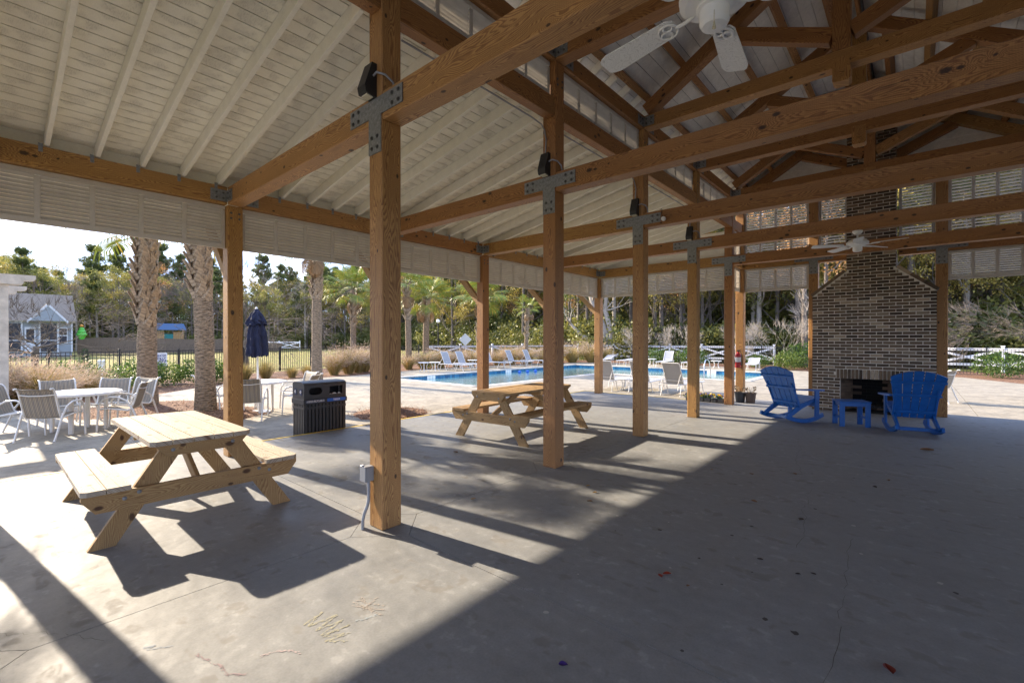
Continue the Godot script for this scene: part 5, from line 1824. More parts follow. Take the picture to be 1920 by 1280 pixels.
	small_table(Vector3(-16.6, DECK, -17.1), "low white table between the grey loungers", 0.3, 0.5)
	# loungers along the pool's far side
	var fl := [[-13.0, -26.6, 0.35, "low reclined lounger behind the pool next to the corner post"], [-11.3, -26.5, 0.06, "flat lounger behind the pool"], [-8.6, -26.5, 1.0, "upright lounger behind the pool, left of a round shrub"], [-7.0, -26.5, 1.0, "upright lounger behind the pool, right of a round shrub"], [-3.6, -26.6, 0.4, "lounger behind the pool beside the ladder"]]
	for s in fl: lounger(s[2], s[3], Vector3(s[0], DECK, s[1]), PI + 0.1)
	small_table(Vector3(-9.7, DECK, -26.8), "low white table behind the pool", 0.3, 0.45)
	small_table(Vector3(-5.6, DECK, -26.7), "low white table behind the pool right of the upright loungers", 0.3, 0.45)
	# chair at the far right, beyond the fireplace
	copy(c, Vector3(3.75, DECK, -15.0), 1.2, "pale sling chair on the deck beyond the right fireplace post")
	# pool ladder
	var Ld := thing("pool_ladder", "curved stainless handrails at the pool's right end", "ladder", Vector3(-3.6, DECK, -18.5))
	for s in [-0.25, 0.25]:
		b = MB.new()
		b.tube([Vector3(s, 0, 0.7), Vector3(s, 0.6, 0.68), Vector3(s, 0.82, 0.55), Vector3(s, 0.86, 0.3), Vector3(s, 0.78, 0.05), Vector3(s, 0.4, -0.12), Vector3(s, -0.6, -0.16)], 0.024, 10)
		obj("handrail", b.mesh(), M.steel, Ld)
	for k in 2:
		beam("tread", Vector3(-0.25, -0.2 - k * 0.28, -0.15), Vector3(0.25, -0.2 - k * 0.28, -0.15), 0.03, 0.08, M.steel, Ld)
	# blue floats on the water
	var fb := MB.new()
	fb.lathe(Transform3D(), [Vector2(0, -0.09), Vector2(0.07, -0.07), Vector2(0.11, 0), Vector2(0.07, 0.07), Vector2(0, 0.09)], 12)
	var fm := fb.mesh()
	var i := 0
	for q in [Vector3(-13.6, DECK - 0.13, -17.9), Vector3(-13.5, DECK - 0.13, -18.5), Vector3(-13.4, DECK - 0.13, -19.1), Vector3(-9.0, DECK - 0.13, -15.1)]:
		var o := obj("pool_float", fm, M.float_blue, self, Transform3D(Basis(), q))
		tag(o, ["blue float on the water, left of three in a row", "blue float on the water, middle of three in a row", "blue float on the water, right of three in a row", "single blue float at the pool's near edge"][i], "float", "blue pool floats")
		i += 1
	# pansies in pony packs, potted plants and the extinguisher at the far corner
	var pf := thing("pansy_tray", "tray of yellow and purple pansies at the slab's far edge", "flowers", Vector3(-0.72, 0, -9.98))
	b = MB.new()
	for k in 6: b.box(at(-0.4 + k * 0.16, 0.05, 0), Vector3(0.14, 0.1, 0.14), 0.01)
	obj("cell_pack", b.mesh(), M.pot_dark, pf)
	var r := RandomNumberGenerator.new(); r.seed = 12
	var fg := MB.new(); fg.use_col = true
	var fy := MB.new(); fy.use_col = true
	for k in 420:
		var p := Vector3(r.randf_range(-0.5, 0.46), r.randf_range(0.08, 0.17), r.randf_range(-0.08, 0.08))
		var d := Vector3(r.randf_range(-1, 1), r.randf_range(0.0, 1), r.randf_range(-1, 1)).normalized()
		fg.col = Color(0.05, 0.11, 0.02) * r.randf_range(0.6, 1.4)
		fg.leaf(p, d, d.cross(Vector3(r.randf(), 1, r.randf())).normalized(), 0.05, 0.03)
	for k in 46:
		var p := Vector3(r.randf_range(-0.5, 0.46), r.randf_range(0.14, 0.21), r.randf_range(-0.08, 0.09))
		fy.col = Color(0.8, 0.55, 0.02) if k % 5 < 3 else Color(0.09, 0.025, 0.2)
		var fn := Vector3(r.randf_range(-0.6, 0.6), 0.5, r.randf_range(0.3, 1)).normalized()
		var ua := fn.cross(Vector3.UP).normalized()
		for q in 5:
			var a := TAU * q / 5
			var d := (ua * cos(a) + fn.cross(ua) * sin(a)).normalized()
			fy.leaf(p, (d + fn * 0.25).normalized(), d.cross(fn).normalized(), 0.032, 0.032)
	obj("foliage", fg.mesh(), M.leaf, pf).set_meta("kind", "stuff")
	obj("blooms", fy.mesh(), M.leaf, pf).set_meta("kind", "stuff")
	for q in [[-0.02, -10.5, M.pot_dark, "dark grey plastic pot with a sparse plant by the corner post"], [0.22, -10.52, M.pot_brown, "brown plastic pot with a sparse plant by the corner post"]]:
		var pt := thing("plant_pot", q[3], "potted plant", Vector3(q[0], 0, q[1]))
		b = MB.new()
		b.lathe(Transform3D(), [Vector2(0, 0), Vector2(0.1, 0), Vector2(0.128, 0.23), Vector2(0.14, 0.23), Vector2(0.14, 0.255), Vector2(0.125, 0.255), Vector2(0.12, 0.22), Vector2(0, 0.22)], 20)
		obj("pot", b.mesh(), q[2], pt)
		b = MB.new()
		b.use_col = true
		for k in 26:
			var a := r.randf() * TAU
			b.col = Color(0.22, 0.17, 0.11) * r.randf_range(0.6, 1.5)
			var d := Vector3(cos(a) * 0.5, 1, sin(a) * 0.5).normalized()
			b.leaf(Vector3(cos(a) * 0.05, 0.22, sin(a) * 0.05), d, d.cross(Vector3(sin(a), 0.2, 1)).normalized(), r.randf_range(0.1, 0.28), 0.008)
			b.leaf(Vector3(cos(a) * 0.08, 0.3 + r.randf() * 0.1, sin(a) * 0.08), Vector3(cos(a), 0.3, sin(a)).normalized(), Vector3.UP, 0.06, 0.025)
		obj("stems", b.mesh(), M.grass_blade, pt).set_meta("kind", "stuff")
	var fe := thing("fire_extinguisher", "red fire extinguisher hung on the far corner post", "extinguisher", Vector3(XC - 2.73, 0.86, ZF + 0.16))
	b = MB.new()
	b.lathe(Transform3D(), [Vector2(0, 0), Vector2(0.06, 0.0), Vector2(0.068, 0.015), Vector2(0.068, 0.32), Vector2(0.055, 0.36), Vector2(0.025, 0.385), Vector2(0.022, 0.41), Vector2(0, 0.41)], 24)
	obj("cylinder", b.mesh(), M.red_paint, fe)
	b = MB.new()
	b.lathe(Transform3D(), [Vector2(0.0686, 0.15), Vector2(0.0688, 0.27)], 24)
	obj("label_band", b.mesh(), M.white_ink, fe)
	b = MB.new()
	b.box(at(0, 0.425, 0), Vector3(0.04, 0.04, 0.04), 0.005)
	b.box(Transform3D(Basis(Vector3.BACK, 0.25), Vector3(0.04, 0.465, 0)), Vector3(0.12, 0.012, 0.022), 0.002)
	b.box(Transform3D(Basis(Vector3.BACK, -0.12), Vector3(0.04, 0.44, 0)), Vector3(0.11, 0.01, 0.02), 0.002)
	obj("handle", b.mesh(), M.black_plastic, fe)
	b = MB.new()
	b.tube([Vector3(0.02, 0.43, 0), Vector3(0.075, 0.4, 0.02), Vector3(0.085, 0.25, 0.03), Vector3(0.08, 0.06, 0.03)], 0.01, 8)
	obj("hose", b.mesh(), M.black_plastic, fe)

# pleated cloth hanging round a pole
func folded_canopy(y0: float, y1: float, prof: Array, sd: int) -> ArrayMesh:
	var b := MB.new()
	var f := noise(sd * 17, 1.0, 2)
	var seg := 64
	var rows := 14
	var P := []
	for i in rows + 1:
		var t := float(i) / rows
		var rad := 0.0
		for k in prof.size() - 1:
			if t >= prof[k][0] and t <= prof[k + 1][0]:
				rad = lerpf(prof[k][1], prof[k + 1][1], (t - prof[k][0]) / (prof[k + 1][0] - prof[k][0]))
		var row := []
		for q in seg + 1:
			var a := TAU * (q % seg) / seg
			var pl := 1.0 + (0.20 * sin(a * 8.0 + f.get_noise_2d(t * 3.0, 1.0) * 2.0) + 0.12 * f.get_noise_3d(cos(a) * 2.0, sin(a) * 2.0, t * 4.0)) * (1.0 - t * 0.6)
			var yy := lerpf(y0, y1, t)
			if i == 0: yy += 0.03 * sin(a * 8.0) + 0.03 * f.get_noise_2d(cos(a), sin(a))
			row.append(Vector3(cos(a) * rad * pl, yy, sin(a) * rad * pl))
		P.append(row)
	for i in rows:
		for q in seg:
			b.tri(P[i][q], P[i + 1][q + 1], P[i][q + 1]); b.tri(P[i][q], P[i + 1][q], P[i + 1][q + 1])
	var st := SurfaceTool.new()
	st.create_from(b.mesh(), 0)
	st.index()
	return b.mesh()

# ---------------------------------------------------------------- plants
func rdir(r: RandomNumberGenerator) -> Vector3:
	return Vector3(r.randfn(), r.randfn(), r.randfn()).normalized()

# a fan frond: petiole plus a wheel of narrow folded leaflets; local +Z outwards, hub at the petiole's end
func frond_mesh(sd: int, dead := false) -> ArrayMesh:
	var k := "frond%d%s" % [sd, dead]
	if M.has(k): return M[k]
	var r := RandomNumberGenerator.new(); r.seed = sd * 13 + 1
	var b := MB.new()
	b.use_col = true
	var base := Color(0.19, 0.245, 0.04)
	if dead: base = Color(0.3, 0.19, 0.1)
	b.col = Color(0.2, 0.21, 0.06) if not dead else Color(0.28, 0.18, 0.1)
	var pl := 0.85
	b.tube([Vector3(0, 0, 0), Vector3(0, 0.05, pl * 0.5), Vector3(0, 0.02, pl)], [0.022, 0.014, 0.01], 5)
	var hub := Vector3(0, 0.02, pl)
	var n := 34
	for i in n:
		var f := lerpf(-1.0, 1.0, i / float(n - 1))
		var a := f * 2.15
		# costapalmate: the blade arches down along its midrib
		var root := hub + Vector3(0, -0.05 * absf(f), 0.28 * (1.0 - absf(f)))
		var len := (0.78 - 0.22 * absf(f)) * r.randf_range(0.9, 1.08)
		var d := Vector3(sin(a), 0.10 - 0.25 * (1.0 - absf(f)), cos(a)).normalized()
		var tipd := (d + Vector3(0, -0.75 - r.randf() * 0.5, 0)).normalized()
		if dead: d = (d + Vector3(0, -0.9, 0)).normalized(); tipd = Vector3(0, -1, 0)
		var side := d.cross(Vector3.UP).normalized()
		var w := 0.021
		var mid := root + d * len * 0.62
		var tip := mid + tipd * len * 0.42
		var c := base * r.randf_range(0.75, 1.25)
		if not dead and r.randf() < 0.2: c = Color(0.42, 0.33, 0.06)
		b.col = c
		# folded along the middle: two faces
		for s in [-1.0, 1.0]:
			var e: Vector3 = side * w * s + Vector3(0, 0.009, 0)
			b.tri(root, root + side * w * 0.4 * s, mid + e); b.tri(root, mid + e, mid)
			b.tri(mid, mid + e, tip)
	M[k] = b.mesh()
	return M[k]

func boot_mesh(sd: int) -> ArrayMesh:
	var k := "boot%d" % sd
	if M.has(k): return M[k]
	var r := RandomNumberGenerator.new(); r.seed = sd + 50
	var b := MB.new()
	# split leaf base: a wide strap that narrows to a cut stub, leaning out
	var L := r.randf_range(0.3, 0.42)
	var pts := [[0.0, 0.085, 0.02], [0.3, 0.07, 0.03], [0.7, 0.045, 0.026], [1.0, 0.032, 0.018]]
	for i in pts.size() - 1:
		var p0 = pts[i]; var p1 = pts[i + 1]
		var y0: float = p0[0] * L; var y1: float = p1[0] * L
		var o0: float = 0.02 + pow(p0[0], 1.6) * 0.085; var o1: float = 0.02 + pow(p1[0], 1.6) * 0.085
		var c0 := [Vector3(-p0[1], y0, o0 - 0.02), Vector3(0, y0, o0 + p0[2]), Vector3(p0[1], y0, o0 - 0.02), Vector3(0, y0, o0 - 0.012)]
		var c1 := [Vector3(-p1[1], y1, o1 - 0.02), Vector3(0, y1, o1 + p1[2]), Vector3(p1[1], y1, o1 - 0.02), Vector3(0, y1, o1 - 0.012)]
		for q in 4:
			var w := (q + 1) % 4
			var outd: Vector3 = (c0[q] + c0[w] + c1[q] + c1[w]) * 0.25 - Vector3(0, (y0 + y1) * 0.5, (o0 + o1) * 0.5 - 0.005)
			b.facet(Transform3D(), [c0[q], c0[w], c1[w]], outd, 1)
			b.facet(Transform3D(), [c0[q], c1[w], c1[q]], outd, 1)
		if i == pts.size() - 2:
			b.facet(Transform3D(), [c1[0], c1[1], c1[2], c1[3]], Vector3.UP, 0)
	M[k] = b.mesh()
	return M[k]

func palm(p: Vector3, label: String, height: float, boot_from: float, r0: float, lean: Vector2, fronds: int, sd: int, dead_n := 2, fscale := 1.0, near := true) -> void:
	var r := RandomNumberGenerator.new(); r.seed = sd
	var T := thing("cabbage_palm", label, "palm", p, 0.0, "cabbage palms")
	var path := []
	var rad := []
	for k in 9:
		var f := k / 8.0
		path.append(Vector3(lean.x * f * f, height * f - (0.1 if k == 0 else 0.0), lean.y * f * f))
		rad.append(r0 * (1.25 - 0.25 * minf(1.0, f * 6.0)) * (1.0 if height * f < boot_from else 0.86))
	var b := MB.new()
	b.tube(path, rad, 18)
	var tr := obj("trunk", b.mesh(), M.palm_trunk, T)
	# criss-cross leaf bases on the upper stem
	var y := boot_from
	var k := 0
	while y < height - 0.1:
		var f := y / height
		var c := Vector3(lean.x * f * f, y, lean.y * f * f)
		var nn := 5
		for q in nn:
			var a := TAU * (q + 0.5 * (k % 2)) / nn + r.randf_range(-0.15, 0.15)
			var out := Vector3(sin(a), 0, cos(a))
			var bs := Basis(Vector3.UP, a) * Basis(Vector3.RIGHT, r.randf_range(-0.14, 0.1)) * Basis(Vector3.BACK, (0.5 if (q + k) % 2 == 0 else -0.5) + r.randf_range(-0.1, 0.1))
			obj("leaf_base", boot_mesh(r.randi() % 6), M.palm_boot, T if near else tr, Transform3D(bs.scaled(Vector3.ONE * r0 / 0.17), c + out * r0 * 0.8))
		y += 0.135 if near else 0.24
		k += 1
	var top := Vector3(lean.x, height, lean.y)
	for i in fronds:
		var a := i * 2.39996 + r.randf_range(-0.2, 0.2)
		var t := float(i) / fronds
		var el := lerpf(1.25, -0.62, t) + r.randf_range(-0.12, 0.12)      # radians above the horizon
		var bs := Basis(Vector3.UP, a) * Basis(Vector3.RIGHT, -el) * Basis(Vector3.BACK, r.randf_range(-0.4, 0.4))
		obj("frond", frond_mesh(r.randi() % 4), M.frond, T, Transform3D(bs.scaled(Vector3.ONE * fscale * r.randf_range(0.9, 1.12)), top + Vector3(sin(a), 0, cos(a)) * 0.08))
	for i in dead_n:
		var a := r.randf() * TAU
		var bs := Basis(Vector3.UP, a) * Basis(Vector3.RIGHT, 0.9 + r.randf() * 0.4)
		obj("dead_frond", frond_mesh(r.randi() % 2, true), M.frond, T, Transform3D(bs.scaled(Vector3.ONE * fscale * 0.9), top + Vector3(sin(a), -0.5, cos(a)) * 0.12))

# recursive limbs
func limb(b: MB, r: RandomNumberGenerator, p: Vector3, d: Vector3, len: float, rad: float, depth: int, spread: float, lift: float, tips: Array, sides := 5) -> void:
	var pts := [p]
	var rs := [rad]
	var q := p
	var dd := d
	var n := 3 if depth > 0 else 2
	for i in n:
		dd = (dd + rdir(r) * 0.16 + Vector3(0, lift * 0.12, 0)).normalized()
		q = q + dd * len / n
		pts.append(q)
		rs.append(rad * lerpf(1.0, 0.58, (i + 1.0) / n))
	b.tube(pts, rs, sides, false)
	if depth == 0:
		tips.append([q, dd])
		return
	var kids := 2 + (1 if r.randf() < 0.55 else 0)
	for i in kids:
		var nd := (dd + rdir(r) * spread + Vector3(0, lift * 0.3, 0)).normalized()
		limb(b, r, q if i < 2 else pts[2], nd, len * r.randf_range(0.62, 0.85), rs[n] * r.randf_range(0.6, 0.85), depth - 1, spread, lift, tips, maxi(3, sides - 1))

func clump(b: MB, r: RandomNumberGenerator, c: Vector3, rad: float, n: int, size: float, col: Color, var_c: Color) -> void:
	var tone := col.lerp(var_c, r.randf())
	for i in n:
		var o := rdir(r) * rad * pow(r.randf(), 0.45)
		o.y *= 0.7
		var d := rdir(r)
		b.col = tone * r.randf_range(0.7, 1.3)
		b.leaf(c + o, d, d.cross(rdir(r)).normalized(), size * r.randf_range(0.7, 1.3), size * 0.62)

# kinds: 0 olive hardwood, 1 yellowing, 2 orange, 3 bare, 4 dense dark evergreen, 5 pine
func tree_meshes(kind: int, v: int) -> Array:
	var key := "tree%d_%d" % [kind, v]
	if M.has(key): return M[key]
	var r := RandomNumberGenerator.new(); r.seed = kind * 100 + v * 7 + 5
	var wood_b := MB.new()
	var lf := MB.new()
	lf.use_col = true
	if kind == 5:
		var H := 17.0
		var path := []
		var rad := []
		var wob := rdir(r) * 0.35
		for k in 8:
			var f := k / 7.0
			path.append(Vector3(wob.x * f * f, H * f, wob.z * f * f + sin(f * 5.0) * 0.1)); rad.append(0.19 * (1.0 - 0.8 * f))
		wood_b.tube(path, rad, 8, false)
		for i in 44:
			var f := 0.46 + 0.54 * pow(r.randf(), 0.8)
			var y := H * f
			var c := Vector3(wob.x * f * f, y, wob.z * f * f)
			var a := r.randf() * TAU
			var L := (1.0 - f) * 4.4 + 0.8
			var d := Vector3(cos(a), 0.25 + f * 0.3, sin(a)).normalized()
			var e := c + d * L
			wood_b.tube([c, c + d * L * 0.5 + Vector3(0, -0.1, 0), e], [0.05, 0.03, 0.012], 4, false)
			for q in 9:
				var tc := c + d * L * r.randf_range(0.4, 1.05) + rdir(r) * 0.42
				var tone := Color(0.085, 0.115, 0.04).lerp(Color(0.18, 0.2, 0.05), r.randf())
				for w in 26:
					var nd := (rdir(r) + Vector3(0, 0.35, 0)).normalized()
					lf.col = tone * r.randf_range(0.7, 1.35)
					lf.leaf(tc, nd, nd.cross(rdir(r)).normalized(), r.randf_range(0.35, 0.6), 0.085)
		# dead lower stubs
		for i in 9:
			var y := H * r.randf_range(0.2, 0.5)
			var a := r.randf() * TAU
			wood_b.tube([Vector3(0, y, 0), Vector3(cos(a) * r.randf_range(0.5, 1.3), y + 0.15, sin(a) * 0.9)], [0.03, 0.008], 4, false)
	else:
		var H := 11.5
		var tips := []
		var dep := 3
		var start := 0.2 if kind < 3 else 0.35
		if kind == 4: start = 0.1
		wood_b.tube([Vector3(0, -0.1, 0), Vector3(0.05, H * start * 0.5, 0.03), Vector3(0.0, H * start, 0.05), Vector3(0.1, H * 0.62, 0.0), Vector3(0.05, H * 0.85, 0.08)], [0.24, 0.19, 0.17, 0.11, 0.04], 8, false)
		var main := 9 if kind < 2 else 7
		for i in main:
			var f := lerpf(start, 0.82, i / float(main - 1))
			var a := i * 2.4 + r.randf() * 0.6
			var d := Vector3(cos(a), 0.75 if kind != 4 else 0.35, sin(a)).normalized()
			limb(wood_b, r, Vector3(0.05, H * f, 0.03), d, lerpf(2.3, 1.2, f), lerpf(0.085, 0.045, f), dep - (1 if kind == 4 else 0), 0.62, 0.5 if kind != 4 else 0.2, tips)
		limb(wood_b, r, Vector3(0.05, H * 0.85, 0.08), Vector3.UP, 1.4, 0.05, 2, 0.6, 0.4, tips)
		var c0 := Color(0.16, 0.18, 0.04)
		var c1 := Color(0.38, 0.34, 0.08)
		var n := 34
		var sz := 0.17
		var keep := 1.0
		match kind:
			1: c0 = Color(0.26, 0.23, 0.05); c1 = Color(0.46, 0.34, 0.08); keep = 0.8
			2: c0 = Color(0.42, 0.2, 0.06); c1 = Color(0.5, 0.3, 0.12); n = 26; keep = 0.9
			3: n = 0
			4: c0 = Color(0.075, 0.105, 0.026); c1 = Color(0.21, 0.225, 0.05); n = 60; sz = 0.16
		if n > 0:
			for t in tips:
				if r.randf() < keep: clump(lf, r, t[0], 0.75 if kind != 4 else 0.75, n, sz, c0, c1)
		else:
			for t in tips:
				for q in 5:
					var d: Vector3 = (t[1] + rdir(r) * 0.8).normalized()
					wood_b.tube([t[0], t[0] + d * 0.4, t[0] + d * 0.8 + rdir(r) * 0.12], [0.012, 0.008, 0.003], 3, false)
	M[key] = [wood_b.mesh(), lf.mesh() if lf.v.size() > 0 else null]
	return M[key]

func tree(called: String, kind: int, v: int, p: Vector3, turn: float, s: float, label: String, group: String, sy := 1.0) -> void:
	var mm := tree_meshes(kind, v)
	var T := thing(called, label, "tree", p, turn, group)
	T.transform = Transform3D(Basis(Vector3.UP, turn).scaled(Vector3(s, s * sy, s)), p)
	obj("trunk", mm[0], M.pale_bark if kind == 3 else M.bark, T)
	if mm[1]: obj("crown", mm[1], M.leaf, T)

# direction of a picture column, used only to spread the woods along the horizon seen between the posts
func toward(az: float, d: float) -> Vector3:
	return Vector3(3.3087 + sin(az) * d, 0, 2.1645 - cos(az) * d)

func make_woods() -> void:
	var r := RandomNumberGenerator.new(); r.seed = 2024
	var names := ["hardwood_tree", "hardwood_tree", "autumn_tree", "bare_tree", "evergreen_tree", "pine_tree"]
	var labs := ["olive green hardwood tree in the woods %s", "yellowing hardwood tree in the woods %s", "orange autumn tree in the woods %s", "leafless grey tree in the woods %s", "dense dark evergreen tree in the woods %s", "tall slender pine in the woods %s"]
	# az from far left to far right (0 = along the hall, negative = left)
	var zones := [[-0.95, "across the lawn at left"], [-0.6, "behind the pool palms"], [-0.28, "behind the pool"], [0.5, "behind the fireplace wall"]]
	var n := 190
	for i in n:
		var az := lerpf(-1.62, 0.22, (i + r.randf()) / n)
		var near_d := woods_edge(az)
		var d := near_d + 2.0 + 15.0 * pow(r.randf(), 1.2)
		var k := r.randf()
		var kind := 0
		if k < 0.22: kind = 5
		elif k < 0.4: kind = 0
		elif k < 0.66: kind = 1
		elif k < 0.75: kind = 2
		elif k < 0.88: kind = 3
		else: kind = 4
		var s := r.randf_range(0.85, 1.2)
		if az < -0.95: s *= r.randf_range(0.85, 1.15) * (0.85 if kind == 5 else 1.0)
		if kind == 4: s *= 0.75
		var p := toward(az, d)
		p.y = -0.3
		var zn := ""
		for q in zones:
			if az < q[0]:
				zn = q[1]
				break
		tree(names[kind], kind, r.randi() % 2, p, r.randf() * TAU, s, labs[kind] % zn, "trees of the surrounding woods")
	# depth of the wood: one mass
	for kind in [5, 0, 4]:
		var mm := tree_meshes(kind, 0)
		var cnt := 90 if kind == 5 else 170
		var xs := []
		for i in cnt:
			var az := lerpf(-1.7, 0.3, (i + r.randf()) / cnt)
			var d := woods_edge(az) + 16.0 + 24.0 * r.randf()
			var s := r.randf_range(0.9, 1.3) * (0.95 if az < -0.95 else 1.0)
			var p := toward(az, d)
			p.y = -0.3
			xs.append(Transform3D(Basis(Vector3.UP, r.randf() * TAU).scaled(Vector3.ONE * s), p))
		for part in 2:
			var mi := MultiMesh.new()
			mi.transform_format = MultiMesh.TRANSFORM_3D
			mi.mesh = mm[part]
			mi.instance_count = xs.size()
			for i in xs.size(): mi.set_instance_transform(i, xs[i])
			var o := MultiMeshInstance3D.new()
			o.multimesh = mi
			o.material_override = M.bark if part == 0 else M.leaf
			o.name = numbered(self, "forest")
			o.set_meta("kind", "stuff")
			tag(o, ["mass of pines deep in the woods", "mass of hardwoods deep in the woods", "mass of dark evergreens deep in the woods"][[5, 0, 4].find(kind)] + [", stems", ", foliage"][part], "forest")
			add_child(o)
	# undergrowth along the edge of the wood
	var um := MB.new()
	um.use_col = true
	for i in 26:
		clump(um, r, Vector3(r.randf_range(-1.3, 1.3), r.randf_range(0.2, 1.9), r.randf_range(-1.0, 1.0)), 0.6, 46, 0.17, Color(0.08, 0.1, 0.026), Color(0.25, 0.235, 0.06))
	var mesh := um.mesh()
	var mi := MultiMesh.new()
	mi.transform_format = MultiMesh.TRANSFORM_3D
	mi.mesh = mesh
	mi.instance_count = 380
	for i in 380:
		var az := lerpf(-1.65, 0.25, (i + r.randf()) / 380.0)
		var deep := r.randf()
		var p := toward(az, woods_edge(az) + 0.5 + 24.0 * deep)
		p.y = -0.35
		mi.set_instance_transform(i, Transform3D(Basis(Vector3.UP, r.randf() * TAU).scaled(Vector3.ONE * r.randf_range(0.8, 1.6) * (1.0 + 1.9 * deep)), p))
	var o := MultiMeshInstance3D.new()
	o.multimesh = mi
	o.material_override = M.leaf
	o.name = "undergrowth"
	o.set_meta("kind", "stuff")
	tag(o, "dark green undergrowth along the edge of the woods", "undergrowth")
	add_child(o)

func woods_edge(az: float) -> float:
	if az < -1.1: return 98.0
	if az < -0.85: return lerpf(98.0, 66.0, (az + 1.1) / 0.25)
	if az < -0.55: return lerpf(66.0, 42.0, (az + 0.85) / 0.3)
	return 39.0

func shrub_meshes(sd: int, w: float, h: float, n: int, size: float, c0: Color, c1: Color) -> ArrayMesh:
	var r := RandomNumberGenerator.new(); r.seed = sd
	var b := MB.new()
	b.use_col = true
	for i in n:
		var o := rdir(r) * pow(r.randf(), 0.3)
		o = Vector3(o.x * w, h * 0.5 + o.y * h * 0.5, o.z * w)
		o *= 1.0 + 0.12 * sin(o.x * 9.0 + sd) * cos(o.z * 8.0)
		b.col = c0.lerp(c1, r.randf()) * r.randf_range(0.7, 1.3)
		var d := (rdir(r) + Vector3(o.x / w, 0.5, o.z / w) * 0.8).normalized()
		b.leaf(o, d, d.cross(rdir(r)).normalized(), size * r.randf_range(0.7, 1.25), size * 0.5)
	return b.mesh()

func grass_clump(sd: int, h: float, n: int, plume: bool) -> ArrayMesh:
	var r := RandomNumberGenerator.new(); r.seed = sd
	var b := MB.new()
	b.use_col = true
	for i in n:
		var a := r.randf() * TAU
		var lean := r.randf() * 0.9
		var p := Vector3(cos(a), 0, sin(a)) * r.randf() * 0.16
		var L := h * r.randf_range(0.55, 1.0)
		var d := Vector3(cos(a) * lean, 1.0, sin(a) * lean).normalized()
		var e := (d + Vector3(cos(a) * 0.55, -0.25, sin(a) * 0.55)).normalized()
		var side := Vector3(-sin(a), 0, cos(a)) * 0.006
		b.col = (Color(0.42, 0.31, 0.12) if r.randf() < 0.7 else Color(0.25, 0.22, 0.06)) * r.randf_range(0.7, 1.25)
		var m := p + d * L * 0.6
		var t := m + e * L * 0.45
		b.tri(p - side, p + side, m + side); b.tri(p - side, m + side, m - side); b.tri(m - side, m + side, t)
		if plume and r.randf() < 0.5:
			# airy pinkish seed heads
			for q in 7:
				b.col = Color(0.52, 0.37, 0.27).lerp(Color(0.56, 0.44, 0.32), r.randf()) * r.randf_range(0.8, 1.15)
				var s := m.lerp(t, r.randf_range(0.1, 1.3)) + rdir(r) * 0.06
				var dd := (e + rdir(r) * 0.8).normalized()
				b.leaf(s, dd, dd.cross(rdir(r)).normalized(), 0.13, 0.012)
	return b.mesh()

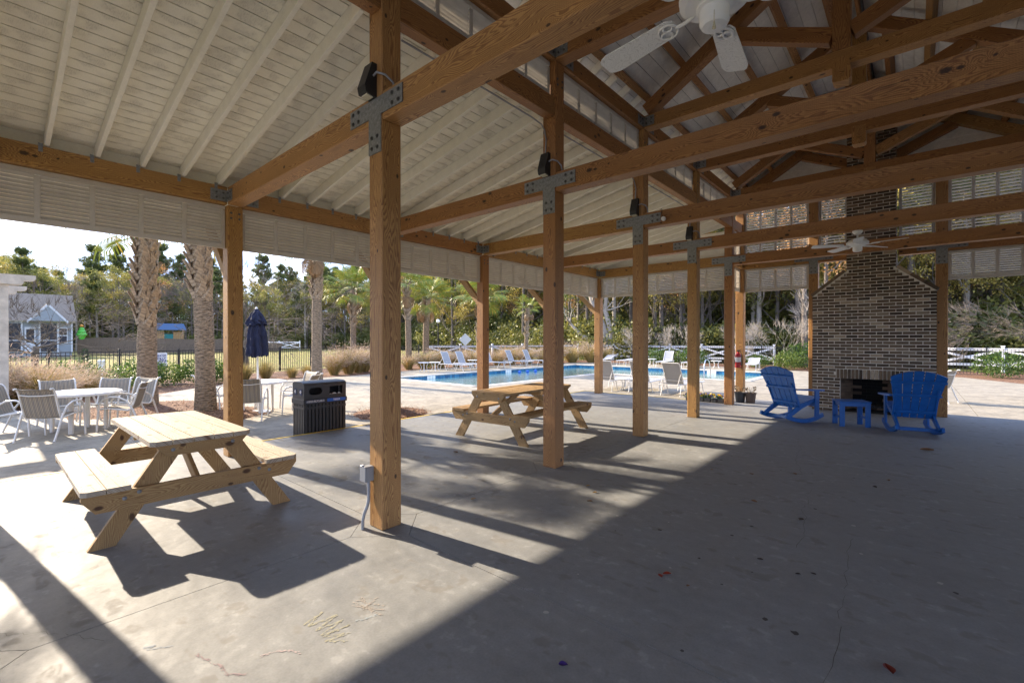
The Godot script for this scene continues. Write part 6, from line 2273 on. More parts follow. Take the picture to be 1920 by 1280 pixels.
func make_planting() -> void:
	# palms with their positions read off the picture
	palm(Vector3(-10.76, DECK, -0.46), "palm with criss-cross leaf bases behind the left patio table", 4.5, 2.05, 0.2, Vector2(0.05, 0.0), 11, 1, 0)
	palm(Vector3(-8.76, DECK, -1.14), "palm with wide boots right beside the first outer post", 4.7, 2.6, 0.19, Vector2(0.0, 0.15), 9, 2, 0)
	palm(Vector3(-5.75, DECK, -4.0), "palm hidden behind the nearest hall post", 7.2, 3.6, 0.18, Vector2(0.0, 0.0), 20, 3, 1)
	palm(Vector3(-15.5, DECK, -7.0), "palm with smooth lower trunk between the first two posts", 5.7, 3.4, 0.2, Vector2(0.05, 0.0), 22, 4, 5)
	palm(Vector3(-22.0, DECK, -12.4), "slim palm with a bright green crown left of the nearest post", 4.7, 2.5, 0.17, Vector2(0.1, 0.0), 26, 5, 3, 1.05, false)
	palm(Vector3(-19.5, DECK, -14.6), "palm just right of the nearest hall post", 5.0, 2.9, 0.18, Vector2(-0.1, 0.1), 24, 6, 2, 1.0, false)
	palm(Vector3(-20.8, DECK, -16.9), "palm with drooping yellow-green crown behind the pool tables", 4.35, 3.2, 0.2, Vector2(0.15, 0.0), 26, 7, 4, 1.1, false)
	palm(Vector3(-18.6, DECK, -19.6), "shaggy-trunked palm just left of the second outer post", 4.75, 1.6, 0.19, Vector2(0.0, -0.3), 26, 8, 2, 1.1, false)
	palm(Vector3(-17.2, DECK, -22.9), "small palm with a dry crown right of the second outer post", 3.9, 1.9, 0.15, Vector2(0.1, 0.0), 14, 9, 9, 0.6, false)
	# palms beyond the frame whose fronds shade the slab
	palm(Vector3(-9.2, DECK, 4.6), "palm outside on the patio to the left of the view", 4.2, 2.4, 0.19, Vector2(0.0, 0.0), 22, 10, 1)
	var r := RandomNumberGenerator.new(); r.seed = 88
	# broad-leaved shrubs along the iron fence
	var sm := shrub_meshes(3, 0.85, 1.05, 1500, 0.1, Color(0.03, 0.075, 0.014), Color(0.12, 0.19, 0.035))
	var sm2 := shrub_meshes(4, 0.8, 0.95, 1400, 0.1, Color(0.045, 0.09, 0.016), Color(0.17, 0.22, 0.04))
	var sl := [[-17.3, 0.3, 1.0, "glossy green shrub left of the first palm, behind the chairs"], [-16.6, -0.7, 0.85, "low glossy shrub nearest the first palm on its left"], [-17.9, -1.6, 1.0, "glossy green shrub left behind the first palm"], [-18.0, -2.35, 0.95, "glossy green shrub right behind the first palm"], [-18.1, -3.55, 1.0, "glossy green shrub left of the second palm"], [-17.9, -4.2, 0.9, "glossy green shrub behind the second palm"],
		[-3.9, -29.2, 0.8, "bright green rounded shrub behind the fire extinguisher post"], [-2.2, -28.6, 1.1, "big bright shrub behind the left rocking chair"], [-1.6, -30.3, 1.5, "tall yellow-green shrub under the orange tree"], [0.1, -28.3, 0.9, "bright green shrub beside the fireplace's left post"], [6.3, -28.4, 1.12, "clipped light green shrub in front of the right-hand white fence posts"], [9.3, -27.4, 1.1, "clipped green shrub at the right edge"],
		[-10.4, -28.6, 1.1, "red and green shrub behind the flat lounger"], [-9.4, -28.9, 1.15, "bright green shrub behind the pool"], [-7.8, -28.7, 1.2, "green shrub between the two upright loungers"], [-19.3, -15.9, 1.0, "yellow-green shrub beside the low pool tables"], [-19.9, -11.0, 0.8, "yellow-leaved shrub behind the tan grasses"]]
	var q := 0
	for s in sl:
		var o := thing("shrub", s[3], "shrub", Vector3(s[0], DECK - 0.05, s[1]), q * 1.3, "rounded garden shrubs")
		o.scale = Vector3.ONE * s[2]
		obj("foliage", sm if q % 2 == 0 else sm2, M.leaf, o)
		q += 1
	# ornamental grasses
	var gm := [grass_clump(1, 1.25, 520, true), grass_clump(2, 1.1, 480, true), grass_clump(3, 0.8, 420, false), grass_clump(4, 1.0, 460, false)]
	var gl := [[-13.6, 2.3, 1.25, 0], [-14.2, 1.6, 1.2, 1], [-13.4, 1.2, 1.05, 0], [-14.9, 0.9, 1.1, 1], [-15.4, 2.2, 1.2, 0], [-13.2, 3.2, 1.2, 1], [-15.6, 0.1, 0.8, 0],
		[-18.6, -5.3, 1.0, 3], [-18.7, -6.2, 1.05, 3], [-18.3, -7.2, 0.9, 2], [-18.9, -8.2, 0.9, 2], [-18.4, -9.3, 1.2, 1], [-18.6, -10.2, 1.3, 0], [-18.9, -10.9, 1.2, 1], [-19.4, -11.6, 1.3, 0], [-19.0, -12.6, 1.0, 3],
		[-19.0, -14.2, 1.0, 1], [-18.9, -15.2, 1.1, 1], [-18.7, -16.4, 1.1, 0], [-18.6, -17.6, 1.1, 1], [-18.3, -18.6, 1.1, 0], [-18.0, -20.8, 1.1, 1], [-17.7, -21.9, 1.2, 0], [-17.4, -23.4, 1.25, 1], [-17.0, -24.6, 1.35, 3], [-16.8, -25.8, 1.4, 0], [-15.9, -26.8, 1.4, 3], [-15.0, -27.9, 1.5, 0], [-14.2, -28.6, 1.5, 3], [-19.2, -22.8, 1.6, 3], [-18.7, -24.4, 1.7, 3], [-17.9, -26.4, 1.7, 3], [-16.9, -28.0, 1.7, 3], [-19.6, -20.9, 1.5, 3]]
	var places := ["at the left edge behind the chairs", "in the bed left of the nearest hall post", "in the bed behind the grey loungers", "at the far corner of the pool"]
	for g in gl:
		var zone := 0
		if g[1] < -22.5: zone = 3
		elif g[1] < -13.0: zone = 2
		elif g[1] < -4.0: zone = 1
		var o := thing("grass_clump", ("pinkish plumed" if g[3] < 2 else "tan") + " ornamental grass clump " + places[zone], "grass", Vector3(g[0], DECK - 0.06, g[1]), r.randf() * TAU, "ornamental grasses")
		o.scale = Vector3.ONE * g[2]
		obj("blades", gm[g[3]], M.grass_blade, o).set_meta("kind", "stuff")
	# leafless crape myrtles: many thin pale stems
	crape(Vector3(-23.5, DECK, 0.75), "leafless spreading tree in front of the grey house", 3.4, 21, true)
	crape(Vector3(-12.2, DECK, -30.3), "pale leafless crape myrtle behind the pool right of the corner post", 3.0, 22, false)
	crape(Vector3(-9.2, DECK, -30.2), "pale leafless crape myrtle between the third and fourth posts", 3.0, 23, false)
	crape(Vector3(-5.2, DECK, -30.4), "pale leafless crape myrtle between the fourth and fifth posts", 3.0, 24, false)
	crape(Vector3(-3.0, DECK, -30.4), "pale leafless bush right of the fire extinguisher", 3.6, 25, false)
	crape(Vector3(-0.4, DECK, -31.2), "pale leafless crape myrtle beside the fireplace's left post", 5.4, 26, false)
	crape(Vector3(8.6, DECK, -31.2), "pale leafless tree spreading over the fence at right", 4.2, 27, true)
	crape(Vector3(-24.2, DECK, -7.3), "thin leafless tree behind the closed navy umbrella", 5.5, 28, true)
	# the orange tree with grey trunks, and the old leaning oak
	for s in [[-2.1, -33.0, "orange-leaved tree with a grey trunk left of the fireplace"], [-1.2, -35.2, "second grey trunk beside the orange-leaved tree"]]:
		tree("autumn_tree", 2, 0 if s[0] < -1.5 else 1, Vector3(s[0], -0.2, s[1]), 1.0, 0.95, s[2], "", 1.1)
	var oak := thing("oak_tree", "old oak with pale leaning limbs behind the corner post", "tree", Vector3(-17.0, -0.2, -34.5))
	var ob := MB.new()
	var lf := MB.new(); lf.use_col = true
	var tips := []
	ob.tube([Vector3(0, -0.2, 0), Vector3(-0.1, 1.0, 0), Vector3(-0.5, 2.6, 0.2), Vector3(-1.6, 5.2, 0.4), Vector3(-2.6, 8.0, 0.2)], [0.5, 0.4, 0.34, 0.25, 0.15], 9, false)
	ob.tube([Vector3(0, 0.6, 0), Vector3(-1.3, 1.5, 0.3), Vector3(-2.6, 2.1, 0.6), Vector3(-3.9, 3.3, 0.6)], [0.34, 0.24, 0.2, 0.12], 8, false)
	ob.tube([Vector3(0.1, 0.8, 0), Vector3(0.2, 2.4, 0.2), Vector3(-0.5, 4.4, 0.1), Vector3(-0.4, 7.0, -0.2)], [0.32, 0.26, 0.2, 0.12], 8, false)
	for q2 in [[-2.6, 8.0, 0.2], [-3.9, 3.3, 0.6], [-0.4, 7.0, -0.2], [-1.6, 5.2, 0.4], [-0.5, 4.4, 0.1]]:
		for k in 3:
			limb(ob, r, Vector3(q2[0], q2[1], q2[2]), (rdir(r) + Vector3(-0.2, 0.8, 0)).normalized(), 1.7, 0.09, 2, 0.7, 0.3, tips)
	for t in tips: clump(lf, r, t[0], 0.6, 46, 0.16, Color(0.05, 0.085, 0.018), Color(0.15, 0.18, 0.035))
	obj("trunk", ob.mesh(), M.pale_bark, oak)
	obj("crown", lf.mesh(), M.leaf, oak)

func crape(p: Vector3, label: String, h: float, sd: int, wide: bool) -> void:
	var r := RandomNumberGenerator.new(); r.seed = sd
	var b := MB.new()
	var tips := []
	if wide:
		b.tube([Vector3(0, -0.1, 0), Vector3(0.02, h * 0.2, 0.03), Vector3(0.0, h * 0.42, 0.0)], [0.14, 0.11, 0.1], 8, false)
		for i in 10:
			var a := i * 0.8 + r.randf() * 0.4
			limb(b, r, Vector3(0, h * (0.3 + 0.018 * i), 0), Vector3(cos(a), 0.34, sin(a)).normalized(), h * 0.33, 0.03, 4, 0.42, -0.02, tips, 4)
	else:
		for i in 7:
			var a := i * 0.9 + r.randf() * 0.5
			limb(b, r, Vector3(cos(a) * 0.1, -0.05, sin(a) * 0.1), Vector3(cos(a) * 0.55, 1.0, sin(a) * 0.55).normalized(), h * 0.3, 0.026, 3, 0.42, 0.25, tips, 4)
	for t in tips:
		for q in 4:
			var d: Vector3 = (t[1] + rdir(r) * 0.55).normalized()
			b.tube([t[0], t[0] + d * h * 0.07, t[0] + d * h * 0.14 + rdir(r) * 0.05], [0.008, 0.006, 0.003], 3, false)
	var T := thing("bare_tree", label, "tree", p, 0.0)
	obj("branches", b.mesh(), M.pale_bark if not wide else M.bark, T)

# ---------------------------------------------------------------- fences, house and small things outside
func iron_fence(pts: Array, label: String, h := 1.25) -> void:
	var F := thing("iron_fence", label, "fence")
	var pk := MB.new()
	pk.box(at(0, h * 0.5, 0), Vector3(0.018, h, 0.018))
	var pm := pk.mesh()
	var ps := MB.new()
	ps.box(at(0, h * 0.5 + 0.03, 0), Vector3(0.055, h + 0.06, 0.055), 0.004)
	ps.box(at(0, h + 0.07, 0), Vector3(0.07, 0.02, 0.07), 0.004)
	var psm := ps.mesh()
	var made := 0
	var far := MB.new()
	for i in pts.size() - 1:
		var a: Vector3 = pts[i]
		var e: Vector3 = pts[i + 1]
		var L := (e - a).length()
		var d := (e - a) / L
		var turn := atan2(-d.z, d.x)
		var panels := maxi(1, int(round(L / 2.4)))
		for k in panels + 1:
			obj("post", psm, M.black_metal, F, Transform3D(Basis(Vector3.UP, turn), a + d * L * k / panels))
		for y in [0.1, h - 0.14, h - 0.02]:
			beam("rail", a + Vector3(0, y, 0), e + Vector3(0, y, 0), 0.03, 0.028, M.black_metal, F, Vector3.UP, 0.0)
		var n := int(L / 0.125)
		for k in n:
			var x := Transform3D(Basis(Vector3.UP, turn), a + d * L * (k + 0.5) / n)
			if made < 295:
				obj("picket", pm, M.black_metal, F, x)
				made += 1
			else:
				far.box(x * at(0, h * 0.5, 0), Vector3(0.018, h, 0.018))
	if far.v.size() > 0:
		obj("pickets", far.mesh(), M.black_metal, F).set_meta("kind", "stuff")

func board_fence(a: Vector3, e: Vector3, label: String, panels: int) -> void:
	var F := thing("white_fence", label, "fence")
	var L := (e - a).length()
	var d := (e - a) / L
	var turn := atan2(-d.z, d.x)
	var pm := MB.new()
	pm.box(at(0, 0.65, 0), Vector3(0.13, 1.4, 0.13), 0.01)
	pm.box(at(0, 1.38, 0), Vector3(0.17, 0.05, 0.17), 0.01)
	var m := pm.mesh()
	for k in panels + 1: obj("post", m, M.white_paint, F, Transform3D(Basis(Vector3.UP, turn), a + d * L * k / panels))
	for k in panels:
		var p := a + d * L * k / panels
		var q := a + d * L * (k + 1) / panels
		beam("top_rail", p + Vector3(0, 1.2, 0) + d * 0.066, q + Vector3(0, 1.2, 0) - d * 0.066, 0.14, 0.04, M.white_paint, F)
		beam("bottom_rail", p + Vector3(0, 0.35, 0) + d * 0.066, q + Vector3(0, 0.35, 0) - d * 0.066, 0.14, 0.04, M.white_paint, F)
		beam("cross_board", p + Vector3(0, 0.42, 0) + d * 0.1, q + Vector3(0, 1.12, 0) - d * 0.1, 0.12, 0.03, M.white_paint, F)
		var n := d.cross(Vector3.UP) * 0.034
		beam("cross_board", p + Vector3(0, 1.12, 0) + d * 0.1 + n, q + Vector3(0, 0.42, 0) - d * 0.1 + n, 0.12, 0.03, M.white_paint, F)

func make_grounds() -> void:
	iron_fence([Vector3(-19.5, DECK, 6.5), Vector3(-20.3, DECK, 0.6), Vector3(-20.7, DECK, -3.4), Vector3(-22.0, DECK, -6.4), Vector3(-23.4, DECK, -10.5), Vector3(-24.2, DECK, -15.0)], "black iron picket fence between the palms and the lawn at left")
	iron_fence([Vector3(-23.2, DECK, -22.2), Vector3(-20.5, DECK, -29.5), Vector3(-13.5, DECK, -31.6), Vector3(-2.0, DECK, -31.9)], "black iron picket fence behind the pool and loungers")
	iron_fence([Vector3(-2.0, DECK, -31.9), Vector3(6.0, DECK, -30.0), Vector3(14.0, DECK, -28.5)], "black iron picket fence behind the shrubs right of the fireplace")
	iron_fence([Vector3(-24.2, DECK, -15.0), Vector3(-23.9, DECK, -18.7), Vector3(-23.2, DECK, -22.2)], "black iron picket fence behind the slender pool palms")
	board_fence(Vector3(-25.3, -0.15, -20.6), Vector3(-19.2, -0.15, -32.6), "white cross-buck board fence behind the left loungers", 5)
	board_fence(Vector3(-18.5, -0.15, -33.2), Vector3(-4.0, -0.15, -34.0), "white cross-buck board fence behind the pool's far side", 6)
	board_fence(Vector3(4.2, -0.15, -34.4), Vector3(12.4, -0.15, -32.6), "white cross-buck board fence right of the fireplace", 3)
	board_fence(Vector3(-78.0, 0.0, -25.0), Vector3(-66.0, 0.0, -29.0), "far white cross-buck fence beyond the lawn", 3)
	# weathered plank fence far across the lawn, its top line stepping down
	var W := thing("plank_fence", "weathered brown plank fence across the lawn beside the house", "fence")
	var wm := []
	for i in 4: wm.append(beam_mesh(1.0, 0.145, 0.022, 0.003))
	var a := Vector3(-69.0, -0.1, -5.0)
	var e := Vector3(-69.5, -0.1, -28.0)
	var n := 155
	var r := RandomNumberGenerator.new(); r.seed = 5
	for i in n:
		var f := float(i) / n
		var h := 1.85 + 0.1 * sin(f * 9.0)
		if f > 0.62: h -= 0.75 * smoothstep(0.62, 0.95, f)
		var p := a.lerp(e, f)
		obj("plank", wm[r.randi() % 4], M.fence_wood, W, Transform3D(Basis(Vector3.UP * h, Vector3(0, 0, 1), Vector3(1, 0, 0)), p + Vector3(0, h * 0.5, 0)))
	beam("rail", a + Vector3(-0.04, 0.5, 0), e + Vector3(-0.04, 0.5, 0), 0.09, 0.04, M.fence_wood, W)
	make_house()
	# play tower with a blue roof behind the plank fence
	var pt := thing("play_tower", "wooden play tower with a blue roof behind the plank fence", "playhouse", Vector3(-73.5, -0.1, -14.4))
	var b := MB.new()
	for s in [[-1, -1], [1, -1], [-1, 1], [1, 1]]:
		b = MB.new()
		b.box(at(s[0] * 1.0, 1.6, s[1] * 1.5), Vector3(0.12, 3.2, 0.12))
		obj("post", b.mesh(), M.pine, pt)
	for k in 16:
		b = MB.new()
		b.box(at(1.06, 2.0, -1.5 + k * 0.2), Vector3(0.03, 1.5, 0.18))
		if k < 6 or k > 10: obj("wall_board", b.mesh(), M.pine, pt)
	b = MB.new()
	b.box(at(1.02, 1.95, 0.1), Vector3(0.05, 1.0, 1.0))
	obj("panel", b.mesh(), M.teal, pt)
	b = MB.new()
	b.slab(Transform3D(Basis(Vector3.UP, 0), Vector3.ZERO), PackedVector2Array([Vector2(-1.4, 3.0), Vector2(1.4, 3.0), Vector2(0, 3.9)]), 3.7)
	obj("roof", b.mesh(), M.roof_blue, pt)
	# white twin-spout stand and a clipped little conifer on the lawn
	var ws := thing("dog_station", "white twin-topped post box standing on the lawn", "post box", Vector3(-27.5, -0.24, -1.75), 1.2)
	ws.scale = Vector3.ONE * 0.62
	b = MB.new()
	b.box(at(0, 0.45, 0), Vector3(0.34, 0.9, 0.3), 0.02)
	obj("body", b.mesh(), M.white_paint, ws)
	for s in [-1, 1]:
		b = MB.new()
		b.box(Transform3D(Basis(Vector3.RIGHT, 0.25), Vector3(s * 0.13, 1.1, 0)), Vector3(0.2, 0.42, 0.3), 0.05)
		obj("top", b.mesh(), M.white_paint, ws)
	var cf := thing("conifer", "small dark conifer beside the white post box", "tree", Vector3(-27.6, -0.24, -1.15))
	b = MB.new(); b.use_col = true
	for k in 700:
		var y := pow(r.randf(), 1.4) * 1.35
		var rad := (1.4 - y) * 0.26
		var aa := r.randf() * TAU
		b.col = Color(0.03, 0.05, 0.025) * r.randf_range(0.7, 1.5)
		var d := Vector3(cos(aa), 0.5, sin(aa)).normalized()
		b.leaf(Vector3(cos(aa) * rad * r.randf(), y, sin(aa) * rad * r.randf()), d, d.cross(rdir(r)).normalized(), 0.14, 0.035)
	obj("foliage", b.mesh(), M.leaf, cf)
	b = MB.new()
	b.tube([Vector3(0, -0.1, 0), Vector3(0, 0.5, 0)], 0.03, 6)
	obj("trunk", b.mesh(), M.bark, cf)
	# inflatable holiday tree beside the house
	var it := thing("inflatable_tree", "lime green inflatable holiday tree with an orange top by the house", "inflatable", Vector3(-66.0, 2.1, -5.0))
	it.scale = Vector3.ONE * 0.4
	b = MB.new()
	b.lathe(Transform3D(), [Vector2(0, -1.2), Vector2(0.5, -1.2), Vector2(0.9, -0.2), Vector2(1.15, 0.0), Vector2(1.1, 0.35), Vector2(0.8, 0.7), Vector2(0.95, 0.85), Vector2(0.85, 1.15), Vector2(0.55, 1.45), Vector2(0.65, 1.6), Vector2(0.5, 1.9), Vector2(0.2, 2.15), Vector2(0, 2.2)], 18)
	obj("body", b.mesh(), M.lime, it)
	b = MB.new()
	b.lathe(Transform3D(), [Vector2(0, 2.15), Vector2(0.4, 2.3), Vector2(0.45, 2.6), Vector2(0.2, 2.9), Vector2(0, 2.95)], 12)
	obj("top", b.mesh(), M.orange, it)
	# warning board on the iron fence
	var sg := thing("warning_sign", "white warning board with blue letters on the iron fence", "sign", Vector3(-20.42, DECK + 0.86, -2.5), PI / 2 + 0.1)
	b = MB.new()
	b.slab(Transform3D(), PackedVector2Array([Vector2(-0.45, -0.24), Vector2(-0.4, -0.3), Vector2(0.4, -0.3), Vector2(0.45, -0.24), Vector2(0.45, 0.27), Vector2(0.42, 0.3), Vector2(-0.42, 0.3), Vector2(-0.45, 0.27)]), 0.012)
	obj("board", b.mesh(), M.white_paint, sg)
	text("SHALLOW WATER", 0.12, M.navy_ink, sg, Vector3(0, 0.17, 0.008), Basis(), 0.8)
	text("NO DIVING", 0.2, M.navy_ink, sg, Vector3(0, -0.01, 0.008), Basis(), 0.8)
	text("ALLOWED", 0.12, M.navy_ink, sg, Vector3(0.08, -0.19, 0.008), Basis(), 0.6)
	# pergola at the left edge
	var pg := thing("pergola", "white painted pergola post with scalloped beam ends at the left edge", "pergola", Vector3(-11.9, DECK, 1.92))
	for q in [[0, 0], [0, 3.2], [-3.2, 0], [-3.2, 3.2]]:
		b = MB.new()
		b.box(at(q[0], 1.55, q[1]), Vector3(0.26, 3.1, 0.26), 0.008)
		obj("post", b.mesh(), M.pergola, pg)
	var endp := PackedVector2Array([Vector2(-0.55, 0.22), Vector2(-0.55, 0.14), Vector2(-0.5, 0.11), Vector2(-0.36, 0.1), Vector2(-0.36, 0.04), Vector2(-0.33, 0.01), Vector2(-0.22, 0.0), Vector2(4.0, 0.0), Vector2(4.0, 0.22)])
	for x in [-0.155, 0.155, -3.355, -3.045]:
		b = MB.new()
		b.slab(Transform3D(Basis(Vector3.UP, -PI / 2), Vector3(x, 2.93, 0)), endp, 0.045)
		obj("beam", b.mesh(), M.pergola, pg)
	for k in 7:
		b = MB.new()
		b.slab(Transform3D(Basis(), Vector3(-3.4, 3.152, 0.05 + k * 0.55)), PackedVector2Array([Vector2(-0.4, 0.2), Vector2(-0.4, 0.12), Vector2(-0.3, 0.0), Vector2(3.6, 0.0), Vector2(3.7, 0.12), Vector2(3.7, 0.2)]), 0.045)
		obj("cross_rafter", b.mesh(), M.pergola, pg)
	# lamp post and the back of a road sign beyond the fence
	var lp := thing("street_lamp", "black lamp post with a white globe in front of the woods", "street lamp", Vector3(-29.5, -0.2, -25.2))
	b = MB.new()
	b.tube([Vector3(0, 0, 0), Vector3(0, 3.3, 0)], 0.05, 8)
	obj("post", b.mesh(), M.black_metal, lp)
	b = MB.new()
	b.lathe(at(0, 3.3, 0), [Vector2(0.05, 0), Vector2(0.16, 0.08), Vector2(0.18, 0.2), Vector2(0.1, 0.33), Vector2(0, 0.36)], 12)
	obj("globe", b.mesh(), M.white_paint, lp)
	var rs := thing("road_sign", "pale back of a diamond road sign left of the second outer post", "sign", Vector3(-26.2, -0.2, -25.5), 0.75)
	b = MB.new()
	b.box(at(0, 1.1, -0.03), Vector3(0.06, 2.2, 0.05))
	obj("post", b.mesh(), M.steel, rs)
	b = MB.new()
	b.slab(Transform3D(), PackedVector2Array([Vector2(0, 1.25), Vector2(0.55, 1.8), Vector2(0, 2.35), Vector2(-0.55, 1.8)]), 0.012)
	obj("plate", b.mesh(), M.sign_back, rs)
	# white market umbrella at the right edge
	var um := thing("patio_umbrella", "open white umbrella corner showing at the right edge", "umbrella", Vector3(7.6, DECK, -16.4))
	b = MB.new()
	var R := 1.75
	for k in 8:
		var a0 := TAU * k / 8 + 0.2
		var a1 := TAU * (k + 1) / 8 + 0.2
		var A := Vector3(cos(a0) * R, 2.25, sin(a0) * R)
		var B := Vector3(cos(a1) * R, 2.25, sin(a1) * R)
		var top := Vector3(0, 2.95, 0)
		b.tri(A, B, top)
		b.tri(A, B, B + Vector3(0, -0.2, 0)); b.tri(A, B + Vector3(0, -0.2, 0), A + Vector3(0, -0.2, 0))
	obj("canopy", b.mesh(), M.white_cloth, um)
	b = MB.new()
	b.tube([Vector3(0, 0, 0), Vector3(0, 3.0, 0)], 0.025, 10)
	obj("pole", b.mesh(), M.white_frame, um)
	b = MB.new()
	b.lathe(Transform3D(), [Vector2(0, 0.08), Vector2(0.25, 0.06), Vector2(0.28, 0), Vector2(0, 0)], 20)
	obj("base", b.mesh(), M.white_frame, um)

func make_house() -> void:
	var H := thing("house", "pale grey clapboard house with a gabled porch across the lawn", "house", Vector3(-65.5, 0.25, 0.2), PI / 2)
	H.scale = Vector3(0.8, 1.15, 0.8)
	# local +Z faces the pavilion; X to the right as seen from it
	var siding := MB.new()
	var W := 13.0
	for k in 18:
		siding.box(Transform3D(Basis(Vector3.RIGHT, 0.06), Vector3(-1.0, 0.1 + k * 0.16, 0)), Vector3(W, 0.17, 0.03))
	obj("wall", siding.mesh(), M.house_siding, H)
	var b := MB.new()
	b.box(at(-1.0, 1.2, -4.05), Vector3(W - 0.1, 3.4, 8))
	obj("wall_core", b.mesh(), M.house_siding, H)
	b = MB.new()
	b.slab(Transform3D(Basis(Vector3.UP, PI / 2), Vector3(-1.0, 2.9, -4)), PackedVector2Array([Vector2(-4.5, -0.05), Vector2(4.5, -0.05), Vector2(0, 2.6)]), W + 0.8)
	obj("roof", b.mesh(), M.shingle, H)
	# gable over the screened porch
	b = MB.new()
	b.slab(at(3.1, 2.85, 0.6), PackedVector2Array([Vector2(-1.7, 0), Vector2(1.7, 0), Vector2(0, 1.4)]), 1.4)
	obj("gable", b.mesh(), M.house_siding, H)
	for s in [-1, 1]:
		beam("gable_trim", Vector3(3.1 + s * 1.9, 2.72, 1.33), Vector3(3.1, 4.33, 1.33), 0.2, 0.06, M.house_trim, H)
		b = MB.new()
		b.box(along(Vector3(3.1 + s * 1.95, 2.78, 0.3), Vector3(3.1, 4.42, 0.3)), Vector3(2.55, 0.08, 2.1))
		obj("gable_roof", b.mesh(), M.shingle, H)
	b = MB.new()
	b.box(at(-1.0, 2.86, 0.22), Vector3(W + 0.6, 0.2, 0.1))
	obj("fascia", b.mesh(), M.house_trim, H)
	for x in [-7.3, -4.8, -2.6, -0.4, 0.8, 2.4, 4.1, 5.45]:
		b = MB.new()
		b.box(at(x, 1.4, 0.06), Vector3(0.16, 2.8, 0.12))
		obj("trim_post", b.mesh(), M.house_trim, H)
	for x in [[-6.05, 2.3], [-3.7, 2.0], [-1.5, 2.0], [0.2, 1.0], [3.25, 1.5]]:
		b = MB.new()
		b.box(at(x[0], 1.35, 0.03), Vector3(x[1], 2.5, 0.04))
		var wv := obj("screen", b.mesh(), M.dark_glass, H)
		b = MB.new()
		b.box(at(x[0], 1.1, 0.07), Vector3(x[1], 0.07, 0.05))
		obj("rail", b.mesh(), M.house_trim, wv)
	b = MB.new()
	b.box(at(1.55, 1.15, 0.05), Vector3(1.0, 2.3, 0.06))
	var dr := obj("door", b.mesh(), M.house_trim, H)
	b = MB.new()
	b.box(at(1.55, 1.5, 0.085), Vector3(0.7, 1.2, 0.02))
	obj("pane", b.mesh(), M.dark_glass, dr)
	b = MB.new()
	b.box(at(4.6, 1.55, 0.04), Vector3(0.9, 1.5, 0.05))
	var wn := obj("window", b.mesh(), M.house_trim, H)
	for k in 2:
		b = MB.new()
		b.box(at(4.6, 1.2 + k * 0.7, 0.07), Vector3(0.72, 0.6, 0.02))
		obj("pane", b.mesh(), M.dark_glass, wn)

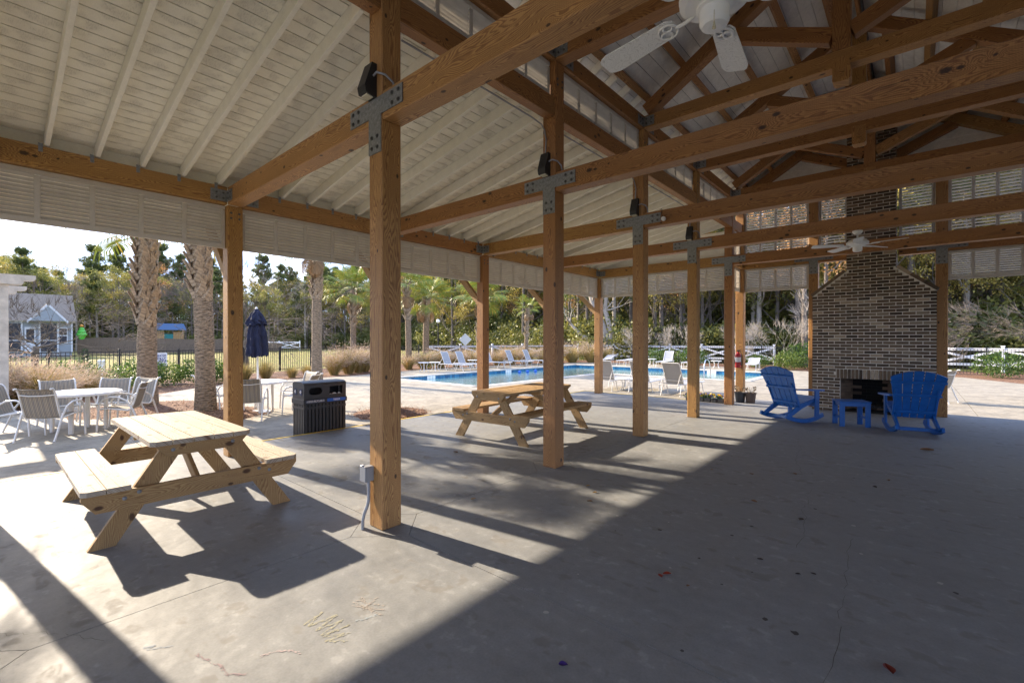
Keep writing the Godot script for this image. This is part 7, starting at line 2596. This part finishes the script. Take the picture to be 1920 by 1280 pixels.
# ---------------------------------------------------------------- small things on the slab
func make_litter() -> void:
	var r := RandomNumberGenerator.new(); r.seed = 61
	# positions on the slab: x, z, size, colour, label
	var dry := Color(0.2, 0.105, 0.045)
	var red := Color(0.3, 0.035, 0.015)
	var L := [[0.67, -2.15, 0.05, Color(0.42, 0.25, 0.06), "yellow-brown leaf on sunlit concrete right of the second post"], [0.84, -2.01, 0.05, Color(0.45, 0.26, 0.05), "small yellow leaf on sunlit concrete near the second post"], [0.03, -1.05, 0.06, Color(0.4, 0.27, 0.14), "curled tan leaf in the sun left of the second post"], [0.95, -1.74, 0.055, dry, "curled brown leaf at the edge of the shade"],
		[2.05, -0.79, 0.045, red, "orange-red leaf, left one of a pair on the shaded slab"], [2.08, -0.88, 0.06, red, "dark red leaf, right one of a pair on the shaded slab"], [2.01, 0.33, 0.045, Color(0.035, 0.012, 0.12), "dark purple petal on the slab at the bottom of the view"], [3.24, -0.65, 0.07, Color(0.16, 0.02, 0.012), "dark red leaf on the slab at the bottom right"], [2.22, -0.82, 0.03, dry, "tiny brown leaf right of the red pair"],
		[2.56, -2.52, 0.06, Color(0.06, 0.035, 0.02), "dark brown leaf lying in the middle of the shaded slab"], [2.50, -1.51, 0.04, Color(0.03, 0.02, 0.015), "small black leaf beside a white spot on the slab"], [2.74, -1.45, 0.035, Color(0.03, 0.02, 0.015), "small black leaf, left of two on the shaded slab"], [2.82, -1.51, 0.035, Color(0.03, 0.02, 0.015), "small black leaf, right of two on the shaded slab"],
		[3.53, -6.70, 0.16, Color(0.2, 0.1, 0.04), "large brown leaf in front of the right rocking chair"], [2.11, -2.78, 0.06, dry, "brown leaf on the shaded slab beyond the middle"], [1.46, -3.63, 0.04, dry, "small brown leaf just inside the shade"], [1.90, -3.76, 0.05, dry, "brown leaf near the far edge of the shade"], [2.28, -4.09, 0.06, dry, "curled leaf on the slab in front of the chairs"], [2.98, -4.13, 0.05, Color(0.03, 0.02, 0.015), "black leaf on the slab in front of the chairs"], [3.09, -4.53, 0.05, dry, "brown leaf on the slab right of the black leaf"], [-1.5, -2.2, 0.07, dry, "curled leaf between the picnic tables"]]
	for q in L:
		var b := MB.new()
		var s: float = q[2]
		var n := 7
		var P := []
		for i in n:
			var f := i / float(n - 1)
			var w := s * 0.34 * sin(PI * pow(f, 0.8)) + 0.001
			var lift := s * (0.06 + 0.28 * pow(absf(f - 0.45), 1.3))
			P.append([Vector3(f * s, lift + w * 0.6, -w), Vector3(f * s, lift * 0.4 + 0.002, 0), Vector3(f * s, lift + w * 0.4, w)])
		for i in n - 1:
			for k in 2:
				b.tri(P[i][k], P[i][k + 1], P[i + 1][k + 1]); b.tri(P[i][k], P[i + 1][k + 1], P[i + 1][k])
		var o := obj("fallen_leaf", b.mesh(), mat(q[3], 0.7), self, Transform3D(Basis(Vector3.UP, r.randf() * TAU), Vector3(q[0], 0.001, q[1])))
		tag(o, q[4], "leaf", "fallen leaves on the slab")
	# chalk drawings: thin dusty strokes
	chalk(Color(0.39, 0.375, 0.28), [[Vector2(0.76, 1.00), Vector2(0.72, 0.87), Vector2(0.79, 0.99), Vector2(0.81, 0.83), Vector2(0.86, 0.98), Vector2(0.88, 0.83), Vector2(0.92, 0.98), Vector2(0.95, 0.83), Vector2(0.94, 0.98), Vector2(1.02, 0.86), Vector2(0.98, 0.99), Vector2(1.07, 0.91)]], "yellow chalk zigzag on the sunlit slab")
	chalk(Color(0.38, 0.34, 0.31), [[Vector2(0.75, 0.68), Vector2(0.94, 0.60)], [Vector2(0.76, 0.70), Vector2(1.01, 0.66)], [Vector2(0.75, 0.64), Vector2(0.95, 0.68)], [Vector2(0.83, 0.57), Vector2(0.88, 0.71)], [Vector2(0.79, 0.73), Vector2(0.98, 0.62)]], "orange chalk scribble beside the yellow zigzag")
	chalk(Color(0.36, 0.42, 0.46), [[Vector2(0.94, 0.79), Vector2(0.97, 0.73), Vector2(0.98, 0.68)]], "pale blue chalk stroke beside the orange scribble")
	chalk(Color(0.47, 0.38, 0.38), [[Vector2(0.85, 1.26), Vector2(0.86, 1.20), Vector2(0.92, 1.14), Vector2(0.98, 1.11)]], "pale pink chalk line below the yellow zigzag")
	chalk(Color(0.32, 0.24, 0.25), [[Vector2(0.59, 1.46), Vector2(0.68, 1.44), Vector2(0.78, 1.41), Vector2(0.86, 1.41), Vector2(0.93, 1.35)]], "dark pink chalk line at the bottom of the view")
	chalk(Color(0.27, 0.32, 0.39), [[Vector2(0.33, 1.63), Vector2(0.35, 1.58), Vector2(0.36, 1.62), Vector2(0.42, 1.52)]], "blue chalk smudge in the broad shadow band")

func chalk(c: Color, strokes: Array, label: String) -> void:
	var b := MB.new()
	var f := noise(int(c.r * 1000), 9.0, 2)
	for s in strokes:
		for i in s.size() - 1:
			var a: Vector2 = s[i]
			var e: Vector2 = s[i + 1]
			var n := maxi(2, int((e - a).length() / 0.012))
			var w := Vector2(-(e - a).y, (e - a).x).normalized()
			for k in n:
				var p := a.lerp(e, float(k) / n)
				var q := a.lerp(e, float(k + 1) / n)
				# broken, grainy strokes
				for lane in 5:
					var o := (lane - 2.0) * 0.003
					if f.get_noise_2d(p.x * 9.0 + lane * 3.7, p.y * 9.0) < 0.02: continue
					var wob := w * (o + 0.006 * f.get_noise_2d(p.x * 2.0, p.y * 2.0))
					var wob2 := w * (o + 0.006 * f.get_noise_2d(q.x * 2.0, q.y * 2.0))
					var A := p + wob; var B := q + wob2
					b.facet(Transform3D(), [Vector3(A.x, 0.002, A.y), Vector3(B.x, 0.002, B.y), Vector3(B.x + w.x * 0.0026, 0.002, B.y + w.y * 0.0026), Vector3(A.x + w.x * 0.0026, 0.002, A.y + w.y * 0.0026)], Vector3.UP, 0)
	var o := obj("chalk_drawing", b.mesh(), mat(c, 0.95))
	tag(o, label, "chalk mark")

func more_materials() -> void:
	M.gum_pale = mat(Color(0.42, 0.41, 0.39), 0.8)
	M.gum_dark = mat(Color(0.06, 0.055, 0.05), 0.7)
	M.coping = world_mat(layered(256, 256, [noise_bytes(201, 0.03, 256, 256, 3), noise_bytes(202, 0.3, 256, 256, 1)], func(a): return Color(0.55, 0.51, 0.44) * (0.8 + a[0] * 0.25 + (a[1] - 0.5) * 0.15)), 0.75, 1.5)
	M.roof_metal = mat(Color(0.22, 0.22, 0.22), 0.5, 0.3)
	M.steel = mat(Color(0.55, 0.56, 0.57), 0.22, 0.9)
	M.float_blue = mat(Color(0.02, 0.12, 0.5), 0.35)
	M.pot_dark = mat(Color(0.055, 0.057, 0.06), 0.6)
	M.pot_brown = mat(Color(0.13, 0.095, 0.075), 0.65)
	M.red_paint = mat(Color(0.4, 0.012, 0.015), 0.25)
	M.teal = mat(Color(0.01, 0.17, 0.17), 0.5)
	M.roof_blue = mat(Color(0.03, 0.08, 0.17), 0.6)
	M.lime = mat(Color(0.1, 0.5, 0.06), 0.45)
	M.orange = mat(Color(0.6, 0.25, 0.03), 0.45)
	M.pergola = textured(layered(256, 256, [noise_bytes(203, 0.02, 256, 256, 3), noise_bytes(204, 0.12, 256, 256, 2)], func(a): return Color(0.6, 0.56, 0.49) * (0.72 + a[0] * 0.35 + (a[1] - 0.5) * 0.12)), 0.7, 1.2, 1.2)
	M.sign_back = mat(Color(0.42, 0.45, 0.48), 0.5, 0.2)
	M.white_cloth = mat(Color(0.75, 0.75, 0.73), 0.85)
	M.house_siding = mat(Color(0.26, 0.29, 0.32), 0.7)
	M.house_trim = mat(Color(0.55, 0.57, 0.6), 0.5)
	M.shingle = world_mat(layered(256, 256, [noise_bytes(205, 0.05, 256, 256, 3), noise_bytes(206, 0.3, 256, 256, 1)], func(a): return Color(0.26, 0.21, 0.16) * (0.7 + a[0] * 0.4 + (a[1] - 0.5) * 0.5)), 0.9, 3.0)
	M.dark_glass = mat(Color(0.02, 0.028, 0.045), 0.12)

func _ready() -> void:
	rng.seed = 1234
	make_view()
	make_materials()
	more_materials()
	make_ground()
	print("ground done")
	make_pavilion()
	make_fireplace()
	make_fans()
	picnic_table(1.8, "weathered pine picnic table nearest the camera, in full sun", Vector3(-2.15, 0, 0.92), 0.0, M.bleached, M.pine)
	picnic_table(2.0, "pine picnic table further back, partly behind the second post", Vector3(-1.76, 0, -3.98), PI / 2 + 0.06, M.pine, M.pine)
	make_seats()
	make_bin()
	make_patio()
	print("objects done")
	make_planting()
	print("planting done")
	make_woods()
	make_grounds()
	make_litter()
	print("done")
